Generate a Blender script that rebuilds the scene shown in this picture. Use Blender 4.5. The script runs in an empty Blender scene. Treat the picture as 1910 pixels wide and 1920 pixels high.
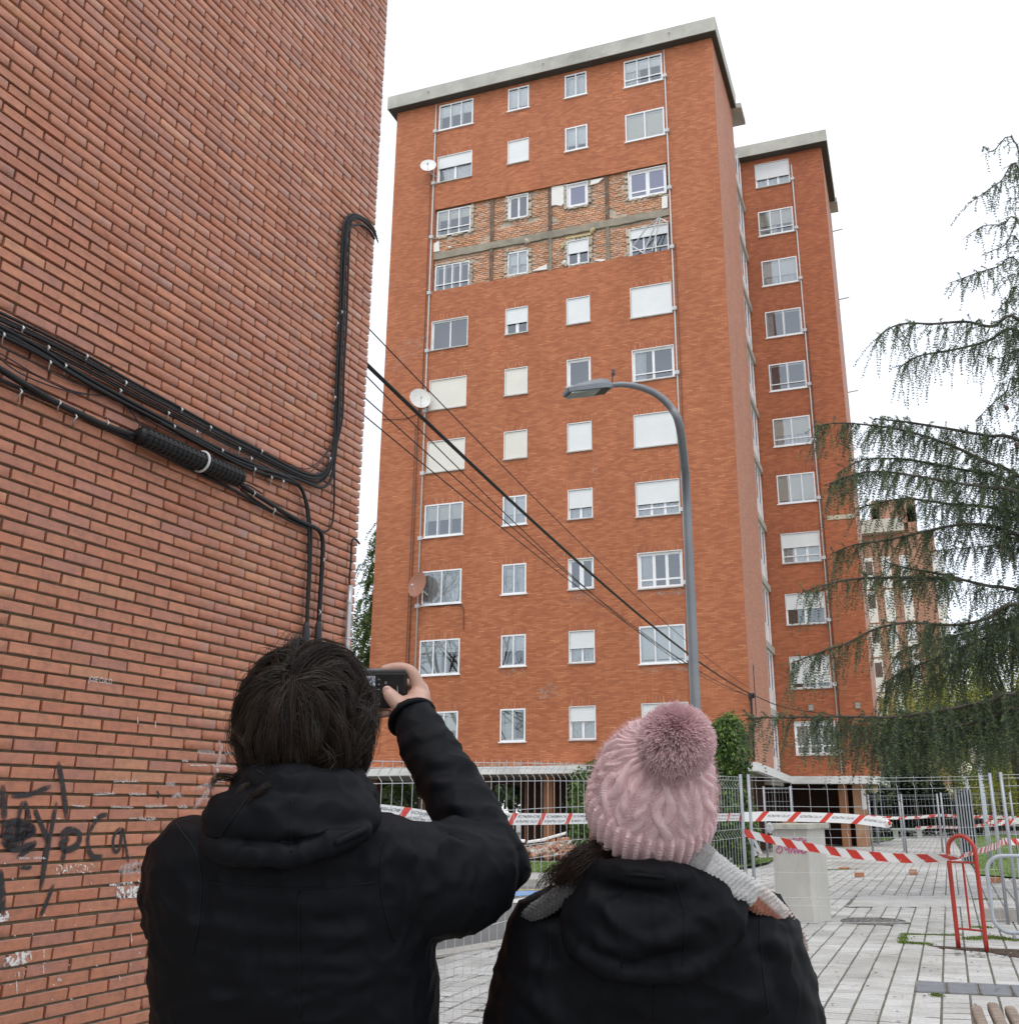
import bpy, bmesh, math, random
import numpy as np
from mathutils import Vector, Matrix, noise as mnoise
random.seed(7)
RNG = np.random.default_rng(11)
rad = math.radians
SC = bpy.context.scene
COL = SC.collection

# ------------------------------------------------------------------ camera
RT = np.array([0.948478, 0.316690, -0.006776]); RT /= np.linalg.norm(RT)
CAM_YAW, CAM_PITCH, CAM_ROLL = -0.321873, 0.297491, -0.007086
def cam_axes():
    cy, sy = math.cos(CAM_YAW), math.sin(CAM_YAW); cp, sp = math.cos(CAM_PITCH), math.sin(CAM_PITCH)
    f = np.array([sy*cp, cy*cp, sp]); r = np.array([cy, -sy, 0.0]); u = np.cross(r, f)
    c, s = math.cos(CAM_ROLL), math.sin(CAM_ROLL)
    return c*r+s*u, -s*r+c*u, f
RT, UP, FW = cam_axes()
CAM_H, FPX, CX, CY = 1.36, 1892.6, 1066.15, 941.26
cam_data = bpy.data.cameras.new('camera'); cam = bpy.data.objects.new('camera', cam_data); COL.objects.link(cam)
M = Matrix((RT.tolist(), UP.tolist(), (-FW).tolist())).transposed().to_4x4()
M.translation = (0, 0, CAM_H); cam.matrix_world = M
cam_data.sensor_fit = 'HORIZONTAL'; cam_data.sensor_width = 36.0
cam_data.lens = FPX/1910*36; cam_data.shift_x = -(CX-955)/1910; cam_data.shift_y = (CY-960)/1910
cam_data.clip_start = 0.05; cam_data.clip_end = 900
SC.camera = cam

# ------------------------------------------------------------------ sky, sun, exposure (bright overcast)
world = bpy.data.worlds.new('World'); SC.world = world; world.use_nodes = True
nt = world.node_tree; nt.nodes.clear()
out = nt.nodes.new('ShaderNodeOutputWorld')
sky = nt.nodes.new('ShaderNodeTexSky'); sky.sky_type = 'NISHITA'; sky.sun_disc = False
SUN_EL, SUN_AZ = rad(62), rad(170)
sky.sun_elevation = SUN_EL; sky.sun_rotation = SUN_AZ
bg1 = nt.nodes.new('ShaderNodeBackground'); bg1.inputs['Strength'].default_value = 0.05
nt.links.new(sky.outputs[0], bg1.inputs['Color'])
tc = nt.nodes.new('ShaderNodeTexCoord'); nz = nt.nodes.new('ShaderNodeTexNoise'); nz.inputs['Scale'].default_value = 2.2; nz.inputs['Detail'].default_value = 4
nt.links.new(tc.outputs['Generated'], nz.inputs['Vector'])
cr = nt.nodes.new('ShaderNodeValToRGB'); cr.color_ramp.elements[0].position = .3; cr.color_ramp.elements[0].color = (.86, .90, .97, 1)
cr.color_ramp.elements[1].position = .65; cr.color_ramp.elements[1].color = (1, 1, 1, 1)
nt.links.new(nz.outputs['Fac'], cr.inputs['Fac'])
bg2 = nt.nodes.new('ShaderNodeBackground'); bg2.inputs['Strength'].default_value = 1.12   # the even cloud cover
nt.links.new(cr.outputs['Color'], bg2.inputs['Color'])
ad = nt.nodes.new('ShaderNodeAddShader'); nt.links.new(bg1.outputs[0], ad.inputs[0]); nt.links.new(bg2.outputs[0], ad.inputs[1])
nt.links.new(ad.outputs[0], out.inputs['Surface'])
sl = bpy.data.lights.new('sun', 'SUN'); sl.energy = 1.1; sl.angle = rad(30); sl.color = (1, .965, .91)
sun = bpy.data.objects.new('sun', sl); COL.objects.link(sun)
sd = Vector((math.sin(SUN_AZ)*math.cos(SUN_EL), math.cos(SUN_AZ)*math.cos(SUN_EL), math.sin(SUN_EL)))
sun.rotation_euler = sd.to_track_quat('Z', 'Y').to_euler(); sun.location = (0, -20, 40)
SC.view_settings.view_transform = 'Standard'; SC.view_settings.look = 'None'
SC.view_settings.gamma = 1.0; SC.view_settings.exposure = 0.0
try: SC.view_settings.use_curve_mapping = False
except Exception: pass

# ------------------------------------------------------------------ measuring helpers (photo pixel -> world point at a real distance)
O3 = np.array([0, 0, CAM_H])
def ray(x, y): return (x-CX)/FPX*RT-(y-CY)/FPX*UP+FW
def at_depth(x, y, d): return O3+ray(x, y)*d
def at_y(x, y, Y): r = ray(x, y); return O3+r*(Y/r[1])
def at_z(x, y, z=0.0): r = ray(x, y); return O3+r*((z-CAM_H)/r[2])
def to_px(P):
    d = np.asarray(P, float)-O3; k = d@FW
    return CX+FPX*(d@RT)/k, CY-FPX*(d@UP)/k, k

# ------------------------------------------------------------------ mesh helpers
class MB:
    """collects faces, then links them as ONE mesh object"""
    def __init__(s): s.v = []; s.f = []; s.mi = []; s.uv = None; s.col = None; s.cur = 0
    def add(s, vs, fs, mi=None):
        n = len(s.v); s.v.extend([tuple(map(float, p)) for p in vs]); m = s.cur if mi is None else mi
        for f in fs: s.f.append([i+n for i in f]); s.mi.append(m)
    def box(s, x0, x1, y0, y1, z0, z1, mi=None):
        s.add([(x0,y0,z0),(x1,y0,z0),(x1,y1,z0),(x0,y1,z0),(x0,y0,z1),(x1,y0,z1),(x1,y1,z1),(x0,y1,z1)],
              [(0,3,2,1),(4,5,6,7),(0,1,5,4),(1,2,6,5),(2,3,7,6),(3,0,4,7)], mi)
    def obox(s, c, ax, ay, az, mi=None):
        c, ax, ay, az = (np.asarray(t, float) for t in (c, ax, ay, az))
        vs = [c+sx*ax+sy*ay+sz*az for sz in (-1,1) for (sx,sy) in ((-1,-1),(1,-1),(1,1),(-1,1))]
        s.add(vs, [(0,3,2,1),(4,5,6,7),(0,1,5,4),(1,2,6,5),(2,3,7,6),(3,0,4,7)], mi)
    def quad(s, a, b, c, d, mi=None): s.add([a,b,c,d], [(0,1,2,3)], mi)
    def tube(s, pts, r, n=6, caps=True, mi=None, flat=1.0):
        P = np.asarray(pts, float); m = len(P); R = np.broadcast_to(np.asarray(r, float), (m,))
        T = np.gradient(P, axis=0); T /= np.linalg.norm(T, axis=1, keepdims=True)+1e-12
        ref = np.array([0,0,1.0]) if abs(T[0][2]) < .9 else np.array([0,1.0,0])
        a = np.cross(T[0], ref); a /= np.linalg.norm(a); vs = []
        for i in range(m):
            a = a-T[i]*(a@T[i]); a /= np.linalg.norm(a)+1e-12; b = np.cross(T[i], a)
            for k in range(n):
                t = 2*math.pi*k/n; vs.append(P[i]+R[i]*(math.cos(t)*a+flat*math.sin(t)*b))
        fs = [(i*n+k, i*n+(k+1)%n, (i+1)*n+(k+1)%n, (i+1)*n+k) for i in range(m-1) for k in range(n)]
        if caps: fs += [tuple(range(n))[::-1], tuple((m-1)*n+k for k in range(n))]
        s.add(vs, fs, mi)
    def ball(s, c, rx, ry=None, rz=None, nu=14, nv=9, mi=None, rot=None):
        ry = rx if ry is None else ry; rz = rx if rz is None else rz; c = np.asarray(c, float); vs = []
        for j in range(nv+1):
            ph = math.pi*j/nv
            for i in range(nu):
                th = 2*math.pi*i/nu
                p = np.array([rx*math.sin(ph)*math.cos(th), ry*math.sin(ph)*math.sin(th), rz*math.cos(ph)])
                if rot is not None: p = rot@p
                vs.append(c+p)
        fs = [(j*nu+i, (j+1)*nu+i, (j+1)*nu+(i+1)%nu, j*nu+(i+1)%nu) for j in range(nv) for i in range(nu)]
        s.add(vs, fs, mi)
    def build(s, name, mats=None, parent=None, smooth=False):
        me = bpy.data.meshes.new(name); me.from_pydata(s.v, [], s.f); 
        for m in (mats if isinstance(mats, (list, tuple)) else [mats]):
            if m is not None: me.materials.append(m)
        if any(s.mi): me.polygons.foreach_set('material_index', s.mi)
        if smooth: me.polygons.foreach_set('use_smooth', [True]*len(me.polygons))
        me.update(); return link(name, me, parent)
def link(name, me, parent=None):
    o = bpy.data.objects.new(name, me); COL.objects.link(o)
    if parent is not None: child(o, parent)
    return o
def world_loc(p):
    v = Vector(p.location)
    return v+world_loc(p.parent) if False else v
def child(o, parent):
    o.parent = parent
    inv = ROOTINV.get(parent.name)
    if inv is not None: o.matrix_parent_inverse = inv
ROOTINV = {}
def fast_mesh(name, V, F, mats=None, parent=None, smooth=False, cols=None, nper=None):
    """numpy mesh: V (n,3), F (m,k) with k constant; cols = per-vertex colours"""
    V = np.asarray(V, np.float32); F = np.asarray(F, np.int32); me = bpy.data.meshes.new(name); k = F.shape[1]
    me.vertices.add(len(V)); me.vertices.foreach_set('co', V.ravel())
    me.loops.add(F.size); me.loops.foreach_set('vertex_index', F.ravel())
    me.polygons.add(len(F)); me.polygons.foreach_set('loop_start', np.arange(0, F.size, k, dtype=np.int32))
    try: me.polygons.foreach_set('loop_total', np.full(len(F), k, np.int32))
    except Exception: pass
    for m in (mats if isinstance(mats, (list, tuple)) else [mats]):
        if m is not None: me.materials.append(m)
    if smooth: me.polygons.foreach_set('use_smooth', np.ones(len(F), bool))
    if cols is not None:
        c = np.ones((len(V), 4), np.float32); c[:, :cols.shape[1]] = cols
        at = me.attributes.new('tint', 'FLOAT_COLOR', 'POINT'); at.data.foreach_set('color', c.ravel())
    me.update(calc_edges=True); me.validate(); return link(name, me, parent)
def tag(o, label=None, cat=None, group=None, kind=None):
    if label: o['label'] = label
    if cat: o['category'] = cat
    if group: o['group'] = group
    if kind: o['kind'] = kind
    return o
def thing(name, label, cat, loc=(0,0,0), group=None):
    o = bpy.data.objects.new(name, None); COL.objects.link(o); o.location = [float(t) for t in loc]
    o.empty_display_size = .2; ROOTINV[o.name] = Matrix.Translation(-Vector([float(t) for t in loc]))
    return tag(o, label, cat, group)
def catmull(P, n=8):
    P = np.asarray(P, float); Q = np.vstack([2*P[0]-P[1], P, 2*P[-1]-P[-2]]); o = []
    for i in range(1, len(Q)-2):
        for t in np.linspace(0, 1, n, endpoint=False):
            a, b, c, d = Q[i-1], Q[i], Q[i+1], Q[i+2]
            o.append(.5*((2*b)+(c-a)*t+(2*a-5*b+4*c-d)*t*t+(-a+3*b-3*c+d)*t**3))
    o.append(Q[-2]); return np.array(o)

# ------------------------------------------------------------------ materials
MATS = {}
class NT:
    def __init__(s, name):
        s.m = bpy.data.materials.new(name); s.m.use_nodes = True; s.t = s.m.node_tree; s.t.nodes.clear()
        s.o = s.n('ShaderNodeOutputMaterial'); s.b = s.n('ShaderNodeBsdfPrincipled'); s.l(s.b.outputs[0], s.o.inputs[0])
    def n(s, ty, **kw):
        x = s.t.nodes.new(ty)
        for k, v in kw.items():
            if k in x.inputs: x.inputs[k].default_value = v
            else: setattr(x, k, v)
        return x
    def l(s, a, b): s.t.links.new(a, b)
    def noise(s, scale, detail=4, rough=.55, coord='Object', stretch=None):
        tcn = s.n('ShaderNodeTexCoord'); z = s.n('ShaderNodeTexNoise'); z.inputs['Scale'].default_value = scale
        z.inputs['Detail'].default_value = detail; z.inputs['Roughness'].default_value = rough
        if stretch:
            mp = s.n('ShaderNodeMapping'); mp.inputs['Scale'].default_value = stretch; s.l(tcn.outputs[coord], mp.inputs[0]); s.l(mp.outputs[0], z.inputs['Vector'])
        else: s.l(tcn.outputs[coord], z.inputs['Vector'])
        return z.outputs['Fac']
    def ramp(s, fac, stops):
        r = s.n('ShaderNodeValToRGB'); e = r.color_ramp.elements
        while len(e) < len(stops): e.new(.5)
        for i, (p, c) in enumerate(stops): e[i].position = p; e[i].color = (*c, 1) if len(c) == 3 else c
        s.l(fac, r.inputs[0]); return r.outputs[0]
    def mix(s, fac, a, b, mode='MIX'):
        x = s.n('ShaderNodeMix'); x.data_type = 'RGBA'; x.blend_type = mode
        for val, k in ((fac, 0), (a, 6), (b, 7)):
            if isinstance(val, (int, float)): x.inputs[k].default_value = val
            elif isinstance(val, tuple): x.inputs[k].default_value = (*val, 1) if len(val) == 3 else val
            else: s.l(val, x.inputs[k])
        return x.outputs[2]
    def bump(s, h, strength=.3, dist=.01):
        b = s.n('ShaderNodeBump'); b.inputs['Strength'].default_value = strength; b.inputs['Distance'].default_value = dist
        s.l(h, b.inputs['Height']); s.l(b.outputs[0], s.b.inputs['Normal']); return b
    def base(s, c):
        if isinstance(c, tuple): s.b.inputs['Base Color'].default_value = (*c, 1)
        else: s.l(c, s.b.inputs['Base Color'])
    def set(s, **kw):
        for k, v in kw.items(): s.b.inputs[k.replace('_', ' ')].default_value = v
def mat(name, color, rough=.6, var=.12, scale=8., metal=0., spec=.5, bump=0., bscale=None, dirt=None):
    """plain procedural material: colour broken up by noise, optional dirt and fine relief"""
    if name in MATS: return MATS[name]
    t = NT(name); c = np.array(color)
    n1 = t.noise(scale, 5)
    col = t.ramp(n1, [(.25, tuple(np.clip(c*(1-var), 0, 1))), (.75, tuple(np.clip(c*(1+var), 0, 1)))])
    if dirt:
        n2 = t.noise(scale*.37, 6, .7); f = t.ramp(n2, [(.5, (0,0,0)), (.72, (1,1,1))]); col = t.mix(f, col, tuple(dirt))
    t.base(col); t.set(Roughness=rough, Metallic=metal); t.b.inputs['Specular IOR Level'].default_value = spec
    if bump: t.bump(t.noise(bscale or scale*6, 4), bump, .01)
    MATS[name] = t.m; return t.m
# ------------------------------------------------------------------ building materials
def brick_tex(name, w, h, mortar, c1, c2, cm, rough=.75, vertical=False, bump=.35, big=.12, sc=1.0):
    t = NT(name); tcn = t.n('ShaderNodeTexCoord'); g = t.n('ShaderNodeNewGeometry')
    so = t.n('ShaderNodeSeparateXYZ'); t.l(tcn.outputs['Object'], so.inputs[0])
    sn = t.n('ShaderNodeSeparateXYZ'); t.l(g.outputs['True Normal'], sn.inputs[0])
    ab = t.n('ShaderNodeMath', operation='ABSOLUTE'); t.l(sn.outputs[0], ab.inputs[0])
    gt = t.n('ShaderNodeMath', operation='GREATER_THAN'); t.l(ab.outputs[0], gt.inputs[0]); gt.inputs[1].default_value = .6
    mx = t.n('ShaderNodeMix'); mx.data_type = 'FLOAT'; t.l(gt.outputs[0], mx.inputs[0]); t.l(so.outputs[0], mx.inputs[2]); t.l(so.outputs[1], mx.inputs[3])
    cb = t.n('ShaderNodeCombineXYZ')
    if vertical: t.l(so.outputs[2], cb.inputs[0]); t.l(mx.outputs[0], cb.inputs[1])
    else: t.l(mx.outputs[0], cb.inputs[0]); t.l(so.outputs[2], cb.inputs[1])
    b = t.n('ShaderNodeTexBrick'); t.l(cb.outputs[0], b.inputs['Vector']); b.inputs['Scale'].default_value = sc
    b.inputs['Brick Width'].default_value = w; b.inputs['Row Height'].default_value = h; b.inputs['Mortar Size'].default_value = mortar
    b.inputs['Mortar Smooth'].default_value = .2; b.inputs['Bias'].default_value = -.1
    b.inputs['Color1'].default_value = (0, 0, 0, 1); b.inputs['Color2'].default_value = (1, 1, 1, 1); b.inputs['Mortar'].default_value = (.5, .5, .5, 1)
    mid = tuple(.5*(np.array(c1)+np.array(c2))); lite = tuple(np.clip(np.array(c1)*np.array((1.16, 1.38, 1.5)), 0, 1))
    bc = t.ramp(b.outputs['Color'], [(.0, tuple(np.array(c2)*.95)), (.25, tuple(.6*np.array(c2)+.4*np.array(mid))), (.55, mid), (.85, tuple(.8*np.array(c1)+.2*np.array(mid))), (.96, lite)]); bcol = t.mix(b.outputs['Fac'], bc, cm)
    n2 = t.noise(.75, 6, .65, stretch=(1, 1, .22)); n3 = t.noise(2.7, 3, .6, stretch=(1, 1, 9))
    v = t.ramp(n2, [(.3, (1-big, 1-big, 1-big)), (.7, (1+big*.5,)*3)]); col = t.mix(1.0, bcol, v, 'MULTIPLY')
    v = t.ramp(n3, [(.3, (.93, .92, .93)), (.7, (1.06, 1.03, .99))]); col = t.mix(.35, col, v, 'MULTIPLY')
    t.base(col); t.set(Roughness=rough); t.b.inputs['Specular IOR Level'].default_value = .35; t.b.inputs['Sheen Weight'].default_value = .2; t.b.inputs['Sheen Roughness'].default_value = .35
    iv = t.n('ShaderNodeMath', operation='SUBTRACT'); iv.inputs[0].default_value = 1.0; t.l(b.outputs['Fac'], iv.inputs[1])
    t.bump(iv.outputs[0], bump, .012); MATS[name] = t.m; return t.m
M_TB = brick_tex('tower_brick', .25, .06, .0075, (.57, .205, .090), (.43, .130, .056), (.30, .135, .075))
M_RB = brick_tex('rear_tower_brick', .25, .06, .0075, (.52, .165, .070), (.38, .105, .046), (.27, .125, .07))
M_LB = brick_tex('soldier_brick', .24, .062, .009, (.60, .215, .09), (.44, .125, .055), (.26, .13, .08), vertical=True)
M_RLB = brick_tex('rear_soldier_brick', .24, .062, .009, (.50, .15, .06), (.38, .095, .042), (.25, .12, .07), vertical=True)
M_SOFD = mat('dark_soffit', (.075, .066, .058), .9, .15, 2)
M_IB = mat('inner_brick', (.60, .26, .13), .85, .25, 3.0, dirt=(.40, .31, .22))
M_CONC = mat('concrete', (.47, .46, .41), .85, .14, 1.6, bump=.25, dirt=(.33, .33, .29))
M_CONCD = mat('weathered_concrete', (.30, .27, .21), .9, .25, 2.5, bump=.4, dirt=(.18, .16, .13))
M_SOFF = mat('soffit', (.22, .21, .19), .9, .1, 1.2)
M_ALU = mat('white_aluminium', (.86, .87, .88), .4, .04, 3.0, dirt=(.72, .73, .72))
M_BLIND = mat('white_blind', (.90, .90, .87), .7, .03, 5); M_BLINDC = mat('cream_blind', (.82, .78, .66), .7, .04, 5)
def shutter_mat(name, c):
    t = NT(name); tcn = t.n('ShaderNodeTexCoord'); w = t.n('ShaderNodeTexWave'); w.bands_direction = 'Z'; w.wave_profile = 'SAW'
    w.inputs['Scale'].default_value = 3.2; t.l(tcn.outputs['Object'], w.inputs['Vector'])
    n = t.noise(1.3, 5); col = t.ramp(n, [(.3, tuple(np.array(c)*.93)), (.7, tuple(c))]); t.base(col)
    t.set(Roughness=.5); t.bump(w.outputs['Fac'], .5, .008); MATS[name] = t.m; return t.m
M_SHW = shutter_mat('white_shutter', (.80, .82, .82)); M_SHC = shutter_mat('cream_shutter', (.78, .76, .68))
M_SILL = mat('grey_sill', (.52, .52, .50), .7, .12, 4, dirt=(.35, .34, .32))
M_CURT = mat('curtain_cloth', (.82, .83, .82), .9, .1, 9)
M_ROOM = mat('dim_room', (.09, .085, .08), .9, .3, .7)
M_STEEL = mat('rusty_column', (.16, .105, .075), .8, .35, 5, dirt=(.3, .24, .18))
M_FOAM = mat('white_insulation', (.80, .79, .75), .9, .06, 5)
M_FOAMY = mat('yellow_foam', (.55, .45, .24), .95, .25, 7)
M_PLAST = mat('grey_plaster', (.50, .43, .34), .95, .22, 4, bump=.4, dirt=(.28, .25, .2))
M_PIPE = mat('grey_gas_pipe', (.55, .56, .56), .45, .1, 3)
M_BROWNPIPE = mat('brown_pipe', (.10, .045, .03), .6, .2, 3)
M_BLACKC = mat('black_cable', (.014, .014, .016), .45, .3, 12, spec=.5)
M_WOOD = mat('brown_wood_frame', (.30, .15, .08), .6, .2, 9)
def glass_mat(name, tint=(.9, .95, 1.0), refl=.13):
    t = NT(name); t.t.nodes.remove(t.b); tr = t.n('ShaderNodeBsdfTransparent'); tr.inputs[0].default_value = (.90, .93, .93, 1)
    gl = t.n('ShaderNodeBsdfGlossy'); gl.inputs['Roughness'].default_value = .015; gl.inputs['Color'].default_value = (*tint, 1)
    fr = t.n('ShaderNodeFresnel'); fr.inputs['IOR'].default_value = 1.5
    mp = t.n('ShaderNodeMath', operation='MULTIPLY_ADD'); t.l(fr.outputs[0], mp.inputs[0]); mp.inputs[1].default_value = 1.7; mp.inputs[2].default_value = refl
    nb = t.noise(1.1, 2); b = t.n('ShaderNodeBump'); b.inputs['Strength'].default_value = .03; b.inputs['Distance'].default_value = .05
    t.l(nb, b.inputs['Height']); t.l(b.outputs[0], gl.inputs['Normal'])
    m = t.n('ShaderNodeMixShader'); t.l(mp.outputs[0], m.inputs[0]); t.l(tr.outputs[0], m.inputs[1]); t.l(gl.outputs[0], m.inputs[2]); t.l(m.outputs[0], t.o.inputs[0])
    MATS[name] = t.m; return t.m
M_GLASS = glass_mat('window_glass'); M_GLASSL = glass_mat('lilac_reflection_glass', (.80, .82, 1.0), .22)  # the lilac of the reflected sky is put into the second glass's tint

# ------------------------------------------------------------------ window and wall builders
def wall_holes(mb, x0, x1, z0, z1, Y, holes, depth=.12, mi=0):
    xs = sorted({x0, x1, *[h[0] for h in holes], *[h[1] for h in holes]}); zs = sorted({z0, z1, *[h[2] for h in holes], *[h[3] for h in holes]})
    for a, b in zip(xs, xs[1:]):
        for c, d in zip(zs, zs[1:]):
            mx, mz = (a+b)/2, (c+d)/2
            if any(h[0] < mx < h[1] and h[2] < mz < h[3] for h in holes): continue
            mb.quad((a, Y, c), (b, Y, c), (b, Y, d), (a, Y, d), mi)
    for h in holes:
        a, b, c, d = h[:4]; e = Y+(h[4] if len(h) > 4 else depth)
        mb.quad((a, Y, c), (a, Y, d), (a, e, d), (a, e, c), mi); mb.quad((b, Y, d), (b, Y, c), (b, e, c), (b, e, d), mi)
        mb.quad((a, Y, d), (b, Y, d), (b, e, d), (a, e, d), mi); mb.quad((a, Y, c), (a, e, c), (b, e, c), (b, Y, c), mi)
def window(par, x0, x1, z0, z1, Y, kind='flush', panes=2, shut=0., cream=False, rail=False, curtain=0., fw=.05, glass=None, low=0., mull=None, fmat=None, sill=True):
    """one window: frame (part) with panes, shutter, curtain and sill (sub-parts)"""
    y = Y-.025 if kind == 'flush' else Y+.085
    g = glass or M_GLASS; mb = MB(); d = .05
    if kind != 'flush':                                    # the thin outer reveal lining of the opening
        e = .022; mb.box(x0, x0+e, Y-.006, y, z0, z1); mb.box(x1-e, x1, Y-.006, y, z0, z1); mb.box(x0+e, x1-e, Y-.006, y, z1-e, z1)
        x0 += e; x1 -= e; z1 -= e
    mb.box(x0, x0+fw, y, y+d, z0, z1); mb.box(x1-fw, x1, y, y+d, z0, z1)
    mb.box(x0+fw, x1-fw, y, y+d, z1-fw, z1); mb.box(x0+fw, x1-fw, y, y+d, z0, z0+fw)
    bounds = np.linspace(x0+fw, x1-fw, panes+1); mw = mull or (.045 if kind == 'flush' else .09)
    for b in bounds[1:-1]: mb.box(b-mw/2, b+mw/2, y+.004, y+d-.004, z0+fw, z1-fw)
    if rail: mb.box(x0+fw, x1-fw, y-.03, y-.008, z0+.27, z0+.31)
    if low: mb.box(x0+fw, x1-fw, y+.006, y+d-.006, z0+low, z0+low+.06)
    f = mb.build('window', fmat or M_ALU, par)
    if kind == 'flush':                                    # the sliding sashes set behind the outer frame
        mb = MB(); y2 = y+.085
        for a, b in zip(bounds, bounds[1:]):
            s = .045; a2, b2, c2, d2 = a+.012, b-.012, z0+fw+.012, z1-fw-.012
            mb.box(a2, a2+s, y2, y2+.035, c2, d2); mb.box(b2-s, b2, y2, y2+.035, c2, d2)
            mb.box(a2+s, b2-s, y2, y2+.035, d2-s, d2); mb.box(a2+s, b2-s, y2, y2+.035, c2, c2+s)
        mb.build('sash', M_ALU, f)
    for a, b in zip(bounds, bounds[1:]):
        p = MB(); p.quad((a, y+.02, z0+fw), (b, y+.02, z0+fw), (b, y+.02, z1-fw), (a, y+.02, z1-fw)); p.build('pane', g, f)
    if shut > 0:
        ys = y+.128 if kind == 'flush' else y-.045; zb = z1-(z1-z0)*min(shut, .985)
        s = MB(); s.box(x0+.012, x1-.012, ys, ys+.02, zb, z1-.01); s.box(x0+.012, x1-.012, ys-.006, ys+.026, zb-.03, zb)
        s.build('shutter' if kind != 'flush' else 'blind', (M_SHC if cream else M_SHW) if kind != 'flush' else (M_BLINDC if cream else M_BLIND), f)
    if curtain > 0:
        yc = y+(.19 if kind == 'flush' else .11); n = 26; c = MB(); xs = np.linspace(x0+.04, x0+.04+(x1-x0-.08)*min(1, curtain), n)
        for i in range(n-1):
            o = [.03*math.sin(k*2.1) for k in (i, i+1)]
            c.quad((xs[i], yc+o[0], z0+.02), (xs[i+1], yc+o[1], z0+.02), (xs[i+1], yc+o[1], z1-.05), (xs[i], yc+o[0], z1-.05))
        c.build('curtain', M_CURT, f)
    if sill:
        s = MB(); s.box(x0-.05, x1+.05, Y-.06, Y+.0, z0-.045, z0-.004); s.build('sill', M_SILL if kind != 'flush' else M_ALU, f)
    return f
def lintel(par, x0, x1, z, Y, m):
    s = MB(); s.box(x0-.06, x1+.06, Y-.005, Y-.0005, z+.003, z+.245); s.build('lintel', m, par)

# ------------------------------------------------------------------ main tower
YF, YR = 33.366, 41.967
XL, XR, XQ, X2 = -18.988, -4.963, -5.343, -1.45
ZT, PITCH = 30.799, 2.6
COLX = {'A': (-16.923, -15.322), 'B': (-13.707, -12.765), 'C': (-11.165, -10.217), 'D': (-8.613, -7.015), 'E': (-4.566, -2.971)}
HGT = {'A': 1.281, 'B': 1.116, 'C': 1.116, 'D': 1.281, 'E': 1.285}
tower = thing('apartment_tower', 'tall orange brick apartment tower with a band of facing bricks fallen off high up', 'building', (-12, YF+5, 0))
def wbox(c, r):
    t = ZT-(r-1)*PITCH-(.075 if c == 'E' else 0); return COLX[c][0], COLX[c][1], t-HGT[c], t
DMG = (-16.98, -6.98, 21.78, 25.625)
CFG = {
 'A1': dict(panes=3, shut=.42), 'B1': dict(panes=2, shut=.78), 'C1': dict(panes=2, curtain=1), 'D1': dict(panes=3, shut=.35, curtain=.4, rail=True),
 'A2': dict(kind='in', panes=2, shut=.42, curtain=1), 'B2': dict(kind='in', shut=1), 'C2': dict(panes=2, shut=.7), 'D2': dict(panes=2, shut=.86, cream=True),
 'A5': dict(kind='in', panes=2, mull=.05, rail=False, low=0), 'B5': dict(kind='in', panes=2, shut=.56, mull=.13), 'C5': dict(kind='in', shut=1), 'D5': dict(kind='in', shut=1),
 'A6': dict(kind='in', shut=1, cream=True, rail=True), 'B6': dict(kind='in', shut=1, cream=True), 'C6': dict(kind='in', panes=1, fw=.09), 'D6': dict(kind='in', panes=2, fw=.08, rail=True, curtain=.3),
 'A7': dict(kind='in', shut=1, cream=True, rail=True), 'B7': dict(kind='in', shut=1, cream=True), 'C7': dict(kind='in', shut=1), 'D7': dict(kind='in', shut=1),
 'A8': dict(panes=3, shut=.46, cream=True), 'B8': dict(panes=2, shut=.6, curtain=1), 'C8': dict(kind='in', panes=2, shut=.6, curtain=1), 'D8': dict(kind='in', panes=3, shut=.62, rail=True, curtain=1),
 'A9': dict(panes=2, curtain=1), 'B9': dict(panes=2, curtain=1), 'C9': dict(kind='in', panes=2, fw=.08, mull=.16), 'D9': dict(kind='in', panes=3, fw=.09, low=.28, curtain=.3, mull=.11),
 'A10': dict(panes=3, shut=.34, curtain=.5), 'B10': dict(panes=2, shut=.48), 'C10': dict(kind='in', panes=2, shut=.52, curtain=1, mull=.07), 'D10': dict(panes=3, shut=.86, rail=False),
 'A11': dict(panes=3, shut=.5), 'B11': dict(panes=2, curtain=.55), 'C11': dict(kind='in', panes=2, shut=.42, curtain=1), 'D11': dict(kind='in', panes=3, shut=.7),
 'E1': dict(kind='in', panes=3, shut=.62, curtain=1), 'E2': dict(panes=3, shut=.55, cream=True, curtain=.5, rail=True), 'E3': dict(panes=2, shut=.6, curtain=1), 'E4': dict(panes=2, curtain=.2),
 'E5': dict(panes=2, curtain=.0, rail=True), 'E6': dict(panes=2, shut=.58, cream=True, curtain=1, rail=True), 'E7': dict(panes=3, shut=.86, cream=True), 'E8': dict(kind='in', panes=3, shut=.46, curtain=1, rail=True),
 'E9': dict(kind='in', panes=2, shut=.48, mull=.12), 'E10': dict(kind='in', panes=3, shut=.82), 'E11': dict(kind='in', panes=3, shut=.1, curtain=1, low=.3, fw=.07)}
ROWS = [r for r in range(1, 12)]
holes = [wbox(c, r) for c in 'ABCD' for r in ROWS if r not in (3, 4)]+[(*DMG, .14)]
ZB = 2.62
mb = MB()
wall_holes(mb, XL, XR, ZB, 30.988, YF, holes)
mb.quad((XR, YF, ZB), (XR, 38.16, ZB), (XR, 38.16, 30.988), (XR, YF, 30.988)); mb.quad((XR, 38.16, ZB), (XQ, 38.16, ZB), (XQ, 38.16, 30.988), (XR, 38.16, 30.988))
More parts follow.
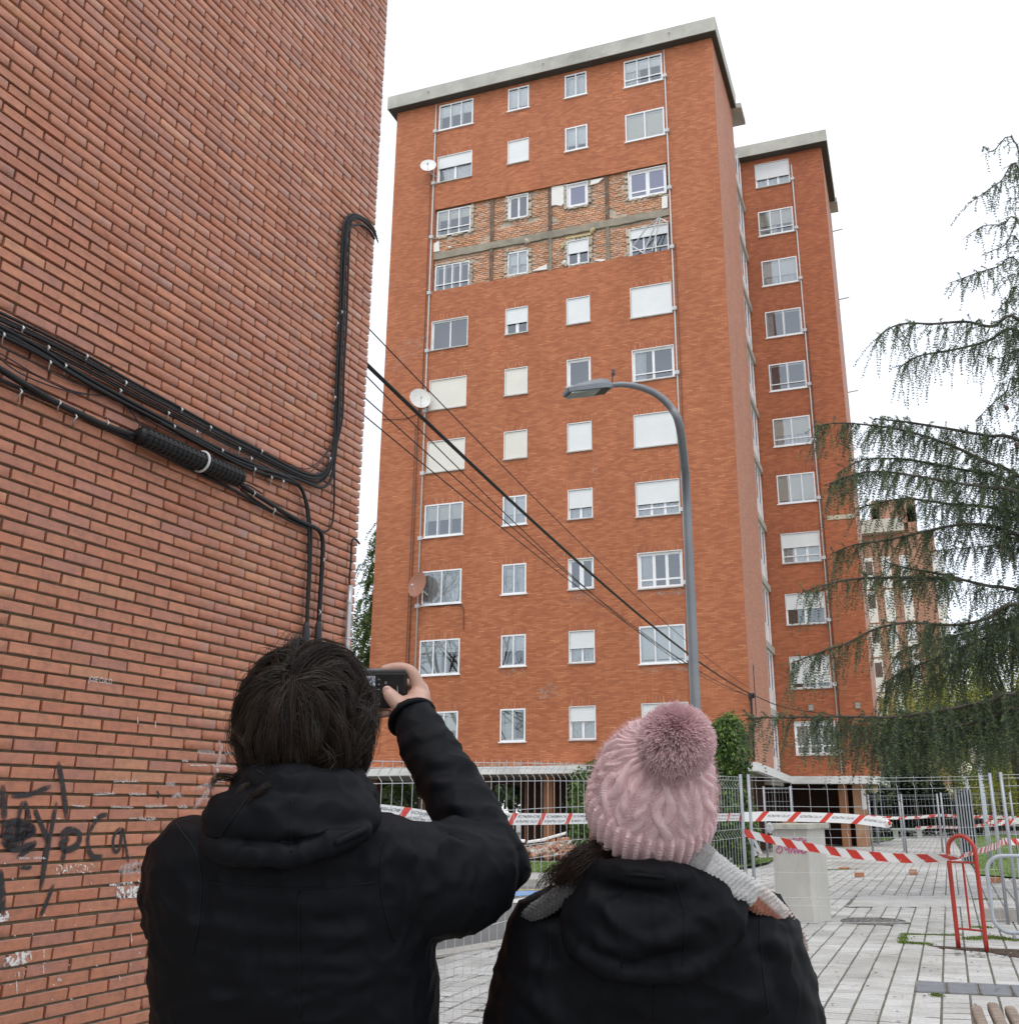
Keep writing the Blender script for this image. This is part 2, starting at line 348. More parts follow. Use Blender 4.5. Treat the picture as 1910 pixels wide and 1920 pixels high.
mb.quad((XL, 52, ZB), (XL, YF, ZB), (XL, YF, 30.988), (XL, 52, 30.988)); mb.quad((XQ, 52, ZB), (XL, 52, ZB), (XL, 52, 30.988), (XQ, 52, 30.988))
mb.quad((XQ, 38.16, ZB), (XQ, 52, ZB), (XQ, 52, 30.988), (XQ, 38.16, 30.988))
mb.build('wall', M_TB, tower)
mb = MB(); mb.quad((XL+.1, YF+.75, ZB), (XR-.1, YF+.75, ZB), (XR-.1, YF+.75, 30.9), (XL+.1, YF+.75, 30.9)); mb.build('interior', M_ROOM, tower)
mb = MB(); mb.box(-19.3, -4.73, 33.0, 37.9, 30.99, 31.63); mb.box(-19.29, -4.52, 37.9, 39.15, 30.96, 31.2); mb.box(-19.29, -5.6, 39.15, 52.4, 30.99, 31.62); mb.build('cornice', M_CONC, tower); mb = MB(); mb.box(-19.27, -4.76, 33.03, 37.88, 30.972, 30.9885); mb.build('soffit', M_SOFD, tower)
for x in (-17.3, -12.0, -6.6):
    s = MB(); s.tube([(x, 33.02, 31.38), (x, 32.90, 31.36)], .03, 8); s.build('drain_spout', M_PIPE, tower)
for c in 'ABCD':
    for r in ROWS:
        if r in (3, 4): continue
        b = wbox(c, r); window(tower, *b, YF, **CFG[c+str(r)])
        if r > 1: lintel(tower, b[0], b[1], b[3], YF, M_LB)
# ---- the bared zone: inner brick, slab edge, columns, plaster, insulation
inner = [wbox(c, r) for c in 'ABCD' for r in (3, 4)]
mb = MB(); wall_holes(mb, DMG[0], DMG[1], DMG[2], DMG[3], YF+.15, [(*h, .1) for h in inner], mi=0); mb.build('inner_wall', M_PLAST, tower)
V = []; F = []; Cc = []
zi = DMG[2]+.01; row = 0
while zi < DMG[3]-.05:
    if not (23.2 < zi+.04 < 23.62):
        x = DMG[0]+(-.12 if row % 2 else 0)
        while x < DMG[1]-.06:
            L = .245; a, b = max(x+.008, DMG[0]), min(x+L-.008, DMG[1]-.005); x += L
            if b-a < .05: continue
            if any(h[0]-.04 < b and a < h[1]+.04 and h[2]-.03 < zi+.075 and zi < h[3]+.03 for h in inner): continue
            nz_ = mnoise.noise(Vector((a*.9, zi*1.3, 3.1)))
            if nz_ > .5 or random.random() < .03: continue
            pr_ = .022+random.uniform(-.008, .014); y0 = YF+.15-pr_; j = random.uniform(-.004, .004); n = len(V)
            V += [(a, y0, zi+j), (b, y0+random.uniform(-.004, .004), zi+j), (b, y0, zi+.078+j), (a, y0, zi+.078+j), (a, YF+.15, zi+j), (b, YF+.15, zi+j), (b, YF+.15, zi+.078+j), (a, YF+.15, zi+.078+j)]
            F += [[n+i for i in q] for q in ((0,1,2,3), (0,4,5,1), (1,5,6,2), (2,6,7,3), (3,7,4,0))]
            t = random.choice([(.66,.36,.22), (.70,.40,.25), (.60,.31,.18), (.64,.42,.30), (.56,.35,.25), (.63,.36,.22)]); t = np.array(t)*random.uniform(.8, 1.12); Cc += [t]*8
    zi += .09; row += 1
def tint_mat(name, rough=.85, nscale=14., amp=.25, bump=.25, spec=.4, dirt=None, dpos=(.55, .7)):
    t = NT(name); a = t.n('ShaderNodeAttribute'); a.attribute_name = 'tint'
    v = t.ramp(t.noise(nscale, 6, .65), [(.25, (1-amp,)*3), (.75, (1+amp*.6,)*3)]); col = t.mix(1., a.outputs['Color'], v, 'MULTIPLY')
    if dirt: col = t.mix(t.ramp(t.noise(nscale*2.3, 5, .7), [(dpos[0], (0,0,0)), (dpos[1], (.8,.8,.8))]), col, dirt)
    t.base(col); t.set(Roughness=rough); t.b.inputs['Specular IOR Level'].default_value = spec
    if bump: t.bump(t.noise(nscale*5, 5), bump, .006)
    MATS[name] = t.m; return t.m
M_TINT = tint_mat('tinted_brick', .9, 7., .25, .3)
ob = fast_mesh('inner_brickwork', V, F, M_TINT, tower, cols=np.array(Cc)); ob['kind'] = 'stuff'
mb = MB(); n = 40; xs = np.linspace(DMG[0], DMG[1], n)
tz = [23.60+.012*math.sin(i*1.7)+random.uniform(-.012, .012) for i in range(n)]; bz = [23.29+random.uniform(-.025, .02) for i in range(n)]; yy = [YF+.035+random.uniform(0, .025) for i in range(n)]
for i in range(n-1):
    mb.quad((xs[i], yy[i], bz[i]), (xs[i+1], yy[i+1], bz[i+1]), (xs[i+1], yy[i+1], tz[i+1]), (xs[i], yy[i], tz[i]))
    mb.quad((xs[i], yy[i], tz[i]), (xs[i+1], yy[i+1], tz[i+1]), (xs[i+1], YF+.15, tz[i+1]), (xs[i], YF+.15, tz[i]))
    mb.quad((xs[i], YF+.15, bz[i]), (xs[i+1], YF+.15, bz[i+1]), (xs[i+1], yy[i+1], bz[i+1]), (xs[i], yy[i], bz[i]))
mb.build('slab_edge', M_CONCD, tower)
for x in (-14.39, -11.86, -9.47):
    for z0, z1 in ((DMG[2], 23.28), (23.6, DMG[3])):
        s = MB(); s.box(x-.065, x+.065, YF+.07, YF+.149, z0, z1); s.box(x-.065, x-.045, YF+.045, YF+.0695, z0, z1); s.box(x+.045, x+.065, YF+.045, YF+.0695, z0, z1)
        s.build('steel_column', M_STEEL if z0 > 23 or x < -12 else M_CONCD, tower)
DCFG = {'A3': dict(panes=3, shut=.32, cream=True, rail=True), 'B3': dict(panes=2, fw=.075, mull=.08), 'C3': dict(panes=1, fw=.12, glass=M_GLASSL), 'D3': dict(panes=2, fw=.10, low=.26, glass=M_GLASSL, mull=.15),
        'A4': dict(panes=4, rail=True, mull=.05), 'B4': dict(panes=2, shut=.5, curtain=1), 'C4': dict(panes=2, shut=.5, mull=.1), 'D4': dict(panes=3, shut=.3, rail=True, mull=.06)}
for k, kw in DCFG.items():
    b = wbox(k[0], int(k[1])); kd = 'flush' if k in ('A4', 'B4', 'A3') else 'in'
    window(tower, b[0]+.03, b[1]-.03, b[2]+.03, b[3]-.04, YF+(.10 if kd == 'flush' else .04), kind=kd, sill=False, **kw)
    s = MB()                                               # broken plaster left round the opening
    for side in range(4):
        m = 13
        for i in range(m):
            u = (i+.5)/m
            if random.random() < .22: continue
            if side < 2: cx, cz = (b[0]-.035 if side == 0 else b[1]+.035), b[2]+(b[3]-b[2])*u; hx, hz = .05*random.uniform(.6, 1.9), (b[3]-b[2])/m*.6
            else: cx, cz = b[0]+(b[1]-b[0])*u, (b[2]-.02 if side == 2 else b[3]+.02); hx, hz = (b[1]-b[0])/m*.6, .035*random.uniform(.5, 1.8)
            if not (DMG[2]+hz < cz < DMG[3]-hz) or not (DMG[0]+hx < cx < DMG[1]-hx): continue
            a = random.uniform(-.3, .3); s.obox((cx, YF+.10+random.uniform(-.012, .02), cz), (hx*math.cos(a), 0, hx*math.sin(a)), (0, .045, 0), (-hz*math.sin(a), 0, hz*math.cos(a)))
    s.build('broken_plaster', M_PLAST, tower)['kind'] = 'stuff'
def panel(px, y0, y1, m=M_FOAM, nm='insulation_board'):
    """board outlined by points (x, z), with thickness"""
    P = [at_y(x, y, YF)[[0, 2]] for x, y in px]; k = len(P); s = MB()
    s.add([(p[0], y0, p[1]) for p in P]+[(p[0], y1, p[1]) for p in P], [tuple(range(k)), tuple(range(2*k-1, k-1, -1))]+[(i, i+k, (i+1) % k+k, (i+1) % k) for i in range(k)]); s.build(nm, m, tower)
panel([(1032, 384), (1033, 348), (1056, 345), (1056, 378), (1051, 384), (1040, 382)], YF+.06, YF+.11)
panel([(997, 507), (1024, 494), (1025, 504), (997, 507.5)], YF+.02, YF+.09)
panel([(811, 472), (812, 456), (822, 451), (823, 470)], YF+.02, YF+.09)
panel([(1240, 390), (1240, 368), (1251, 366), (1251, 388)], YF+.02, YF+.09)
panel([(1106, 345), (1107, 336), (1131, 331), (1120, 341)], YF+.05, YF+.1)
panel([(1112, 488), (1122, 485), (1134, 486), (1133, 490.5)], YF+.0, YF+.08)
panel([(888, 452), (905, 440), (917, 437), (919, 450), (900, 457)], YF+.125, YF+.148, M_PLAST, 'plaster_patch')
panel([(1145, 400), (1160, 395), (1175, 397), (1170, 404), (1146, 408)], YF+.125, YF+.148, M_PLAST, 'plaster_patch')
panel([(1030, 405), (1041, 402), (1043, 411), (1034, 414)], YF+.125, YF+.148, M_PLAST, 'plaster_patch')
def lump(px, r, m, nm):
    p = at_y(*px, YF+.06); s = MB(); s.ball(p, r, r*.6, r*1.2, 10, 7); o = s.build(nm, m, tower, True)
    for v in o.data.vertices: v.co += Vector(v.normal)*mnoise.noise(v.co*9)*r*.8
lump((1110, 433), .10, M_FOAMY, 'foam_lump'); lump((1054, 460), .10, M_FOAMY, 'foam_lump'); lump((989, 453), .12, M_PLAST, 'plaster_lump'); lump((1173, 478), .09, M_PLAST, 'plaster_lump'); lump((1057, 492), .08, M_FOAM, 'foam_lump'); lump((947, 505), .08, M_PLAST, 'plaster_lump'); lump((951, 470), .08, M_PLAST, 'plaster_lump'); lump((843, 463), .06, M_FOAM, 'foam_lump')
s = MB(); s.box(-11.2, -10.15, YF+.03, YF+.13, 23.07, 23.14); s.build('foam_strip', M_FOAMY, tower)
# bent frame hanging out of the lower right broken window
s = MB(); q = lambda x, y, k=.0: at_y(x, y, YF-.12-k)
for a, b in (((1186, 462), (1214, 424)), ((1206, 474), (1234, 408)), ((1222, 470), (1238, 408)), ((1234, 408), (1250, 416)), ((1186, 462), (1206, 474)), ((1214, 424), (1236, 407))): s.tube([q(*a, .1), q(*b, .22)], .028, 5)
s.build('bent_frame', mat('bare_metal', (.55, .56, .57), .4, .15, 4, metal=.3), tower)
# ---- service pipes and boxes
def riser(par, x, z0, z1, Y, m=M_PIPE, r=.028, boxes=()):
    s = MB(); s.tube([(x, Y-.06, z0), (x, Y-.06, (z0+z1)/2), (x, Y-.06, z1)], r, 8); p = s.build('pipe', m, par, True)
    for z in boxes: k = MB(); k.box(x-.08, x+.08, Y-.12, Y-.005, z-.07, z+.07); k.build('junction_box', M_PIPE, p)
riser(tower, -17.06, 2.9, 30.9, YF, boxes=[wbox('A', r)[2]-.02 for r in ROWS]); riser(tower, -6.91, 2.9, 30.9, YF, boxes=[wbox('D', r)[2]+.1 for r in ROWS])
riser(tower, -17.34, 3.0, 17.2, YF, M_BROWNPIPE, .02); riser(tower, -17.44, 3.0, 16.0, YF, M_BROWNPIPE, .012); riser(tower, -6.78, 3., 22, YF, M_BROWNPIPE, .014); riser(tower, -17.2, 17.2, 27.6, YF, M_BROWNPIPE, .014)
s = MB(); s.tube(catmull([at_y(x, y, YF-.03) for x, y in ((787, 1134), (815, 1137), (845, 1134), (866, 1136), (869, 1150), (869, 1180))], 5), .016, 5); s.build('loose_cable', M_BROWNPIPE, tower)
s = MB(); s.tube(catmull([at_y(x, y, YF-.03) for x, y in ((716, 786), (745, 786), (775, 780), (790, 765))], 5), .014, 5); s.build('loose_cable', M_BROWNPIPE, tower)
def dish(px, label, r, m, tilt):
    p = at_y(*px, YF-.34); t = thing('satellite_dish', label, 'satellite dish', (p[0], YF, p[2]), 'satellite dishes on the tower')
    nrm = np.array(tilt, float); nrm /= np.linalg.norm(nrm); a = np.cross(nrm, (0, 0, 1.)); a /= np.linalg.norm(a); b = np.cross(nrm, a); mb = MB(); nu = 24; rings = 5
    vs = [p-nrm*.0+0*a]; fs = []
    for k in range(1, rings+1):
        for i in range(nu):
            th = 2*math.pi*i/nu; q_ = k/rings*r; vs.append(p+a*q_*math.cos(th)+b*q_*1.12*math.sin(th)+nrm*(.22*r*(k/rings)**2))
    fs += [(0, 1+i, 1+(i+1) % nu) for i in range(nu)]
    for k in range(rings-1): fs += [(1+k*nu+i, 1+(k+1)*nu+i, 1+(k+1)*nu+(i+1) % nu, 1+k*nu+(i+1) % nu) for i in range(nu)]
    mb.add(vs, fs); mb.build('reflector', m, t, True)
    s = MB(); s.tube([p-nrm*.01, p-nrm*.14+np.array((0, 0, -.1)), (p[0]+.22, YF-.02, p[2]-.34)], .022, 6); s.build('bracket', M_PIPE, t)
    s = MB(); e = p+nrm*.5*r*1.6-np.array((0, 0, .12)); s.tube([p-b*-r*.9+nrm*.2*r, e], .012, 5); s.build('arm', M_PIPE, t); s = MB(); s.ball(e, .05, nu=8, nv=6); s.build('receiver', M_PIPE, t)
dish((803, 312), 'white satellite dish beside the third floor down window near the top left corner', .34, mat('white_dish', (.75, .75, .74), .5, .05), (.35, -1, .35))
dish((787, 749), 'tall pale satellite dish beside closed shutters halfway up the tower', .42, mat('pale_dish', (.66, .66, .63), .5, .08, dirt=(.5, .5, .47)), (.75, -1, .35))
dish((785, 1097), 'rust brown satellite dish on the lower left of the tower', .44, mat('brown_dish', (.33, .14, .085), .6, .08), (-.30, -1, .18))
# ---- glazed gallery stack in the recess between the towers
for k in range(12):
    zf = 30.7-(k+1)*PITCH+.3
    s = MB(); s.box(XQ-.02, XQ+.22, 38.4, YR-.01, zf-.16, zf+.10); s.build('gallery_slab', M_CONC, tower)
    if k < 11:
        s = MB(); x = XQ+.10
        for y in np.linspace(38.5, 41.8, 5): s.box(x-.03, x+.03, y-.03, y+.03, zf+.10, zf+PITCH-.16)
        s.box(x-.02, x+.02, 38.53, 41.8, zf+.85, zf+.92); s.box(x-.02, x+.02, 38.53, 41.8, zf+2.36, zf+PITCH-.165)
        f = s.build('gallery_window', M_ALU, tower); s = MB(); s.box(x-.012, x+.012, 38.53, 41.8, zf+.10, zf+.849); s.build('gallery_panel', M_ALU, f)
        s = MB(); s.quad((x, 38.53, zf+.92), (x, 41.8, zf+.92), (x, 41.8, zf+2.36), (x, 38.53, zf+2.36)); s.build('pane', M_GLASS, f)
# ---- portico of the main tower
M_WHITE = mat('white_painted_concrete', (.72, .72, .70), .75, .1, 1.5, bump=.15, dirt=(.42, .41, .37))
def canopy(par, pts, yb, nm='canopy'):
    """pts: (x, y, zbottom, ztop) along the outer edge; a slab with an inner edge per point"""
    s = MB(); n = len(pts); vs = []
    for (x, y, zb, zt), (xi, yi) in zip(pts, yb): vs += [(x, y, zb), (x, y, zt), (xi, yi, zt+.02), (xi, yi, zb)]
    fs = []
    for i in range(n-1):
        a, b = i*4, (i+1)*4; fs += [(a, b, b+1, a+1), (a+1, b+1, b+2, a+2), (a+3, b+3, b, a)]
    fs += [(0, 1, 2, 3), ((n-1)*4+3, (n-1)*4+2, (n-1)*4+1, (n-1)*4)]
    s.add(vs, fs); return s.build(nm, M_WHITE, par)
canopy(tower, [(-20, 32.45, 2.60, 2.84), (-4.72, 32.45, 2.52, 2.78), (-4.72, 41.03, 2.34, 2.60)], [(-20, YF-.003), (XR+.003, YF-.003), (XR+.003, 41.03)])
s = MB()
for k in range(70):                                         # broken bits lying on the canopy edge
    x = random.uniform(-18.5, -7); w = random.uniform(.03, .16); s.obox((x, random.uniform(32.6, 33.2), 2.84+w*.4), (w, 0, random.uniform(-.03, .03)), (0, w*.7, 0), (0, 0, w*.4))
o = s.build('canopy_debris', mat('rubble_mix', (.42, .25, .17), .95, .35, 9), tower); o['kind'] = 'stuff'
mb = MB(); mb.box(XL, XR, YF+.001, 38.1, 2.50, 2.615); mb.build('portico_ceiling', M_SOFF, tower)
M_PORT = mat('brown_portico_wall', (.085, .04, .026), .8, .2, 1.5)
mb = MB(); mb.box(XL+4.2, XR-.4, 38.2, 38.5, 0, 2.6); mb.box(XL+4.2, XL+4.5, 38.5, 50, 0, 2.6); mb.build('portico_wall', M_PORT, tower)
M_COLM = mat('orange_brown_column', (.30, .13, .055), .6, .12, 2); M_COLD = mat('shaded_column', (.085, .042, .025), .7, .15, 2)  # orange for the lit column; portico shade put into the dark copy's colour
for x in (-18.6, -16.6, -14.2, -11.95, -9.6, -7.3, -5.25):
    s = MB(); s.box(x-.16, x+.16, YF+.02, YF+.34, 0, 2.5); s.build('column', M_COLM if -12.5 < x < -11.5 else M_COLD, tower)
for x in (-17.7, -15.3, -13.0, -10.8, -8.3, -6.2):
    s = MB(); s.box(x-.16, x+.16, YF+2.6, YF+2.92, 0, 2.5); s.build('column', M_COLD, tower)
M_PROP = mat('orange_steel_prop', (.42, .16, .05), .6, .2, 4)
for i, x in enumerate((-16.2, -13.05, -12.7, -11.2, -10.75, -10.3)):
    t = thing('steel_prop', 'thin orange steel prop under the portico, '+('at the far left', 'second from the left', 'left of the orange column', 'right of the orange column', 'second from the right', 'nearest the bush')[i], 'prop', (x, YF+.8, 0), 'steel props under the portico')
    s = MB(); s.tube([(x, YF+.8, 0), (x, YF+.8, 1.5)], .035, 8); s.build('outer_tube', M_PROP, t); s = MB(); s.tube([(x, YF+.8, 1.5), (x, YF+.8, 2.49)], .025, 8); s.build('inner_tube', M_PROP, t)
    s = MB(); s.box(x-.08, x+.08, YF+.72, YF+.88, 2.48, 2.498); s.build('head_plate', M_PROP, t)
def stain(px, nm='lime_stain', a=(.52, .66), sc=9):
    P = [at_y(x, y, YF-.004) for x, y in px]; s = MB(); s.add(P, [tuple(range(len(P)))]); s.build(nm, stain_m, tower)
t = NT('lime_stain'); t.base((.52, .40, .34)); t.set(Roughness=.9); a_ = t.ramp(t.noise(7, 6, .75), [(.5, (0, 0, 0)), (.68, (.75, .75, .75))]); t.l(a_, t.b.inputs['Alpha']); stain_m = t.m
for px in ([(1051, 1090), (1051, 1035), (1060, 1035), (1060, 1090)], [(1008, 1310), (1012, 1288), (1045, 1286), (1046, 1308)], [(1024, 1295), (1024, 1278), (1034, 1278), (1034, 1295)], [(941, 1085), (942, 1000), (946, 1000), (946, 1085)], [(938, 1270), (938, 1255), (985, 1253), (985, 1268)], [(1068, 1130), (1068, 1108), (1112, 1106), (1112, 1128)], [(1196, 1118), (1197, 1106), (1285, 1102), (1285, 1114)], [(1111, 940), (1111, 845), (1115, 845), (1115, 940)], [(738, 700), (745, 640), (800, 630), (800, 660)], [(1200, 1262), (1200, 1250), (1290, 1246), (1290, 1258)]): stain(px)
# black riser cable at the corner of the tower
s = MB(); s.tube([(-4.93, YF-.05, 4.95), (-4.93, YF-.05, 4.0), (-4.95, YF-.05, 2.85)], .035, 6); s.tube([(-4.80, YF-.04, 4.3), (-4.8, YF-.04, 5.9)], .015, 5); s.box(-5.0, -4.82, YF-.14, YF-.04, 4.82, 4.98); s.build('riser_cable', M_BLACKC, tower)

# ------------------------------------------------------------------ rear tower
rear = thing('apartment_tower', 'narrow set back brick tower wing with a single column of windows', 'building', (-3.4, YR+6, 0))
mb = MB(); wall_holes(mb, XQ+.003, X2, ZB-.1, 31.0, YR, [wbox('E', r) for r in ROWS])
mb.quad((X2, YR, ZB-.1), (X2, 47.5, ZB-.1), (X2, 47.5, 31.0), (X2, YR, 31.0)); mb.quad((X2, 47.5, ZB-.1), (XQ+.003, 47.5, ZB-.1), (XQ+.003, 47.5, 31), (X2, 47.5, 31)); mb.build('wall', M_RB, rear)
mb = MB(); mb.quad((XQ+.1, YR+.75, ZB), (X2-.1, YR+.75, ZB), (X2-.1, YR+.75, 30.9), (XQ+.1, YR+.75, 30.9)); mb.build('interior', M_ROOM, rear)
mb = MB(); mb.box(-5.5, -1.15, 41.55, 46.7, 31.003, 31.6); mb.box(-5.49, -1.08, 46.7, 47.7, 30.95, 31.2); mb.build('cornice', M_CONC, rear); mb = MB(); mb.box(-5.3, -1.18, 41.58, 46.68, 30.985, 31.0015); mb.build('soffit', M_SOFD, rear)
for r in ROWS:
    b = wbox('E', r); window(rear, *b, YR, **CFG['E'+str(r)])
    if r > 1: lintel(rear, b[0], b[1], b[3], YR, M_RLB)
riser(rear, -2.86, 2.7, 30.3, YR, boxes=[wbox('E', r)[2]+.1 for r in ROWS]); riser(rear, -2.76, 2.7, 22, YR, M_BROWNPIPE, .018)
for px in ((1520, 1327), (1608, 1323)):
    p = at_y(*px, YR); s = MB(); s.box(p[0]-.10, p[0]+.10, YR-.05, YR+.0, p[2]-.12, p[2]+.12); v = s.build('vent_grille', M_CONCD, rear)
    for k in range(4): s = MB(); s.box(p[0]-.08, p[0]+.08, YR-.06, YR-.0505, p[2]-.09+k*.05, p[2]-.07+k*.05); s.build('louvre', M_PIPE, v)
s = MB(); s.box(-2.6, X2-.03, YR-.03, YR-.001, 12.93, 13.12); s.build('bare_slab_edge', mat('cream_plaster', (.55, .48, .36), .9, .15, 3), rear)
for z, y in ((29.4, 46.9), (25.6, 47.0), (20.4, 46.5)): s = MB(); s.tube([(X2, y, z), (X2+.5, y, z+.04)], .03, 6); s.build('stub_bracket', M_PIPE, rear)
canopy(rear, [(-4.72, 41.034, 2.32, 2.60), (-1.72, 41.034, 2.28, 2.56), (-1.32, 41.5, 2.27, 2.55), (-1.32, 50, 2.27, 2.55)], [(-4.72, YR-.003), (-2.2, YR-.003), (X2+.003, YR+.2), (X2+.003, 50)])
mb = MB(); mb.box(XR-.0, X2+.002, 41.97, 47, 2.40, 2.515); mb.build('portico_ceiling', M_SOFF, rear)
M_PIER = mat('tan_brick_pier', (.40, .22, .13), .85, .18, 3, dirt=(.45, .33, .22))
mb = MB(); mb.box(-2.52, -2.05, YR-.1, YR+.6, 0, 2.4); mb.build('corner_pier', M_PIER, rear); mb = MB(); mb.box(-3.03, -2.71, YR-.35, YR+.05, 0, 2.3); mb.build('column', M_COLM, rear)
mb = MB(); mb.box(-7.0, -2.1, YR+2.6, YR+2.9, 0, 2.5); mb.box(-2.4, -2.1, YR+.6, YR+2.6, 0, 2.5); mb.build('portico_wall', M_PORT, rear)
mb = MB(); mb.box(-2.2, -2.04, YR-.115, YR-.1005, 1.35, 2.1); mb.build('notice_plate', M_ALU, rear)
# ------------------------------------------------------------------ ground
def smooth(a, b, x): t = min(1, max(0, (x-a)/(b-a))); return t*t*(3-2*t)
def gz(y): return -.15*(1-smooth(3.5, 8.5, y))              # the street dips a little towards the camera
def sheet(name, poly, z, m, kind='structure', zf=False):
    mb = MB(); mb.add([(x, y, z+(gz(y) if zf else 0)) for x, y in poly], [tuple(range(len(poly)))]); o = mb.build(name, m); o['kind'] = kind; return o
t = NT('ground_mat'); c = t.ramp(t.noise(.35, 7, .65), [(.3, (.20, .185, .16)), (.6, (.30, .29, .265)), (.8, (.14, .13, .11))]); t.base(c); t.set(Roughness=.95); t.bump(t.noise(30, 4), .3, .01); M_GROUND = t.m
mb = MB(); ys = [-80, 2.5]+list(np.linspace(3, 9, 13))+[10, 20, 40, 120, 500]; xs = [-260, -20, -6, 0, 6, 20, 260]
mb.add([(x, y, -.03+gz(y)) for y in ys for x in xs], [(j*7+i, j*7+i+1, (j+1)*7+i+1, (j+1)*7+i) for j in range(len(ys)-1) for i in range(6)])
mb.build('ground', M_GROUND)['kind'] = 'structure'
t = NT('asphalt'); n1 = t.noise(.6, 6, .7); n2 = t.noise(60, 3, .6); c = t.mix(.45, t.ramp(n1, [(.3, (.10, .098, .095)), (.7, (.17, .165, .16))]), t.ramp(n2, [(.35, (.06, .06, .06)), (.7, (.26, .255, .25))])); t.base(c); t.set(Roughness=.9); t.bump(n2, .5, .01); M_ASPH = t.m
K1, K2 = at_z(828, 1782)[:2], at_z(956, 1761)[:2]
kd = (K2-K1)/np.linalg.norm(K2-K1); kn = np.array([-kd[1], kd[0]])
KA = K1-kd*9; KB = K2+kd*.4
road_poly = [tuple(KA), tuple(KB), (-3.75, 13.6), (-3.9, 16), (-4.3, 18.2), (-5.2, 19.3), (-40, 20.6), (-40, -2)]
sheet('road', road_poly, -.018, M_ASPH)
# concrete kerb stones along both sides of the road
M_KERB = mat('kerb_concrete', (.42, .40, .36), .9, .15, 3, bump=.3, dirt=(.27, .25, .21))
def kerb(name, path, w, z0, z1, L=.8):
    o = thing(name, None, None); ROOTINV[o.name] = Matrix.Identity(4); o['kind'] = 'structure'
    P = [np.array(p, float) for p in path]
    for a, b in zip(P, P[1:]):
        d = b-a; n = max(1, int(np.linalg.norm(d)/L)); u = d/np.linalg.norm(d); v = np.array([-u[1], u[0]])
        for k in range(n):
            p = a+d*(k+.5)/n; s = MB(); s.obox((p[0], p[1], (z0+z1)/2), (*(u*(np.linalg.norm(d)/n/2-.006)), 0), (*(v*w/2), 0), (0, 0, (z1-z0)/2+random.uniform(-.003, .003))); s.build('kerb_stone', M_KERB, o)
kerb('near_kerb', [KA+kd*5.5-kn*.16, KB-kn*.16, (-3.6, 13.55), (-3.74, 16), (-4.12, 18.25)], .30, -.06, .012)
kerb('far_kerb', [(-5.1, 19.48), (-16, 19.85)], .26, -.05, .11)
sheet('pavement_strip', [(-40, 20.85), (-40, 22.4), (-5.2, 21.7), (-4.5, 20.0), (-5.1, 19.62)], .10, mat('grey_pavement', (.40, .39, .36), .9, .15, 2, dirt=(.25, .24, .2)))
# road paint
M_PAINTW = mat('worn_white_paint', (.62, .62, .60), .8, .12, 5, dirt=(.25, .245, .24)); M_PAINTB = mat('worn_blue_paint', (.16, .30, .55), .8, .2, 5, dirt=(.35, .38, .42)); M_PAINTY = mat('worn_yellow_paint', (.48, .38, .14), .8, .2, 5, dirt=(.2, .2, .18))
def paint(name, px, m, z=-.013): sheet(name, [tuple(at_z(x, y)[:2]) for x, y in px], z, m)
paint('white_marking', [(895, 1697), (935, 1690), (990, 1681), (985, 1686), (960, 1690), (905, 1700)], M_PAINTW)
paint('white_marking', [(930, 1690), (985, 1682), (1040, 1684), (1040, 1690), (930, 1693)], M_PAINTW, -.010)
paint('blue_marking', [(920, 1679), (955, 1670), (1030, 1668), (1040, 1674), (940, 1681)], M_PAINTB); paint('yellow_marking', [(930, 1667.5), (1070, 1665), (1070, 1667), (930, 1669.5)], M_PAINTY)
# lawns: green sheet with real blades
t = NT('lawn_soil'); c = t.ramp(t.noise(3, 6, .7), [(.3, (.075, .13, .022)), (.55, (.12, .19, .035)), (.75, (.15, .16, .055))]); t.base(c); t.set(Roughness=.95); M_LAWN = t.m
M_BLADE = tint_mat('grass_blade', .7, 4, .2, 0)
lawns = [([(-40, 22.5), (-40, 27.3), (-6.2, 27.3), (-4.15, 31.2), (-3.95, 28), (-4.35, 24.6), (-5.2, 21.8)], .06, 9000), ([(.98, 24.2), (1.3, 60), (14, 60), (14, 22), (3, 21.6)], .03, 12000), ([(-2.35, 45.5), (-1.55, 50), (-1.35, 66), (-9, 66), (-9, 60), (-2.3, 59)], .03, 2500)]
def in_poly(x, y, P):
    c = False; j = len(P)-1
    for i in range(len(P)):
        if (P[i][1] > y) != (P[j][1] > y) and x < (P[j][0]-P[i][0])*(y-P[i][1])/(P[j][1]-P[i][1])+P[i][0]: c = not c
        j = i
    return c
def blades(pts, h, w, cols):
    n = len(pts); P = np.array(pts); a = RNG.uniform(0, 2*np.pi, n); hh = h*RNG.uniform(.5, 1.3, n); dx = np.stack([np.cos(a), np.sin(a), 0*a], 1)*w
    lean = np.stack([np.cos(a*3.3), np.sin(a*3.3), 0*a], 1)*hh[:, None]*.45
    V = np.empty((n, 3, 3)); V[:, 0] = P-dx; V[:, 1] = P+dx; V[:, 2] = P+lean+np.stack([0*a, 0*a, hh], 1)
    c = np.array(cols)[RNG.integers(0, len(cols), n)]*RNG.uniform(.7, 1.25, (n, 1)); return V.reshape(-1, 3), np.arange(n*3).reshape(-1, 3), np.repeat(c, 3, 0)
GC = [(.12, .21, .035), (.15, .24, .045), (.09, .17, .03), (.19, .21, .06)]
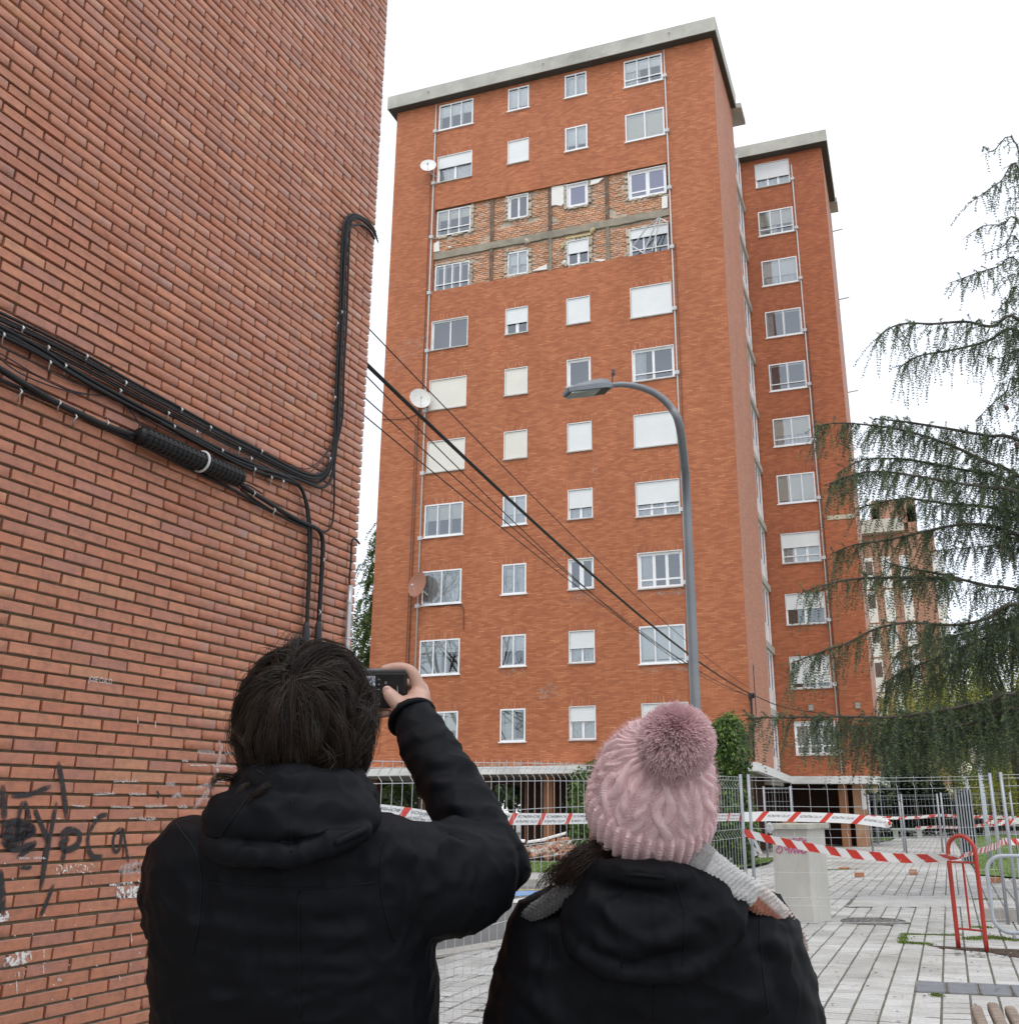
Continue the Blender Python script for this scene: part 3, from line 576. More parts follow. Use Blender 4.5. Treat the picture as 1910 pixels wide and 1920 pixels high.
for poly, z, cnt in lawns:
    sheet('lawn', poly, z, M_LAWN)
    pts = []; x0 = max(-20, min(p[0] for p in poly)); x1 = max(p[0] for p in poly); y0 = min(p[1] for p in poly); y1 = max(p[1] for p in poly)
    while len(pts) < cnt:
        x = random.uniform(x0, x1); y = y0+(y1-y0)*random.random()**1.4
        if in_poly(x, y, poly): pts.append((x, y, z))
    V, F, c = blades(pts, .05, .014, GC); fast_mesh('grass', V, F, M_BLADE, cols=c)['kind'] = 'stuff'
# ------------------------------------------------------------------ tiled pavement
def tile_mat(name, objrand):
    t = NT(name)
    if objrand: oi = t.n('ShaderNodeObjectInfo'); col0 = t.ramp(oi.outputs['Random'], [(0, (.46, .455, .44)), (.5, (.54, .535, .52)), (1, (.60, .595, .58))])
    else: a = t.n('ShaderNodeAttribute'); a.attribute_name = 'tint'; col0 = a.outputs['Color']
    tcn = t.n('ShaderNodeTexCoord'); geo = t.n('ShaderNodeNewGeometry'); w = t.n('ShaderNodeTexWave'); w.bands_direction = 'Y'; w.inputs['Scale'].default_value = 1.57*3; w.inputs['Distortion'].default_value = 1.2; w.inputs['Detail'].default_value = 3; w.inputs['Detail Scale'].default_value = 6
    t.l(geo.outputs['Position'], w.inputs['Vector'])
    gr = t.ramp(w.outputs['Fac'], [(.03, (.62, .61, .58)), (.14, (1, 1, 1))])
    def nz(sc, d, r):
        z = t.n('ShaderNodeTexNoise'); z.inputs['Scale'].default_value = sc; z.inputs['Detail'].default_value = d; z.inputs['Roughness'].default_value = r; t.l(geo.outputs['Position'], z.inputs['Vector']); return z.outputs['Fac']
    col = t.mix(.75, col0, gr, 'MULTIPLY'); col = t.mix(1, col, t.ramp(nz(.8, 6, .7), [(.3, (.72, .71, .68)), (.6, (1.05, 1.05, 1.05))]), 'MULTIPLY'); col = t.mix(.8, col, t.ramp(nz(35, 4, .7), [(.3, (.75, .74, .72)), (.65, (1.06, 1.06, 1.06))]), 'MULTIPLY')
    t.base(col); t.set(Roughness=.82); t.bump(nz(60, 4, .6), .3, .004); return t.m
M_TILE = tile_mat('paving_tile_obj', True); M_TILES = tile_mat('paving_tile_joined', False)
pave = thing('pavement', None, None); pave['kind'] = 'structure'; ROOTINV[pave.name] = Matrix.Identity(4)
TA = rad(1.25); tu = np.array([math.cos(TA), -math.sin(TA)]); tv = np.array([math.sin(TA), math.cos(TA)])
M_JOINT = mat('joint_dirt', (.145, .135, .11), .95, .3, 6, dirt=(.10, .12, .045))
bx = [(-14, 6.9), (-5.8, 6.9)]; paved = [(-4.2, 24.6), (-4.0, 28), (-4.3, 31.5), (-5.4, 33.2), (-3.2, 46), (-2.3, 45.8), (-1.5, 50), (-1.35, 66), (1.15, 66), (.98, 24.2), (2.9, 21.5), (7, 21.3), (7, 3), (-3.8, 3)]
mb = MB(); ys = list(np.linspace(2, 9, 15))+[10, 15, 25, 45, 70]
sheet('paving_bed', [(-4.2, 24.6), (-4.0, 28), (-4.3, 31.5), (-5.4, 33.2), (-3.2, 46), (-2.3, 45.8), (-1.5, 50), (-1.35, 66), (1.15, 66), (.98, 24.2), (2.9, 21.5), (7, 21.3), (7, 8.6), (-3.6, 8.6), (-3.6, 13.5), (-3.7, 16), (-4.1, 18.3), (-4.9, 19.6)], -.009, M_JOINT)
mb = MB()
for a, b in zip(np.linspace(2, 8.6, 12), np.linspace(2, 8.6, 12)[1:]): mb.quad((-3.6, a, -.009+gz(a)), (7, a, -.009+gz(a)), (7, b, -.009+gz(b)), (-3.6, b, -.009+gz(b)))
mb.build('paving_bed', M_JOINT)['kind'] = 'structure'
sheet('paving_bed', [tuple(KB-kn*.3), tuple(KA-kn*.3), (-8, 1.5), (-3.6, 6), (-3.6, 12.4)], -.0095, M_JOINT)
far_path = [(-4.1, 26.0), (-4.0, 28), (-4.3, 31.5), (-5.4, 33.2), (-3.2, 46), (-2.3, 45.8), (-1.5, 50), (-1.35, 66), (1.15, 66), (.99, 26.0)]
slab_poly = [tuple(at_z(x, y)[:2]) for x, y in ((1608, 1680), (1798, 1680), (1812, 1701), (1590, 1701))]
def tile_ok(p):
    x, y = p
    if in_poly(x, y, road_poly): return False
    for k in (lawns[0][0], lawns[1][0]):
        if in_poly(x, y, k): return False
    q = np.array(p)-K1
    if q@kn > -.32 and -9.5 < q@kd < np.linalg.norm(KB-K1)+.2 and q@kn < 3: return False
    if -4.5 < x < -3.4 and 12.2 < y < 19: return x > -3.42-(.0 if y < 16 else .28*(y-16)/2.2)
    if y > 18.6 and x < -4.15: return False
    # things set into the paving
    if (x+.74)**2+((y-14.25))**2 < .40**2: return False
    if -.22 < x-.0 and 9.02 < y < 9.62 and x < 1.25: return False
    if in_poly(x, y, slab_poly): return False
    if -.25 < x < 2.5 and 12.1 < y < 12.4 and False: return False
    return True
TS = .20; parts = []; rest = []
for j in range(int(5.0/TS), int(26/TS)):
    for i in range(-32, 34):
        p = tu*(i+.5)*TS+tv*(j+.5)*TS
        if p[0] > 6.8 or not tile_ok(p): continue
        X, Y, d = to_px((p[0], p[1], 0)); vis = -20 < X < 1930 and -20 < Y < 1935
        if Y < 1400: continue
        if not vis and (d > 16 or p[0] < -7): continue
        hid = X < 830 or (X < 1500 and Y > 1640 and X > 900 and (X-1210)/330 < (Y-1600)/250 and X < 1210+1.2*(Y-1500))
        parts.append(((d if vis and not hid else d+100), p)) 
parts.sort(key=lambda q: q[0])
def tile_geo(p, w=TS, gap=.0045, gapx=.009):
    hx, hy = w/2-gapx, w/2-gap; z = random.uniform(-.0025, .0025); tl = (random.uniform(-.004, .004), random.uniform(-.004, .004)); b = .006
    o = []
    for ex, ey, zz in ((hx, hy, -.012), (hx, hy, -.003), (hx-b, hy-b, 0)):
        for sx, sy in ((-1, -1), (1, -1), (1, 1), (-1, 1)): o.append((sx*ex, sy*ey, zz+z+tl[0]*sx+tl[1]*sy))
    return o
TF = [(8, 9, 10, 11)]+[(a+k, a+(k+1) % 4, a+4+(k+1) % 4, a+4+k) for a in (0, 4) for k in range(4)]
tmesh = []
for k in range(6):
    me = bpy.data.meshes.new('paving_tile'); me.from_pydata(tile_geo(None), [], TF); me.materials.append(M_TILE); me.update(); tmesh.append(me)
V = []; F = []; Cc = []
for n, (d, p) in enumerate(parts):
    z = gz(p[1])
    if n < 300:
        o = bpy.data.objects.new('paving_tile', tmesh[n % 6]); COL.objects.link(o); o.parent = pave; o.location = (p[0], p[1], z); o.rotation_euler = (0, 0, -TA+random.choice((0, math.pi)))
    else:
        k = len(V); V += [(p[0]+q[0]*tu[0]+q[1]*tv[0], p[1]+q[0]*tu[1]+q[1]*tv[1], z+q[2]) for q in tile_geo(None)]; F += [[k+i for i in f] for f in TF]
        Cc += [np.array((.54, .535, .52))*random.uniform(.86, 1.12)]*12
fast_mesh('paving', V, F, M_TILES, pave, cols=np.array(Cc))['kind'] = 'stuff'
# distant stretch of the path, too far to tell its tiles apart
t = NT('far_paving'); g = t.n('ShaderNodeNewGeometry'); b = t.n('ShaderNodeTexBrick'); b.offset = 0; b.inputs['Scale'].default_value = 1; b.inputs['Brick Width'].default_value = .2; b.inputs['Row Height'].default_value = .2; b.inputs['Mortar Size'].default_value = .008
b.inputs['Color1'].default_value = (.52, .515, .50, 1); b.inputs['Color2'].default_value = (.60, .595, .58, 1); b.inputs['Mortar'].default_value = (.17, .16, .13, 1); mp = t.n('ShaderNodeMapping'); mp.inputs['Rotation'].default_value = (0, 0, TA); t.l(g.outputs['Position'], mp.inputs[0]); t.l(mp.outputs[0], b.inputs['Vector'])
t.base(t.mix(1, b.outputs['Color'], t.ramp(t.noise(.4, 6, .7), [(.35, (.62, .60, .55)), (.6, (1, 1, 1))]), 'MULTIPLY')); t.set(Roughness=.85)
sheet('far_path', far_path, -.003, t.m)
sheet('concrete_slab', [tuple(at_z(x, y)[:2]) for x, y in ((1608, 1680), (1798, 1680), (1812, 1701), (1590, 1701))], .002, mat('cement_patch', (.50, .49, .47), .85, .12, 3, dirt=(.3, .29, .27)))
# manhole cover, drain gratings
M_IRON = mat('cast_iron', (.16, .155, .15), .7, .2, 9, bump=.4, dirt=(.25, .23, .2))
t = thing('manhole_cover', 'round grey iron manhole cover set in the pale paving', 'manhole cover', (-.74, 14.25, 0))
s = MB(); s.tube([(-.74, 14.25, -.02), (-.74, 14.25, .004)], .37, 40); s.build('lid', M_IRON, t)
for k in range(3):
    r = .10+.09*k
    for i in range(6+5*k): a = 2*math.pi*i/(6+5*k); s = MB(); s.box(-.74+r*math.cos(a)-.02, -.74+r*math.cos(a)+.02, 14.25+r*math.sin(a)-.02, 14.25+r*math.sin(a)+.02, .0041, .010); s.build('stud', M_IRON, t)
s = MB(); P = [(-.74+.39*math.cos(a), 14.25+.39*math.sin(a), .002) for a in np.linspace(0, 2*math.pi, 41)]; s.tube(P, .014, 5, caps=False); s.build('rim', M_IRON, t)
M_GALV = mat('galvanised_grating', (.34, .36, .39), .5, .12, 8, metal=.35)
for k, nm in enumerate(('leftmost of the drain gratings in the paving', 'second of the drain gratings in the paving from the left', 'third of the drain gratings in the paving from the left', 'rightmost drain grating at the edge of the picture')):
    x0 = -.20+.24*k; t = thing('drain_grating', 'grey metal '+nm if k != 3 else nm, 'drain grating', (x0+.11, 9.3, 0), 'drain gratings in the pavement')
    s = MB(); s.box(x0, x0+.23, 9.06, 9.56, -.02, -.012); s.box(x0, x0+.012, 9.06, 9.56, -.0119, .003); s.box(x0+.218, x0+.23, 9.06, 9.56, -.0119, .003); s.build('frame', M_IRON, t)
    for i in range(15): s = MB(); y = 9.065+i*.034; s.box(x0+.013, x0+.217, y, y+.017, -.008, .003); s.build('bar', M_GALV, t)
# moss and weeds in the joints
pts = []
def mossline(a, b, n, w=.03):
    a = at_z(*a)[:2]; b = at_z(*b)[:2]
    for _ in range(n): p = a+(b-a)*random.random()+np.array([random.gauss(0, w), random.gauss(0, w)]); pts.append((p[0], p[1], gz(p[1])+.002))
mossline((1690, 1768), (1745, 1772), 500); mossline((1695, 1752), (1690, 1770), 350, .025); mossline((1700, 1753), (1800, 1755), 450, .02); mossline((1815, 1762), (1862, 1758), 900, .06); mossline((1830, 1740), (1850, 1740), 300, .05); mossline((1870, 1760), (1909, 1765), 500, .05); mossline((1750, 1867), (1762, 1869), 150, .02); mossline((1820, 1687), (1880, 1687), 260, .04); mossline((1540, 1632), (1600, 1630), 500, .1); mossline((1700, 1612), (1730, 1612), 200, .1)
V, F, c = blades(pts, .016, .007, [(.12, .19, .025), (.16, .22, .03), (.08, .13, .02)]); fast_mesh('moss', V, F, M_BLADE, cols=c)['kind'] = 'stuff'
# dark soil strip and leaf litter by the hoops, specks of dirt
sheet('soil_strip', [tuple(at_z(x, y)[:2]) for x, y in ((1735, 1773), (1800, 1777), (1930, 1782), (1930, 1800), (1850, 1786), (1770, 1780))], .004, mat('dark_soil', (.07, .045, .03), .95, .4, 20, bump=.6))
V = []; F = []; Cc = []
for k in range(260):
    if k < 120: p = at_z(random.uniform(1790, 1930), random.uniform(1780, 1797))
    else: p = at_z(random.uniform(1500, 1905), random.uniform(1640, 1915))
    n = len(V); a = random.uniform(0, 6.3); r = random.uniform(.008, .022) if k > 120 else random.uniform(.01, .025); u = np.array((math.cos(a), math.sin(a), random.uniform(-.2, .2)))*r; v = np.array((-math.sin(a), math.cos(a), random.uniform(-.2, .2)))*r*.6; c0 = p+np.array((0, 0, gz(p[1])+.010))
    V += [c0-u, c0-v, c0+u, c0+v]; F.append((n, n+1, n+2, n+3)); Cc += [np.array(random.choice([(.07, .04, .025), (.10, .045, .03), (.05, .04, .035)]))]*4
fast_mesh('fallen_leaves', V, F, M_TINT, cols=np.array(Cc))['kind'] = 'stuff'
# ------------------------------------------------------------------ brick building on the left, its bricks laid one by one
WA = .0490303; WD = np.array([math.sin(WA), math.cos(WA), 0]); WN = np.array([math.cos(WA), -math.sin(WA), 0]); WP = 4.2; WS1 = 6.352
def wp(s, z, t=0.): return WD*s-WN*(WP-t)+np.array((0, 0, z))
def on_wall(x, y, t=0.): r = ray(x, y); return O3+r*(-(WP-t)/(r@WN))
lb = thing('brick_building', 'near brick building on the left with cables along its graffiti covered wall', 'building', wp(3, -.15, -4))
mb = MB()
def wquad(a, b, c, d): mb.quad(*[wp(*q) for q in (a, b, c, d)])
T0, TB = -.022, -9.; HB_ = 9.7
wquad((-8, -.3, T0), (WS1-.012, -.3, T0), (WS1-.012, HB_, T0), (-8, HB_, T0)); wquad((WS1-.012, -.3, T0), (WS1-.012, -.3, TB), (WS1-.012, HB_, TB), (WS1-.012, HB_, T0)); wquad((-8, HB_, T0), (WS1-.012, HB_, T0), (WS1-.012, HB_, TB), (-8, HB_, TB)); wquad((-8, -.3, TB), (-8, -.3, T0), (-8, HB_, T0), (-8, HB_, TB)); wquad((-8, -.3, TB), (-8, HB_, TB), (WS1-.012, HB_, TB), (WS1-.012, -.3, TB))
M_MORT = mat('grey_tan_mortar', (.20, .155, .095), .95, .25, 9, bump=.5, bscale=120, dirt=(.12, .09, .06))
mb.build('wall', M_MORT, lb)
def brickmat(name, objcol):
    t = NT(name)
    if objcol: c0 = t.n('ShaderNodeObjectInfo').outputs['Color']
    else: a = t.n('ShaderNodeAttribute'); a.attribute_name = 'tint'; c0 = a.outputs['Color']
    g = t.n('ShaderNodeNewGeometry')
    def nz(sc, d, r, st=None):
        z = t.n('ShaderNodeTexNoise'); z.inputs['Scale'].default_value = sc; z.inputs['Detail'].default_value = d; z.inputs['Roughness'].default_value = r
        if st: mp = t.n('ShaderNodeMapping'); mp.inputs['Scale'].default_value = st; t.l(g.outputs['Position'], mp.inputs[0]); t.l(mp.outputs[0], z.inputs['Vector'])
        else: t.l(g.outputs['Position'], z.inputs['Vector'])
        return z.outputs['Fac']
    col = t.mix(1, c0, t.ramp(nz(22, 6, .65), [(.28, (.74, .72, .74)), (.5, (1, 1, 1)), (.75, (1.18, 1.12, 1.05))]), 'MULTIPLY')
    col = t.mix(.9, col, t.ramp(nz(9, 4, .6, (1, 1, 5)), [(.3, (.85, .85, .88)), (.65, (1.1, 1.06, 1.02))]), 'MULTIPLY')
    sp = t.ramp(nz(95, 3, .7), [(.66, (0, 0, 0)), (.74, (1, 1, 1))]); col = t.mix(sp, col, (.13, .06, .045))
    sp2 = t.ramp(nz(6.3, 6, .75), [(.66, (0, 0, 0)), (.76, (.45, .45, .45))]); col = t.mix(sp2, col, (.44, .34, .29))
    t.base(col); t.set(Roughness=.55); t.b.inputs['Specular IOR Level'].default_value = .6; t.b.inputs['Sheen Weight'].default_value = .42; t.b.inputs['Sheen Roughness'].default_value = .4; t.bump(nz(150, 5, .65), .35, .004); return t.m
M_BO, M_BJ = brickmat('facing_brick', True), brickmat('facing_brick_joined', False)
BCOL = [(.46, .168, .086)]*6+[(.43, .150, .078)]*5+[(.49, .188, .098)]*5+[(.42, .165, .102)]*3+[(.39, .158, .112)]*2+[(.53, .240, .122)]*1+[(.43, .138, .070)]*2
BH, BJ = .0488, .0146
def brick_geo(L, seed):
    r = random.Random(seed); h = BH/2; o = []; e = .0022
    for ins, t in ((0, -.06), (0, -.0022), (e, 0)):
        for sx, sz in ((-1, -1), (1, -1), (1, 1), (-1, 1)):
            j = .0018 if t > -.05 else 0
            o.append((sx*(L/2-ins*(1+r.random()*.8))+r.uniform(-j, j), t+(r.uniform(-.0012, .0012) if t == 0 else 0), sz*(h-ins*(.7+r.random()*.7))+r.uniform(-j, j)*.7))
    return o
BF = [(8, 9, 10, 11)]+[(a+k, a+(k+1) % 4, a+4+(k+1) % 4, a+4+k) for a in (0, 4) for k in range(4)]
# local brick frame: x along the wall, y out of the wall, z up
bl = []
drift = 0.
for j in range(-3, 150):
    drift = max(-.05, min(.05, drift+random.gauss(0, .012))); z = j*(BH+BJ)+.03; s = WS1
    first = True
    while s > .3:
        L = .2370 if not (first and j % 2) else .114
        first = False; c = s-L/2
        bl.append((c, z, L)); s -= L+BJ+(max(0, drift)*.18 if s > WS1-.6 else random.uniform(-.0035, .0035))
def facing(c, z):
    p = wp(c, z); X, Y, d = to_px(p); inn = -10 < X < 740 and -15 < Y < 1930 and d > 0
    behind = X > 275 and Y > 1545 or (455 < X and Y > 1240)
    dist = np.linalg.norm(p-O3); ct = abs((p-O3)@WN)/dist
    return ct/dist**2*(1 if inn and not behind else .001)
bl.sort(key=lambda b: -facing(b[0], b[1]))
RW = np.array([WD, WN, (0, 0, 1)]).T                                    # columns: along, out, up
MW = Matrix(RW.tolist()).to_4x4()
bmesh_pool = {}
for L in (.2370, .114):
    for k in range(6):
        me = bpy.data.meshes.new('brick'); me.from_pydata(brick_geo(L, k*7+int(L*1000)), [], [f[::-1] for f in BF]); me.materials.append(M_BO); me.update(); bmesh_pool[(L, k)] = me
V = []; F = []; Cc = []
for n, (c, z, L) in enumerate(bl):
    col = (.62*np.array(random.choice(BCOL))+.38*np.array((.455, .168, .088)))*np.array((.96, 1.0, 1.02))*random.uniform(.93, 1.07); pr_ = random.uniform(-.002, .003); tilt = random.gauss(0, .0035); p = wp(c, z+random.uniform(-.0012, .0012), pr_)
    if n < 300:
        o = bpy.data.objects.new('brick', bmesh_pool[(L, n % 6)]); COL.objects.link(o); child(o, lb); m = MW.copy(); m = m @ Matrix.Rotation(tilt, 4, 'Y'); m.translation = Vector(p.tolist()); o.matrix_basis = m; o.color = (*col, 1)
    else:
        g = brick_geo(L, n); k = len(V); V += [p+RW@np.array(q) for q in g]; F += [[k+i for i in f[::-1]] for f in BF]; Cc += [col]*12
o = fast_mesh('brickwork', V, F, M_BJ, lb, cols=np.array(Cc)); o['kind'] = 'stuff'
# ------------------------------------------------------------------ paint and scribbles on the wall
def spray(name, c, alpha0, alpha1, sc=60, soft=False):
    t = NT(name); t.base(c); t.set(Roughness=.6); g = t.n('ShaderNodeNewGeometry'); z = t.n('ShaderNodeTexNoise'); z.inputs['Scale'].default_value = sc; z.inputs['Detail'].default_value = 5; z.inputs['Roughness'].default_value = .7
    t.l(g.outputs['Position'], z.inputs['Vector']); a = t.ramp(z.outputs['Fac'], [(alpha0, (0, 0, 0)), (alpha1, (1, 1, 1))])
    if soft: at_ = t.n('ShaderNodeAttribute'); at_.attribute_name = 'tint'; a = t.mix(1., a, at_.outputs['Color'], 'MULTIPLY')
    t.l(a, t.b.inputs['Alpha']); return t.m
M_SPK = spray('black_spray_paint', (.018, .017, .02), .22, .50, 45, True); M_SPW = spray('white_marker', (.72, .68, .66), .36, .5, 160, True); M_SPF = spray('faded_white_spray', (.62, .52, .50), .35, .75, 40, True); M_WPNT = spray('scraped_white_paint', (.75, .72, .70), .44, .54, 45)
def stroke(name, pts, w, m, sc=2.653, ox=0, oy=1200, t=.0055, sm=6):
    P = [on_wall(x/sc+ox, y/sc+oy, t) for x, y in pts]; P = catmull(P, sm) if len(P) > 2 else np.array([P[0]+(P[1]-P[0])*k/6 for k in range(7)])
    T = np.gradient(P, axis=0); T /= np.linalg.norm(T, axis=1, keepdims=True)+1e-9; B = np.cross(T, WN); n = len(P)
    ww = [w/2*1.25*(.92+.12*math.sin(k*.35+len(pts)))*min(1, .6+.2*min(k, n-1-k)) for k in range(n)]; al = [min(1, .35+.3*min(k, n-1-k)) for k in range(n)] if n > 6 and w > .01 else [1]*n
    V = np.array([P[k]+B[k]*ww[k]*e for k in range(n) for e in (-1, -.55, .55, 1)]); C = np.array([(a_, a_, a_) for k in range(n) for a_ in (.0, al[k], al[k], .0)])
    return fast_mesh(name, V, np.array([(4*k+q, 4*k+4+q, 4*k+5+q, 4*k+1+q) for k in range(n-1) for q in range(3)]), m, lb, cols=C)
for pts, w in (([(15, 720), (18, 800), (25, 900)], .035), ([(50, 777), (150, 768), (255, 728)], .030), ([(290, 605), (312, 720), (335, 905)], .034), ([(165, 825), (205, 920), (243, 1010)], .030), ([(283, 805), (252, 960), (225, 1100), (205, 1240)], .030), ([(268, 1215), (235, 1300), (200, 1382)], .026), ([(112, 800), (92, 900), (85, 1000)], .024), ([(122, 800), (140, 850), (150, 905)], .024),
               ([(0, 925), (80, 905), (155, 925), (160, 965), (60, 985), (5, 970)], .034), ([(5, 1000), (70, 1040), (150, 1025), (185, 1005)], .034), ([(5, 950), (90, 940), (150, 950), (70, 1010), (20, 1020)], .05), ([(85, 1085), (130, 1055), (175, 1025)], .026), ([(300, 985), (340, 945), (395, 965), (385, 1020), (330, 1045), (305, 1010), (350, 990)], .034), ([(325, 1040), (318, 1070), (310, 1100)], .03),
               ([(540, 868), (490, 885), (445, 960), (440, 1030), (465, 1078), (515, 1075)], .026), ([(600, 930), (565, 985), (570, 1050), (595, 1040), (610, 940), (625, 1020), (640, 1110)], .020), ([(2, 1140), (10, 1220), (12, 1310), (5, 1390)], .034), ([(100, 1130), (130, 1135), (160, 1130)], .02), ([(780, 750), (790, 770), (782, 790)], .014)): stroke('graffiti_stroke', pts, w, M_SPK)
for pts, w in (([(1088, 500), (1100, 530), (1112, 545)], .03), ([(1102, 520), (1085, 620), (1062, 700), (1010, 780), (960, 845)], .034), ([(965, 745), (1030, 720), (1195, 668)], .03), ([(1045, 700), (1035, 760), (1020, 800)], .03), ([(820, 722), (845, 716), (872, 722)], .03), ([(850, 790), (880, 770), (915, 775)], .03), ([(590, 1150), (660, 1135), (715, 1128)], .07)): stroke('faded_graffiti_stroke', pts, w, M_SPF, t=.006)
def scribble(x0, y0, x1, y1, n, h, name='scribble', m=M_SPW, w=.004, seed=0):
    r = random.Random(seed+int(x0)); pts = []
    for k in range(n*4+1):
        u = k/(n*4); pts.append((x0+(x1-x0)*u+r.uniform(-3, 3)+5*math.sin(k*1.57+1), y0+(y1-y0)*u+h*math.cos(k*1.57)*r.uniform(.35, 1)))
    stroke(name, pts, w, m, t=.0062, sm=3)
for k, (x0, y0, x1, y1, n, h) in enumerate(((1115, 562, 1180, 563, 5, 9), (905, 600, 935, 600, 3, 7), (940, 622, 1025, 622, 7, 7), (1050, 622, 1170, 628, 10, 9), (1115, 680, 1170, 676, 4, 8), (562, 703, 685, 702, 8, 8), (462, 768, 570, 762, 8, 8), (640, 766, 725, 766, 7, 7), (360, 823, 425, 828, 5, 6), (550, 828, 660, 832, 8, 8), (720, 826, 830, 824, 9, 9), (880, 828, 928, 828, 4, 12), (640, 888, 680, 886, 3, 6), (690, 888, 775, 886, 6, 15), (90, 1086, 145, 1084, 5, 7), (168, 1086, 225, 1084, 5, 6), (460, 884, 480, 884, 2, 6), (282, 888, 300, 888, 2, 6), (285, 1690, 305, 1690, 3, 10))): scribble(x0, y0, x1, y1, n, h, seed=k)
def text_mesh(s, size=1., font=None):
    c = bpy.data.curves.new('lettering', 'FONT'); c.body = s; c.size = size; c.align_x = 'LEFT'; o = bpy.data.objects.new('lettering', c); COL.objects.link(o)
    dg = bpy.context.evaluated_depsgraph_get(); me = bpy.data.meshes.new_from_object(o.evaluated_get(dg)); bpy.data.objects.remove(o); bpy.data.curves.remove(c); return me
def wall_text(s, x, y, h, m, sx=1., jit=.1):
    """hand-written word: pixel position of its lower left corner, letter height in metres"""
    me = text_mesh(s, 1.0); p0 = on_wall(x, y, .0063); p1 = on_wall(x+10, y, .0063); k = h/.7
    for v in me.vertices:
        wob = jit*mnoise.noise(Vector((v.co.x*2.3, v.co.y*2.1, x))); q = p0+WD*(v.co.x*k*sx+wob*k*.5)+np.array((0, 0, v.co.y*k+wob*k)); v.co = Vector(q.tolist())
    me.materials.clear(); me.materials.append(m); return link('lettering', me, lb)
M_SPT = spray('white_paint_letters', (.72, .68, .66), .33, .48, 160); wall_text('JOSE CUCO', 166, 1277, .026, M_SPT, .8); wall_text('ASOCIACION DE', 370, 1413, .022, M_SPT, .62, .06); wall_text('DANO', 103, 1640, .042, M_WPNT, .95); wall_text('BC', 152, 1638, .042, M_WPNT, .95); wall_text('UI', 256, 1656, .05, M_WPNT, .9)
def patch(px, m=M_WPNT, t=.0058, nm='paint_patch'):
    mb = MB(); P = [on_wall(x, y, t) for x, y in px]; mb.add(P, [tuple(range(len(P)))]); mb.build(nm, m, lb)
patch([(219, 1663), (272, 1662), (272, 1683), (219, 1685)]); patch([(4, 1800), (30, 1786), (58, 1783), (60, 1800), (45, 1808), (8, 1815)]); patch([(0, 1712), (16, 1708), (18, 1725), (0, 1730)]); patch([(6, 1822), (45, 1812), (88, 1810), (88, 1825), (8, 1835)], spray('thin_white_splash', (.72, .69, .67), .58, .66, 70)); patch([(205, 1658), (250, 1653), (250, 1658), (206, 1662)])
for x, y, l in ((82, 1780, 18), (31, 1840, 24), (246, 1750, 22), (224, 1830, 10), (81, 1810, 16), (35, 1822, 10), (258, 1345, 14), (291, 1352, 14), (470, 1296, 9)): stroke('paint_drip', [(x, y), (x+1, y+l)], .006, M_SPW, 1, 0, 0)
for k in range(26): x, y = random.uniform(5, 270), random.uniform(1600, 1880); stroke('paint_fleck', [(x, y), (x+random.uniform(1, 4), y+random.uniform(0, 2))], .006, M_SPW, 1, 0, 0)

# ------------------------------------------------------------------ cables on the wall
M_CAB = mat('black_pvc', (.009, .009, .010), .45, .25, 10, spec=.3); M_CABG = mat('grey_pvc', (.030, .030, .036), .45, .2, 10, spec=.3); M_CLIP = mat('zinc_clip', (.55, .55, .54), .35, .15, 12, metal=.6)
def wcable(par, px, r, t=.03, m=None, nm='cable', n=6, k=7, jit=0.):
    P = [on_wall(x, y, t+random.uniform(-jit, jit)) for x, y in px]; s = MB(); s.tube(catmull(P, k), r, n); return s.build(nm, m or M_CAB, par, True)
cb = thing('cable_bundle', 'bundle of black cables running up across the brick wall and hooking round its corner', 'cables', on_wall(330, 780, .03))
top = [(-30, 570), (0, 586), (80, 624), (162, 667), (250, 717), (339, 765), (420, 810), (490, 846), (540, 873), (575, 888), (600, 889), (618, 868), (626, 825), (629, 780), (632, 690), (637, 600), (640, 500), (643, 432), (650, 408), (665, 401), (688, 413), (704, 434)]
def shifted(o, e0=0, e1=0, s2=0):
    out = []
    for i, (x, y) in enumerate(top):
        u = min(1, i/8); v = max(0, min(1, (i-11)/2)); w_ = max(0, (i-17)/4)
        out.append((x+e1*v*(1-w_*.6)-e0*0, y+o*(1-v)*(1-.55*u)+s2*w_))
    return out
for o, e1, r, s2 in ((0, 0, .0085, 0), (8, 3, .006, 4), (15, 6, .0065, 9), (23, 9, .005, 13), (30, -2, .005, 2), (35, 12, .0055, 18), (11, 14, .004, 22)): wcable(cb, shifted(o, 0, e1, s2), r, .025+.012*random.random(), None if o != 11 else M_CABG)
wcable(cb, [(-30, 598), (0, 612), (75, 652), (150, 700), (225, 742), (310, 788), (400, 836), (480, 872), (530, 890), (556, 897), (578, 906), (600, 914), (617, 905), (625, 880), (630, 840), (633, 790), (637, 690), (641, 600), (645, 500), (650, 440), (660, 424), (676, 421), (692, 432), (702, 448)], .011, .036)
wcable(cb, [(-30, 606), (0, 621), (75, 662), (150, 709), (225, 751), (310, 797), (400, 846), (470, 880), (530, 898), (560, 910), (574, 940), (580, 975), (583, 1000), (582, 1040), (580, 1090), (577, 1140), (575, 1195)], .013, .035)
wcable(cb, [(-30, 618), (0, 628), (80, 668), (160, 716), (250, 764), (350, 815), (450, 866), (520, 888), (556, 905), (570, 930), (578, 985), (579, 1050), (576, 1120), (574, 1195)], .010, .04)
wcable(cb, [(629, 780), (628, 830), (627, 890), (626, 950), (622, 983), (612, 996), (600, 994), (588, 985)], .0075, .03)
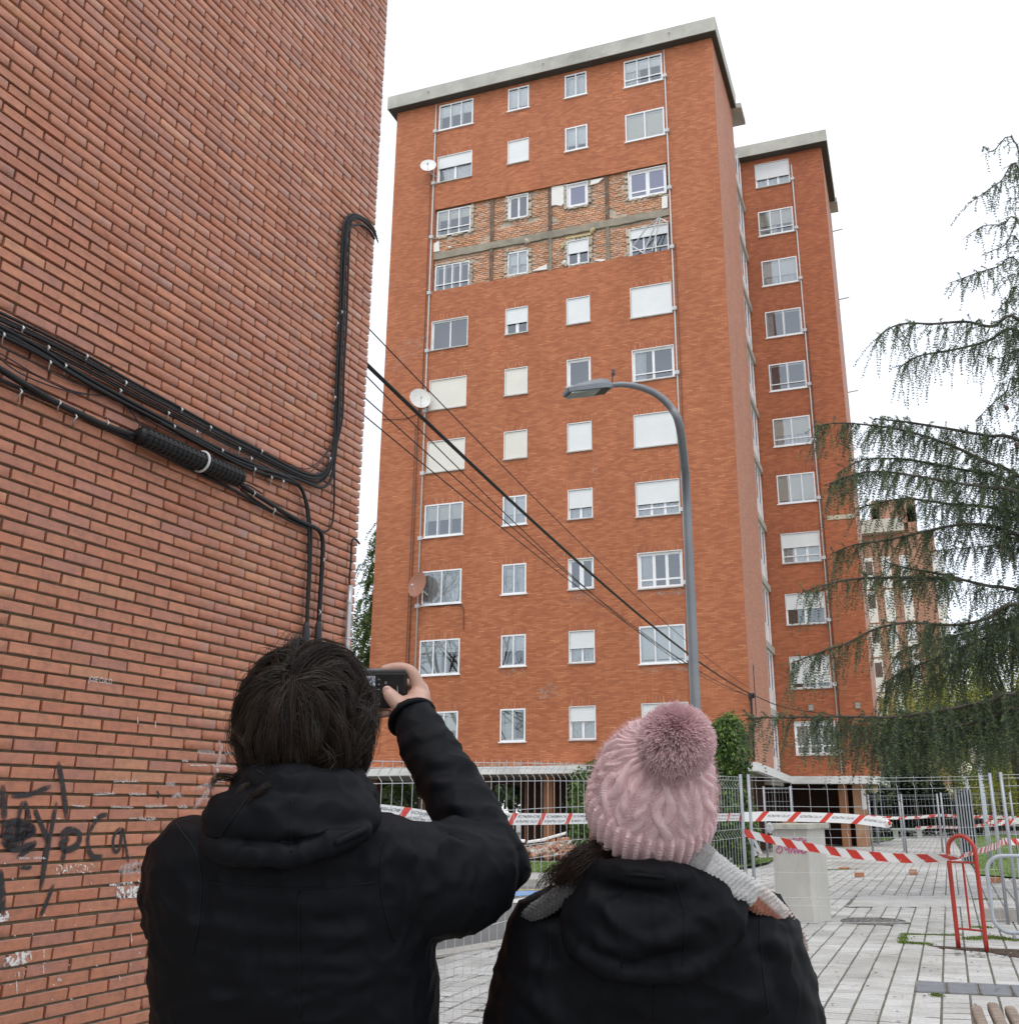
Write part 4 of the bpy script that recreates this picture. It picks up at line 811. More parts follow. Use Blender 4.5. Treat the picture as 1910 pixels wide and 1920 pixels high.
for px in ([(-20, 640), (40, 668), (110, 705), (170, 728), (221, 742)], [(-20, 650), (30, 680), (90, 715), (150, 736), (221, 744)], [(-20, 655), (30, 695), (90, 722), (150, 738), (222, 741)], [(221, 744), (250, 768), (290, 795), (330, 815), (400, 842), (470, 862)], [(221, 744), (240, 765), (262, 795), (270, 806)], [(225, 742), (246, 770), (266, 800)], [(405, 866), (430, 864), (470, 862), (520, 885), (560, 897), (590, 890), (612, 868), (628, 835)], [(490, 893), (530, 898), (570, 892), (600, 868), (625, 830)], [(540, 872), (580, 878), (610, 850), (627, 815)]): wcable(cb, px, .0035, .025, M_CABG)
for x, y in ((6, 628), (42, 615), (90, 652), (122, 686), (162, 668), (225, 733), (235, 718), (315, 775), (340, 768), (368, 810), (394, 802), (448, 842), (470, 860), (490, 846), (508, 896), (530, 903), (618, 860), (627, 745), (632, 606), (640, 585), (93, 680), (326, 800), (416, 845), (477, 880)):
    p = on_wall(x, y, .045); s = MB(); s.tube([p+np.array((0, 0, .012)), p+WN*.01, p-np.array((0, 0, .012))], .006, 6); s.tube([p-np.array((0, 0, .012)), on_wall(x, y, .008)-np.array((0, 0, .035)), on_wall(x, y, .006)-np.array((0, 0, .05))], .004, 5); s.build('clip', M_CLIP, cb, True)
tb = thing('trunk_cable', 'thick black trunk cable with a ribbed splice closure and white strap on the wall', 'cable', on_wall(350, 860, .05))
wcable(tb, [(-30, 676), (0, 692), (55, 726), (109, 757), (150, 776), (196, 797), (262, 820)], .017, .045, n=8); wcable(tb, [(-30, 700), (0, 712), (60, 738), (120, 765), (190, 800), (262, 832), (350, 876), (440, 920), (500, 955), (560, 982), (578, 988)], .010, .03)
wcable(tb, [(448, 905), (475, 924), (500, 940), (528, 958), (560, 976), (585, 987), (599, 996), (605, 1015), (604, 1060), (601, 1110), (598, 1160), (596, 1200)], .016, .045, n=8); wcable(tb, [(452, 918), (490, 945), (540, 975), (575, 990)], .008, .04)
wcable(tb, [(452, 905), (470, 912), (492, 926)], .005, .05)
a0, a1 = on_wall(259, 814, .075), on_wall(452, 898, .075); s = MB(); n = 46; prof = []
for i in range(n*4+1): u = i/(n*4); prof.append(.050+(.007 if (i % 8) < 5 else -.003)-(.022*max(0, (.03-u)/.03) if u < .03 else 0)-(.02*max(0, (u-.97)/.03) if u > .97 else 0))
s.tube([a0+(a1-a0)*i/(n*4) for i in range(n*4+1)], prof, 22); s.build('splice_closure', M_CAB, tb, True)
axd = (a1-a0)/np.linalg.norm(a1-a0); e1_ = np.cross(axd, WN); e1_ /= np.linalg.norm(e1_); e2_ = np.cross(e1_, axd)
s = MB(); ctr = a0+(a1-a0)*.58; s.tube([ctr+.062*(math.cos(q)*e1_+math.sin(q)*e2_) for q in np.linspace(0, 2*math.pi, 33)], .008, 6, caps=False); s.build('strap', mat('white_strap', (.62, .62, .62), .5, .06, 5), tb, True)
for q in np.linspace(0, 2*math.pi, 9)[:-1]: s = MB(); s.tube([a0+axd*.02+.057*(math.cos(q)*e1_+math.sin(q)*e2_), a1-axd*.02+.057*(math.cos(q)*e1_+math.sin(q)*e2_)], .004, 5); s.build('rib', M_CAB, tb)
for x, y in ((598, 1190), (575, 1192)): s = MB(); s.tube([on_wall(x, y-25, .045), on_wall(x-1, y-18, .045), on_wall(x-2, y+10, .045), on_wall(x-3, y+60, .045)], [.016, .023, .026, .026], 12); s.build('cable_boot', M_CABG, tb, True)
for x, y in ((37, 735), (140, 782), (200, 793), (110, 755), (475, 925), (513, 957), (605, 1050), (598, 1148)): p = on_wall(x, y, .05); s = MB(); s.tube([p+np.array((0, 0, .018)), p+WN*.016, p-np.array((0, 0, .018)), on_wall(x, y, .006)-np.array((0, 0, .05))], .005, 5); s.build('clip', M_CLIP, tb, True)
cd = thing('wall_conduit', 'short grey steel conduit with a black cable at the corner of the brick wall', 'conduit', on_wall(652, 1215, .03))
s = MB(); s.tube([on_wall(657, 1098, .03), on_wall(654, 1150, .03), on_wall(651, 1215, .03), on_wall(645, 1330, .03), on_wall(640, 1500, .03)], .019, 12); s.build('tube', mat('galvanised_tube', (.50, .51, .52), .35, .12, 6, metal=.5), cd, True); s = MB(); s.tube([on_wall(655, 1127, .03), on_wall(654.8, 1131, .03)], .023, 12); s.build('coupling', M_CLIP, cd)
wcable(cd, [(656, 1100), (655, 1085), (658, 1050), (659, 1020), (662, 1011), (668, 1012), (674, 1020)], .008, .03)
# ------------------------------------------------------------------ trees and bushes
def leaf_mat(name, rough=.55, trans=.25):
    t = NT(name); a = t.n('ShaderNodeAttribute'); a.attribute_name = 'tint'; t.base(a.outputs['Color']); t.set(Roughness=rough); t.b.inputs['Specular IOR Level'].default_value = .35
    tr = t.n('ShaderNodeBsdfTranslucent'); t.l(a.outputs['Color'], tr.inputs[0]); m = t.n('ShaderNodeMixShader'); m.inputs[0].default_value = trans; t.l(t.b.outputs[0], m.inputs[1]); t.l(tr.outputs[0], m.inputs[2]); t.l(m.outputs[0], t.o.inputs[0]); return t.m
M_NEEDLE = leaf_mat('needles', .6, .42); M_LEAF = leaf_mat('leaves', .4, .25)
M_BARK = mat('dark_bark', (.075, .062, .05), .95, .35, 6, bump=.8, dirt=(.14, .13, .12))
def needle_tufts(P, A, ln, wd, nb, cols):
    """P: tuft centres, A: unit twig axes; nb blades round each"""
    n = len(P); P = np.repeat(P, nb, 0); A = np.repeat(A, nb, 0); R = RNG.normal(size=P.shape); R -= A*(R*A).sum(1, keepdims=True)*.6; R /= np.linalg.norm(R, axis=1, keepdims=True)
    D = R*.85+A*RNG.uniform(-.2, .8, (len(P), 1)); D /= np.linalg.norm(D, axis=1, keepdims=True); S = np.cross(D, RNG.normal(size=P.shape)); S /= np.linalg.norm(S, axis=1, keepdims=True)
    L = ln*RNG.uniform(.6, 1.3, (len(P), 1)); W = wd*RNG.uniform(.7, 1.3, (len(P), 1)); V = np.empty((len(P), 3, 3)); V[:, 0] = P-S*W; V[:, 1] = P+S*W; V[:, 2] = P+D*L
    c = np.array(cols)[RNG.integers(0, len(cols), n)]*RNG.uniform(.65, 1.3, (n, 1)); c = np.repeat(c, nb, 0); return V.reshape(-1, 3), np.repeat(c, 3, 0)
NC = [(.125, .165, .110), (.105, .145, .105), (.16, .20, .115), (.10, .135, .10), (.23, .27, .115), (.16, .20, .13), (.18, .22, .11)]
def twig_tufts(base, d0, L, step, droop):
    n = max(2, int(L/step)); t = (np.arange(n)+.5)/n; p = base+d0[None]*(L*t)[:, None]+np.array((0, 0, -1.))[None]*(droop*L*t*t)[:, None]; a = np.gradient(p, axis=0); a /= np.linalg.norm(a, axis=1, keepdims=True)+1e-9; return p, a
def bough_foliage(path, rad0, wood, tw, dens, tl, spread, side_every=.28, side_len=.7):
    """hang twigs along a bough and along side shoots that leave it in depth"""
    wood.tube(path, np.linspace(rad0, rad0*.14+.004, len(path)), 6)
    seg = np.linalg.norm(np.diff(path, axis=0), axis=1); cum = np.concatenate([[0], np.cumsum(seg)]); Lt = cum[-1]
    def at(s): i = min(len(path)-2, np.searchsorted(cum, s)-1 if s > 0 else 0); f = (s-cum[i])/max(seg[i], 1e-6); return path[i]+(path[i+1]-path[i])*f, (path[i+1]-path[i])/max(seg[i], 1e-6)
    lines = [(path, Lt)]; s = .35*side_every
    while s < Lt:
        p, d = at(s); u = s/Lt; h = np.cross(d, (0, 0, 1.)); h /= np.linalg.norm(h)+1e-9
        for sg in (-1, 1):
            if random.random() < .25: continue
            l = side_len*(1.05-u*.75)*random.uniform(.4, 1.1); dd = d*random.uniform(.35, .9)+h*sg*random.uniform(.5, 1)+np.array((0, 0, random.uniform(-.15, .2))); dd /= np.linalg.norm(dd); q = np.array([p+dd*l*k/5+np.array((0, 0, -.22*l*(k/5)**2)) for k in range(6)]); wood.tube(q, np.linspace(rad0*.28*(1-u*.5)+.003, .003, 6), 4); lines.append((q, l))
        s += side_every*random.uniform(.6, 1.4)
    for q, l in lines:
        sg = np.linalg.norm(np.diff(q, axis=0), axis=1); cm = np.concatenate([[0], np.cumsum(sg)]); n = int(l*dens)
        for _ in range(n):
            s = l*random.random()**.8; i = min(len(q)-2, max(0, np.searchsorted(cm, s)-1)); f = (s-cm[i])/max(sg[i], 1e-6); p = q[i]+(q[i+1]-q[i])*f; d = (q[i+1]-q[i])/max(sg[i], 1e-6)
            up = random.random() < .22; dd = d*random.uniform(.1, .7)+RNG.normal(size=3)*.28+np.array((0, 0, .35 if up else -.85)); dd /= np.linalg.norm(dd); tw.append(twig_tufts(p, dd, tl*random.uniform(.25, 1.15)*(.4 if up else 1), spread, .35))
def finish_tree(t, wood, tw, ln, wd, nb, cols, crown='crown', m=None):
    wood.build('limbs', M_BARK, t); P = np.concatenate([a for a, b in tw]); A = np.concatenate([b for a, b in tw]); V, c = needle_tufts(P, A, ln, wd, nb, cols); fast_mesh(crown, V, np.arange(len(V)).reshape(-1, 3), m or M_NEEDLE, t, cols=c)
cb_ = at_z(2090, 1700); cbase = at_depth(2120, 1517, 17.0); cbase[2] = 0
cedar = thing('cedar_tree', 'large cedar with long drooping boughs reaching in from the right', 'tree', cbase)
s = MB(); tp = [cbase+np.array((.15*math.sin(z*.5), .12*math.cos(z*.7)-.12, z)) for z in np.linspace(-.1, 15, 18)]; s.tube(tp, np.linspace(.36, .10, 18), 14); s.build('trunk', M_BARK, cedar, True)
BOUGHS = [([(1905, 270), (1860, 284), (1842, 274)], 17, 16.5, 12, .3), ([(1910, 318), (1875, 340), (1822, 377)], 17, 16.0, 14, .35), ([(1910, 420), (1880, 421), (1845, 423), (1822, 436)], 17, 16.3, 12, .35), ([(1910, 452), (1880, 462), (1840, 478)], 17.2, 16.8, 12, .3), ([(1910, 493), (1870, 500), (1830, 512), (1778, 531)], 17, 16.2, 18, .45),
  ([(1910, 545), (1890, 560), (1872, 580)], 17.2, 16.6, 18, .35), ([(1910, 600), (1860, 612), (1810, 603), (1750, 607), (1700, 606), (1665, 616), (1646, 633)], 16.8, 16.2, 26, .62), ([(1910, 622), (1850, 640), (1790, 655), (1720, 668), (1682, 692)], 17.2, 16.6, 24, .55), ([(1910, 660), (1880, 670), (1850, 672)], 17.4, 17, 24, .5), ([(1910, 712), (1885, 735), (1855, 762), (1828, 790)], 17, 16.4, 22, .42),
  ([(1910, 826), (1850, 817), (1790, 806), (1730, 796), (1690, 790), (1650, 786), (1640, 784)], 17.2, 17.0, 30, .5), ([(1910, 892), (1850, 866), (1790, 838), (1740, 820), (1690, 806), (1630, 797), (1570, 793), (1530, 799)], 16.8, 16.6, 30, .55), ([(1910, 915), (1860, 890), (1800, 880), (1740, 868), (1680, 860), (1620, 862), (1580, 880)], 17.4, 17.2, 34, .6), ([(1910, 925), (1860, 915), (1790, 905), (1720, 893), (1650, 884), (1600, 890), (1545, 910)], 16.4, 16.2, 30, .55),
  ([(1910, 965), (1850, 950), (1780, 945), (1700, 935), (1640, 945), (1600, 955)], 17.6, 17.8, 32, .6), ([(1910, 1005), (1850, 985), (1790, 985), (1720, 1000), (1660, 1013), (1600, 1022), (1556, 1040)], 16.9, 16.6, 32, .55), ([(1910, 1010), (1860, 1022), (1800, 1028), (1740, 1035)], 17.2, 17.2, 26, .5), ([(1910, 1108), (1850, 1098), (1800, 1086), (1757, 1075), (1705, 1066), (1663, 1055)], 16.8, 16.4, 28, .55), ([(1800, 1086), (1740, 1084), (1680, 1083), (1600, 1086), (1550, 1096), (1505, 1110)], 16.6, 16.2, 26, .5),
  ([(1910, 1135), (1850, 1160), (1790, 1172), (1700, 1168), (1640, 1180), (1590, 1205), (1540, 1222), (1483, 1244)], 16.4, 15.9, 34, .6), ([(1910, 1160), (1860, 1190), (1800, 1215), (1740, 1240), (1690, 1260), (1660, 1280)], 16.9, 16.6, 42, .75), ([(1910, 1200), (1850, 1225), (1790, 1245), (1740, 1275)], 17.4, 17.2, 40, .75), ([(1910, 1165), (1860, 1175), (1800, 1190), (1730, 1205), (1680, 1225)], 17.8, 17.9, 40, .7),
  ([(1910, 1303), (1860, 1312), (1800, 1325), (1740, 1336), (1670, 1345), (1600, 1344), (1530, 1344), (1470, 1346), (1425, 1346), (1403, 1350)], 16.2, 15.2, 44, .62), ([(1910, 1310), (1840, 1330), (1770, 1345), (1700, 1352), (1620, 1365), (1560, 1372)], 16.7, 16.1, 46, .66), ([(1910, 1330), (1860, 1345), (1800, 1360), (1740, 1372), (1690, 1385), (1640, 1392)], 16.0, 15.6, 48, .68), ([(1910, 1365), (1870, 1375), (1820, 1385), (1770, 1392)], 17.2, 17.2, 46, .62)]
wood = MB(); tw = []
for px, d0, d1, dens, tl in BOUGHS:
    n = len(px); pts = [at_depth(x, y, d0+(d1-d0)*k/(n-1)) for k, (x, y) in enumerate(px)]
    if px[0][0] > 1880: z = pts[0][2]-.25; pts = [np.array((cbase[0], cbase[1], min(z, 14.5)))]+pts
    bough_foliage(catmull(np.array(pts), 5), (.034 if n > 4 else .013), wood, tw, dens*(.66 if px[0][1] < 800 else (1.0 if px[0][1] < 1120 else 1.0)), tl, .030, .24, .62)
finish_tree(cedar, wood, tw, .040, .0066, 7, NC)
M_CONE = mat('brown_cone', (.10, .055, .045), .85, .3, 20)
for x, y in ((1887, 765), (1876, 1031), (1905, 834)):
    s = MB(); s.ball(at_depth(x, y, 16.6), .036, .036, .05, 10, 8); s.build('cone', M_CONE, cedar, True)
def conifer(label, base, H, R, n, z0, dens, tl, cols, ln, wd, nb=5, name='conifer_tree', seed=1, trunk_r=.25):
    random.seed(seed); t = thing(name, label, 'tree', base); s = MB(); base = np.array(base, float); s.tube([base+np.array((0, 0, z)) for z in np.linspace(-.1, H, 8)], np.linspace(trunk_r, .03, 8), 10); s.build('trunk', M_BARK, t, True); wood = MB(); tw = []
    for k in range(n):
        u = k/n; z = z0+(H-z0)*u; a = k*2.4+random.uniform(-.4, .4); r = R*(1-u)**.8*random.uniform(.75, 1.1)+.3; d = np.array((math.cos(a), math.sin(a), 0)); p = np.array([base+np.array((0, 0, z))+d*r*q+np.array((0, 0, .12*r*math.sin(q*3)-.22*r*q*q)) for q in np.linspace(0, 1, 6)]); bough_foliage(p, .05, wood, tw, dens, tl, .10, .6, r*.35)
    finish_tree(t, wood, tw, ln, wd, nb, cols); random.seed(seed+100); return t
b1 = at_y(690, 1400, 47.0)
conifer('tall dark green conifer showing in the gap between the two brick buildings', (b1[0]+.3, 47, 0), 16.6, 3.0, 70, 1.2, 9, 1.0, [(.09, .16, .05), (.13, .20, .06), (.10, .15, .065), (.17, .23, .065)], .17, .035, 6, seed=3)
conifer('sparse grey green conifer rising above the darker one in the gap beside the tower', (b1[0]-1.6, 52, 0), 21.5, 3.8, 44, 8, 4.5, 1.3, [(.06, .075, .055), (.05, .065, .05)], .15, .022, 5, seed=5)
p = at_y(1695, 1540, 58)
conifer('dark low spreading conifer beyond the end of the rear tower', (p[0], 58, 0), 5.6, 3.6, 60, .8, 9, .8, [(.018, .028, .020), (.024, .034, .024), (.03, .042, .028)], .16, .035, 6, seed=8)
def leaf_cloud(t, blobs, n, size, cols, up=.3, name='crown', m=None):
    Ps = []; Ns = []
    for c, r, w in blobs:
        k = int(n*w); d = RNG.normal(size=(k, 3)); d /= np.linalg.norm(d, axis=1, keepdims=True); rr = RNG.uniform(.45, 1.0, (k, 1))**.5*RNG.normal(1, .06, (k, 1)); Ps.append(np.array(c)+d*rr*np.array(r)); Ns.append(d+RNG.normal(size=(k, 3))*.8+np.array((0, 0, up)))
    P = np.concatenate(Ps); N = np.concatenate(Ns); N /= np.linalg.norm(N, axis=1, keepdims=True); U = np.cross(N, RNG.normal(size=P.shape)); U /= np.linalg.norm(U, axis=1, keepdims=True); W = np.cross(N, U); s = size*RNG.uniform(.6, 1.35, (len(P), 1)); V = np.empty((len(P), 4, 3)); V[:, 0] = P-U*s; V[:, 1] = P-W*s*.45+N*s*.1; V[:, 2] = P+U*s; V[:, 3] = P+W*s*.45+N*s*.1
    c = np.array(cols)[RNG.integers(0, len(cols), len(P))]*RNG.uniform(.6, 1.3, (len(P), 1)); fast_mesh(name, V.reshape(-1, 3), np.arange(len(V)*4).reshape(-1, 4), m or M_LEAF, t, cols=np.repeat(c, 4, 0))
# laurel behind the mesh fence
L0 = at_depth(1262, 1517, 26.0); L0[2] = .06; Lr = RT/np.linalg.norm(RT)
bush = thing('laurel_bush', 'tall glossy green laurel bush behind the mesh fence beside the woman with the pink hat', 'bush', L0)
wood = MB()
for k in range(9): a = k*.7; wood.tube([L0+np.array((.3*math.cos(a), .3*math.sin(a), 0)), L0+np.array((1.0*math.cos(a), .7*math.sin(a), 1.6)), L0+np.array((1.6*math.cos(a), 1.0*math.sin(a), 2.7))], [.05, .03, .01], 6)
wood.build('stems', M_BARK, bush)
bl_ = [(L0+Lr*x+np.array((0, y, z)), (rx, 1.0, rz), w) for x, y, z, rx, rz, w in ((1.45, 0, 2.7, .65, .95, 1.2), (.9, -.2, 2.2, .9, 1.2, 1.2), (1.35, -.3, 1.2, .8, 1.1, 1.2), (0, 0, 2.1, 1.2, 1.3, 1.2), (-1.2, 0, 1.9, 1.0, 1.1, 1), (-2.0, 0, 1.4, .75, 1.2, .8), (0, -.4, .9, 1.6, .9, 1.2), (-1.4, -.3, .7, 1.2, .7, .8), (1.55, 0, 3.2, .4, .6, .5), (1.75, -.2, .7, .45, .7, .5))]
leaf_cloud(bush, bl_, 3600, .062, [(.085, .155, .028), (.12, .20, .038), (.055, .11, .026), (.16, .235, .045), (.042, .09, .024)], .4)
# shrubs glimpsed under and beside the tower
for k, (px, Y, r, lab) in enumerate((((735, 1490), 50, 2.6, 'green shrub seen through the dark portico of the front tower'), ((705, 1500), 44, 1.7, 'low green shrub at the far left end of the portico'), ((1880, 1545), 75, 3.0, 'dark clipped shrub at the far right behind the lamp posts'))):
    c = at_y(*px, Y); c[2] = 0; t = thing('shrub', lab, 'bush', c); w_ = MB(); w_.tube([c, c+np.array((0, 0, r*.8))], [.06, .02], 6); w_.build('stem', M_BARK, t); leaf_cloud(t, [(c+np.array((0, 0, r*.6)), (r, r, r*.75), 1), (c+np.array((r*.7, 0, r*.5)), (r*.7, r*.7, r*.6), .6), (c+np.array((-r*.8, 0, r*.45)), (r*.7, r*.7, r*.55), .6)], 1500, .13, [(.035, .07, .018), (.05, .09, .022), (.025, .05, .016)] if k < 2 else [(.018, .022, .014), (.025, .03, .018)])
# willow: curtains of thin yellow green strands
def willow(label, base, H, R, n, cols, seed):
    random.seed(seed); base = np.array(base, float); t = thing('willow_tree', label, 'tree', base); s = MB(); s.tube([base+np.array((.2*math.sin(z), 0, z)) for z in np.linspace(-.1, H*.62, 7)], np.linspace(.38, .2, 7), 10); s.build('trunk', M_BARK, t, True); wood = MB(); tw = []
    for k in range(n):
        a = random.uniform(0, 6.283); r = R*math.sqrt(random.uniform(.05, 1)); top = H*(1-.33*(r/R)**2)*random.uniform(.9, 1.03); e = base+np.array((r*math.cos(a), r*math.sin(a), top))
        if k % 6 == 0: wood.tube(catmull(np.array([base+np.array((0, 0, H*.55)), base+np.array((r*.4*math.cos(a), r*.4*math.sin(a), top*.92)), e]), 4), np.linspace(.10, .02, 9), 5)
        for q in range(5):
            e2 = e+RNG.normal(size=3)*np.array((.35, .35, .2)); L = min(top-1.2, random.uniform(2.5, 7.5)); dd = np.array((random.uniform(-.06, .06), random.uniform(-.06, .06), -1.)); tw.append(twig_tufts(e2, dd, L, .22, .05))
    finish_tree(t, wood, tw, .22, .026, 4, cols, m=M_LEAF); random.seed(seed+9)
WC = [(.33, .36, .055), (.38, .39, .07), (.27, .31, .045), (.42, .42, .09)]
for px, Y, H, R, n, lab, sd in (((1800, 1540), 66, 9.5, 5.5, 95, 'yellow green weeping willow behind the globe lamps', 21), ((1925, 1540), 60, 11.5, 5.5, 95, 'tall weeping willow at the right edge of the picture', 22)):
    c = at_y(*px, Y); c[2] = 0; willow(lab, c, H, R, n, WC, sd)
def bare_tree(label, base, H, seed):
    random.seed(seed); base = np.array(base, float); t = thing('bare_tree', label, 'tree', base); s = MB(); s.tube([base, base+np.array((0, 0, H*.3))], [.22, .17], 8); s.build('trunk', M_BARK, t); w_ = MB()
    def grow(p, d, L, r, lv):
        pts = [p]; q = p
        for k in range(4): d = d+np.array([random.gauss(0, .12) for _ in range(3)]); d /= np.linalg.norm(d); q = q+d*L/4; pts.append(q)
        w_.tube(pts, np.linspace(r, r*.55, 5), 4, caps=False)
        if lv == 0: return
        for _ in range(3 if lv > 1 else 4):
            a = d+np.array([random.gauss(0, .6) for _ in range(3)])+np.array((0, 0, .12)); grow(pts[random.choice((2, 3, 4))], a/np.linalg.norm(a), L*.68, r*.55, lv-1)
    for k in range(6): a = k*1.05; grow(base+np.array((0, 0, H*.3)), np.array((math.cos(a)*.55, math.sin(a)*.55, .85)), H*.27, .10, 4)
    w_.build('limbs', M_BARK, t)
bare_tree('bare branched street tree left of the tower, mirrored in its lower left windows', (-21.5, 19.5, 0), 17, 31)
bare_tree('second bare branched street tree farther left of the tower', (-28, 22, 0), 16, 32)
# ------------------------------------------------------------------ far buildings
M_FB = brick_tex('far_brick', .25, .06, .0075, (.52, .29, .19), (.43, .22, .14), (.36, .22, .15)); M_CREAM = mat('cream_panel', (.74, .72, .64), .7, .08, .8); M_TILER = mat('roof_edge', (.55, .50, .42), .8, .12, 2)
Yb = 84.0; xa, xb = at_y(1560, 1200, Yb)[0], at_y(1773, 1200, Yb)[0]; zt = at_y(1640, 1003, Yb)[2]
fb = thing('apartment_building', 'distant brown brick apartment block with white glazed strips behind the cedar', 'building', ((xa+xb)/2, Yb+6, 0))
cols_ = [at_y(x, 1150, Yb)[0] for x in (1606, 1637, 1670, 1705, 1768)]
mb = MB(); mb.box(xa, xb, Yb, Yb+12, 0, zt); mb.build('wall', M_FB, fb); mb = MB(); mb.box(xa-.3, xb-2.2, Yb-.8, Yb+12.3, zt+.002, zt+1.1); mb.build('roof_band', M_TILER, fb); mb = MB(); mb.box(xa+4, xa+7.5, Yb+1, Yb+5, zt+1.102, zt+3.2); mb.build('roof_hut', M_FB, fb)
for k in range(3):
    mb = MB(); x = xb-1.5-k*2.9; mb.box(x-.35, x+.35, Yb+1, Yb+1.7, zt+(1.102 if k else .0), zt+2.5); mb.build('chimney', M_FB, fb)
for x in cols_:
    for k in range(10):
        z = zt-1.9-k*2.75
        s = MB(); s.box(x-.36, x+.36, Yb-.06, Yb-.002, z-2.6, z); f = s.build('window_bay', M_CREAM, fb); 
        s = MB(); s.box(x-.28, x+.28, Yb-.075, Yb-.0605, z-1.45, z-.3); s.build('pane', M_GLASS if (k*3+int(x)) % 3 else M_SHW, f)
c = at_y(1700, 1548, 74); fw_ = thing('low_building', 'low dark ground floor building with cream doors closing the end of the path', 'building', (c[0], 74, 0))
M_DKW = mat('dark_brown_render', (.07, .05, .04), .85, .2, 1); mb = MB(); mb.box(c[0]-7, c[0]+26, 74, 79, 0, 2.6); mb.build('wall', M_DKW, fw_)
for x0, x1, z0, z1 in ((-1.3, .3, 1.3, 2.5), (1.5, 2.9, 1.3, 2.5), (-4.4, -2.4, 1.0, 2.0)):
    s = MB(); s.box(c[0]+x0, c[0]+x1, 73.93, 73.998, z0, z1); s.build('cream_panel', M_CREAM, fw_)
for x0 in (-2.0, .6): s = MB(); s.box(c[0]+x0, c[0]+x0+.7, 73.9, 73.997, 0, 2.58); s.build('brick_pier', M_FB, fw_)
# row of blurred trees that closes the view at the end of the park and left of the tower
for k, (px, Y, H, R, cl, lab) in enumerate((((1815, 1540), 100, 9, 6, 0, 'far olive tree behind the willow, left of the others'), ((1890, 1540), 98, 10, 6, 1, 'far grey green tree at the right end of the park'), ((1640, 1540), 110, 7, 5, 1, 'far dull tree behind the low building'), ((820, 1540), 62, 6, 6, 2, 'broad green tree seen through the left half of the portico'), ((960, 1540), 66, 6, 6, 2, 'broad green tree behind the middle of the portico'), ((690, 1540), 60, 7.5, 4, 2, 'green tree behind the left end of the portico'))):
    c = at_y(*px, Y); c[2] = 0; t = thing('park_tree', lab, 'tree', c); s = MB(); s.tube([c+np.array((0, 0, z)) for z in np.linspace(0, H*.7, 5)], np.linspace(.3, .12, 5), 8); s.build('trunk', M_BARK, t)
    for q in range(5): a = q*1.3; w_ = MB(); w_.tube([c+np.array((0, 0, H*.4)), c+np.array((R*.6*math.cos(a), R*.6*math.sin(a), H*.75))], [.1, .03], 5); w_.build('limb', M_BARK, t)
    bb = [(c+np.array((random.uniform(-.6, .6)*R, random.uniform(-.5, .5)*R, H*random.uniform(.35, .85))), (R*random.uniform(.35, .55), R*.45, H*random.uniform(.15, .28)), .5) for _ in range(8)]
    leaf_cloud(t, bb, 1500, .24, [[(.10, .11, .035), (.14, .15, .04)], [(.075, .085, .045), (.10, .10, .05)], [(.04, .075, .02), (.055, .09, .025), (.03, .055, .018)]][cl])
# ------------------------------------------------------------------ street lamp in front of the tower
M_LAMP = mat('grey_lamp_paint', (.20, .215, .235), .45, .08, 5, metal=.2, dirt=(.25, .26, .27)); M_LENS = mat('lamp_lens', (.30, .34, .33), .15, .15, 9, spec=.8); M_DARKPL = mat('dark_plastic', (.03, .03, .032), .5, .2, 8)
LD = 12.6; lb_ = at_depth(1303, 1310, LD); lx = lb_[:2].copy()
lamp = thing('street_lamp', 'tall grey street lamp with a curved arm in front of the tower', 'street lamp', (lx[0], lx[1], 0))
zt_ = at_depth(1281, 850, LD)[2]; base = np.array((lx[0], lx[1], 0.))
s = MB(); zs = np.linspace(0, zt_, 12); pole = [np.array((lx[0], lx[1], z)) for z in zs]
arm = [at_depth(x, y, LD) for x, y in ((1274, 800), (1258, 765), (1232, 740), (1200, 726), (1170, 721), (1146, 722))]
top0 = np.array((lx[0], lx[1], zt_)); P = np.vstack([np.array(pole)[:-1], catmull(np.array([top0]+arm), 6)]); rr = np.concatenate([np.linspace(.075, .057, 11), np.linspace(.057, .032, len(P)-11)])
s.tube(P, rr, 18); s.build('pole', M_LAMP, lamp, True)
s = MB(); s.tube([(lx[0], lx[1], 0), (lx[0], lx[1], .02)], .17, 20); s.build('base_plate', M_LAMP, lamp); s = MB(); s.box(lx[0]-.05, lx[0]+.05, lx[1]-.082, lx[1]-.074, .5, .8); s.build('access_door', M_LAMP, lamp)
# head: a shallow shell, flat lens below
h0 = at_depth(1146, 723, LD); h1 = at_depth(1058, 733, LD-.25); ax = (h1-h0); HL = np.linalg.norm(ax); ax /= HL; sd_ = np.cross(ax, (0, 0, 1.)); sd_ /= np.linalg.norm(sd_); uz = np.cross(sd_, ax)
prof = [(-.02, .03, .03, -.03), (.05, .07, .06, -.045), (.12, .115, .085, -.055), (.25, .145, .10, -.06), (.5, .15, .085, -.06), (.8, .13, .05, -.055), (.97, .10, .02, -.05), (1.0, .08, .0, -.04)]
mb = MB(); vs = []
for u, w, t_, b_ in prof:
    c = h0+ax*u*HL
    for a, z in ((-1, b_), (-1, 0), (-.72, t_*.75), (0, t_), (.72, t_*.75), (1, 0), (1, b_)): vs.append(c+sd_*a*w+uz*z)
m_ = 7; mb.add(vs, [(i*m_+k, i*m_+(k+1) % m_, (i+1)*m_+(k+1) % m_, (i+1)*m_+k) for i in range(len(prof)-1) for k in range(m_)]+[tuple(range(m_))[::-1], tuple((len(prof)-1)*m_+k for k in range(m_))]); mb.build('lamp_head', M_LAMP, lamp)
mb = MB(); c = h0+ax*.64*HL-uz*.066; mb.obox(c, ax*.30*HL, sd_*.105, uz*.008); mb.build('lens', M_LENS, lamp)
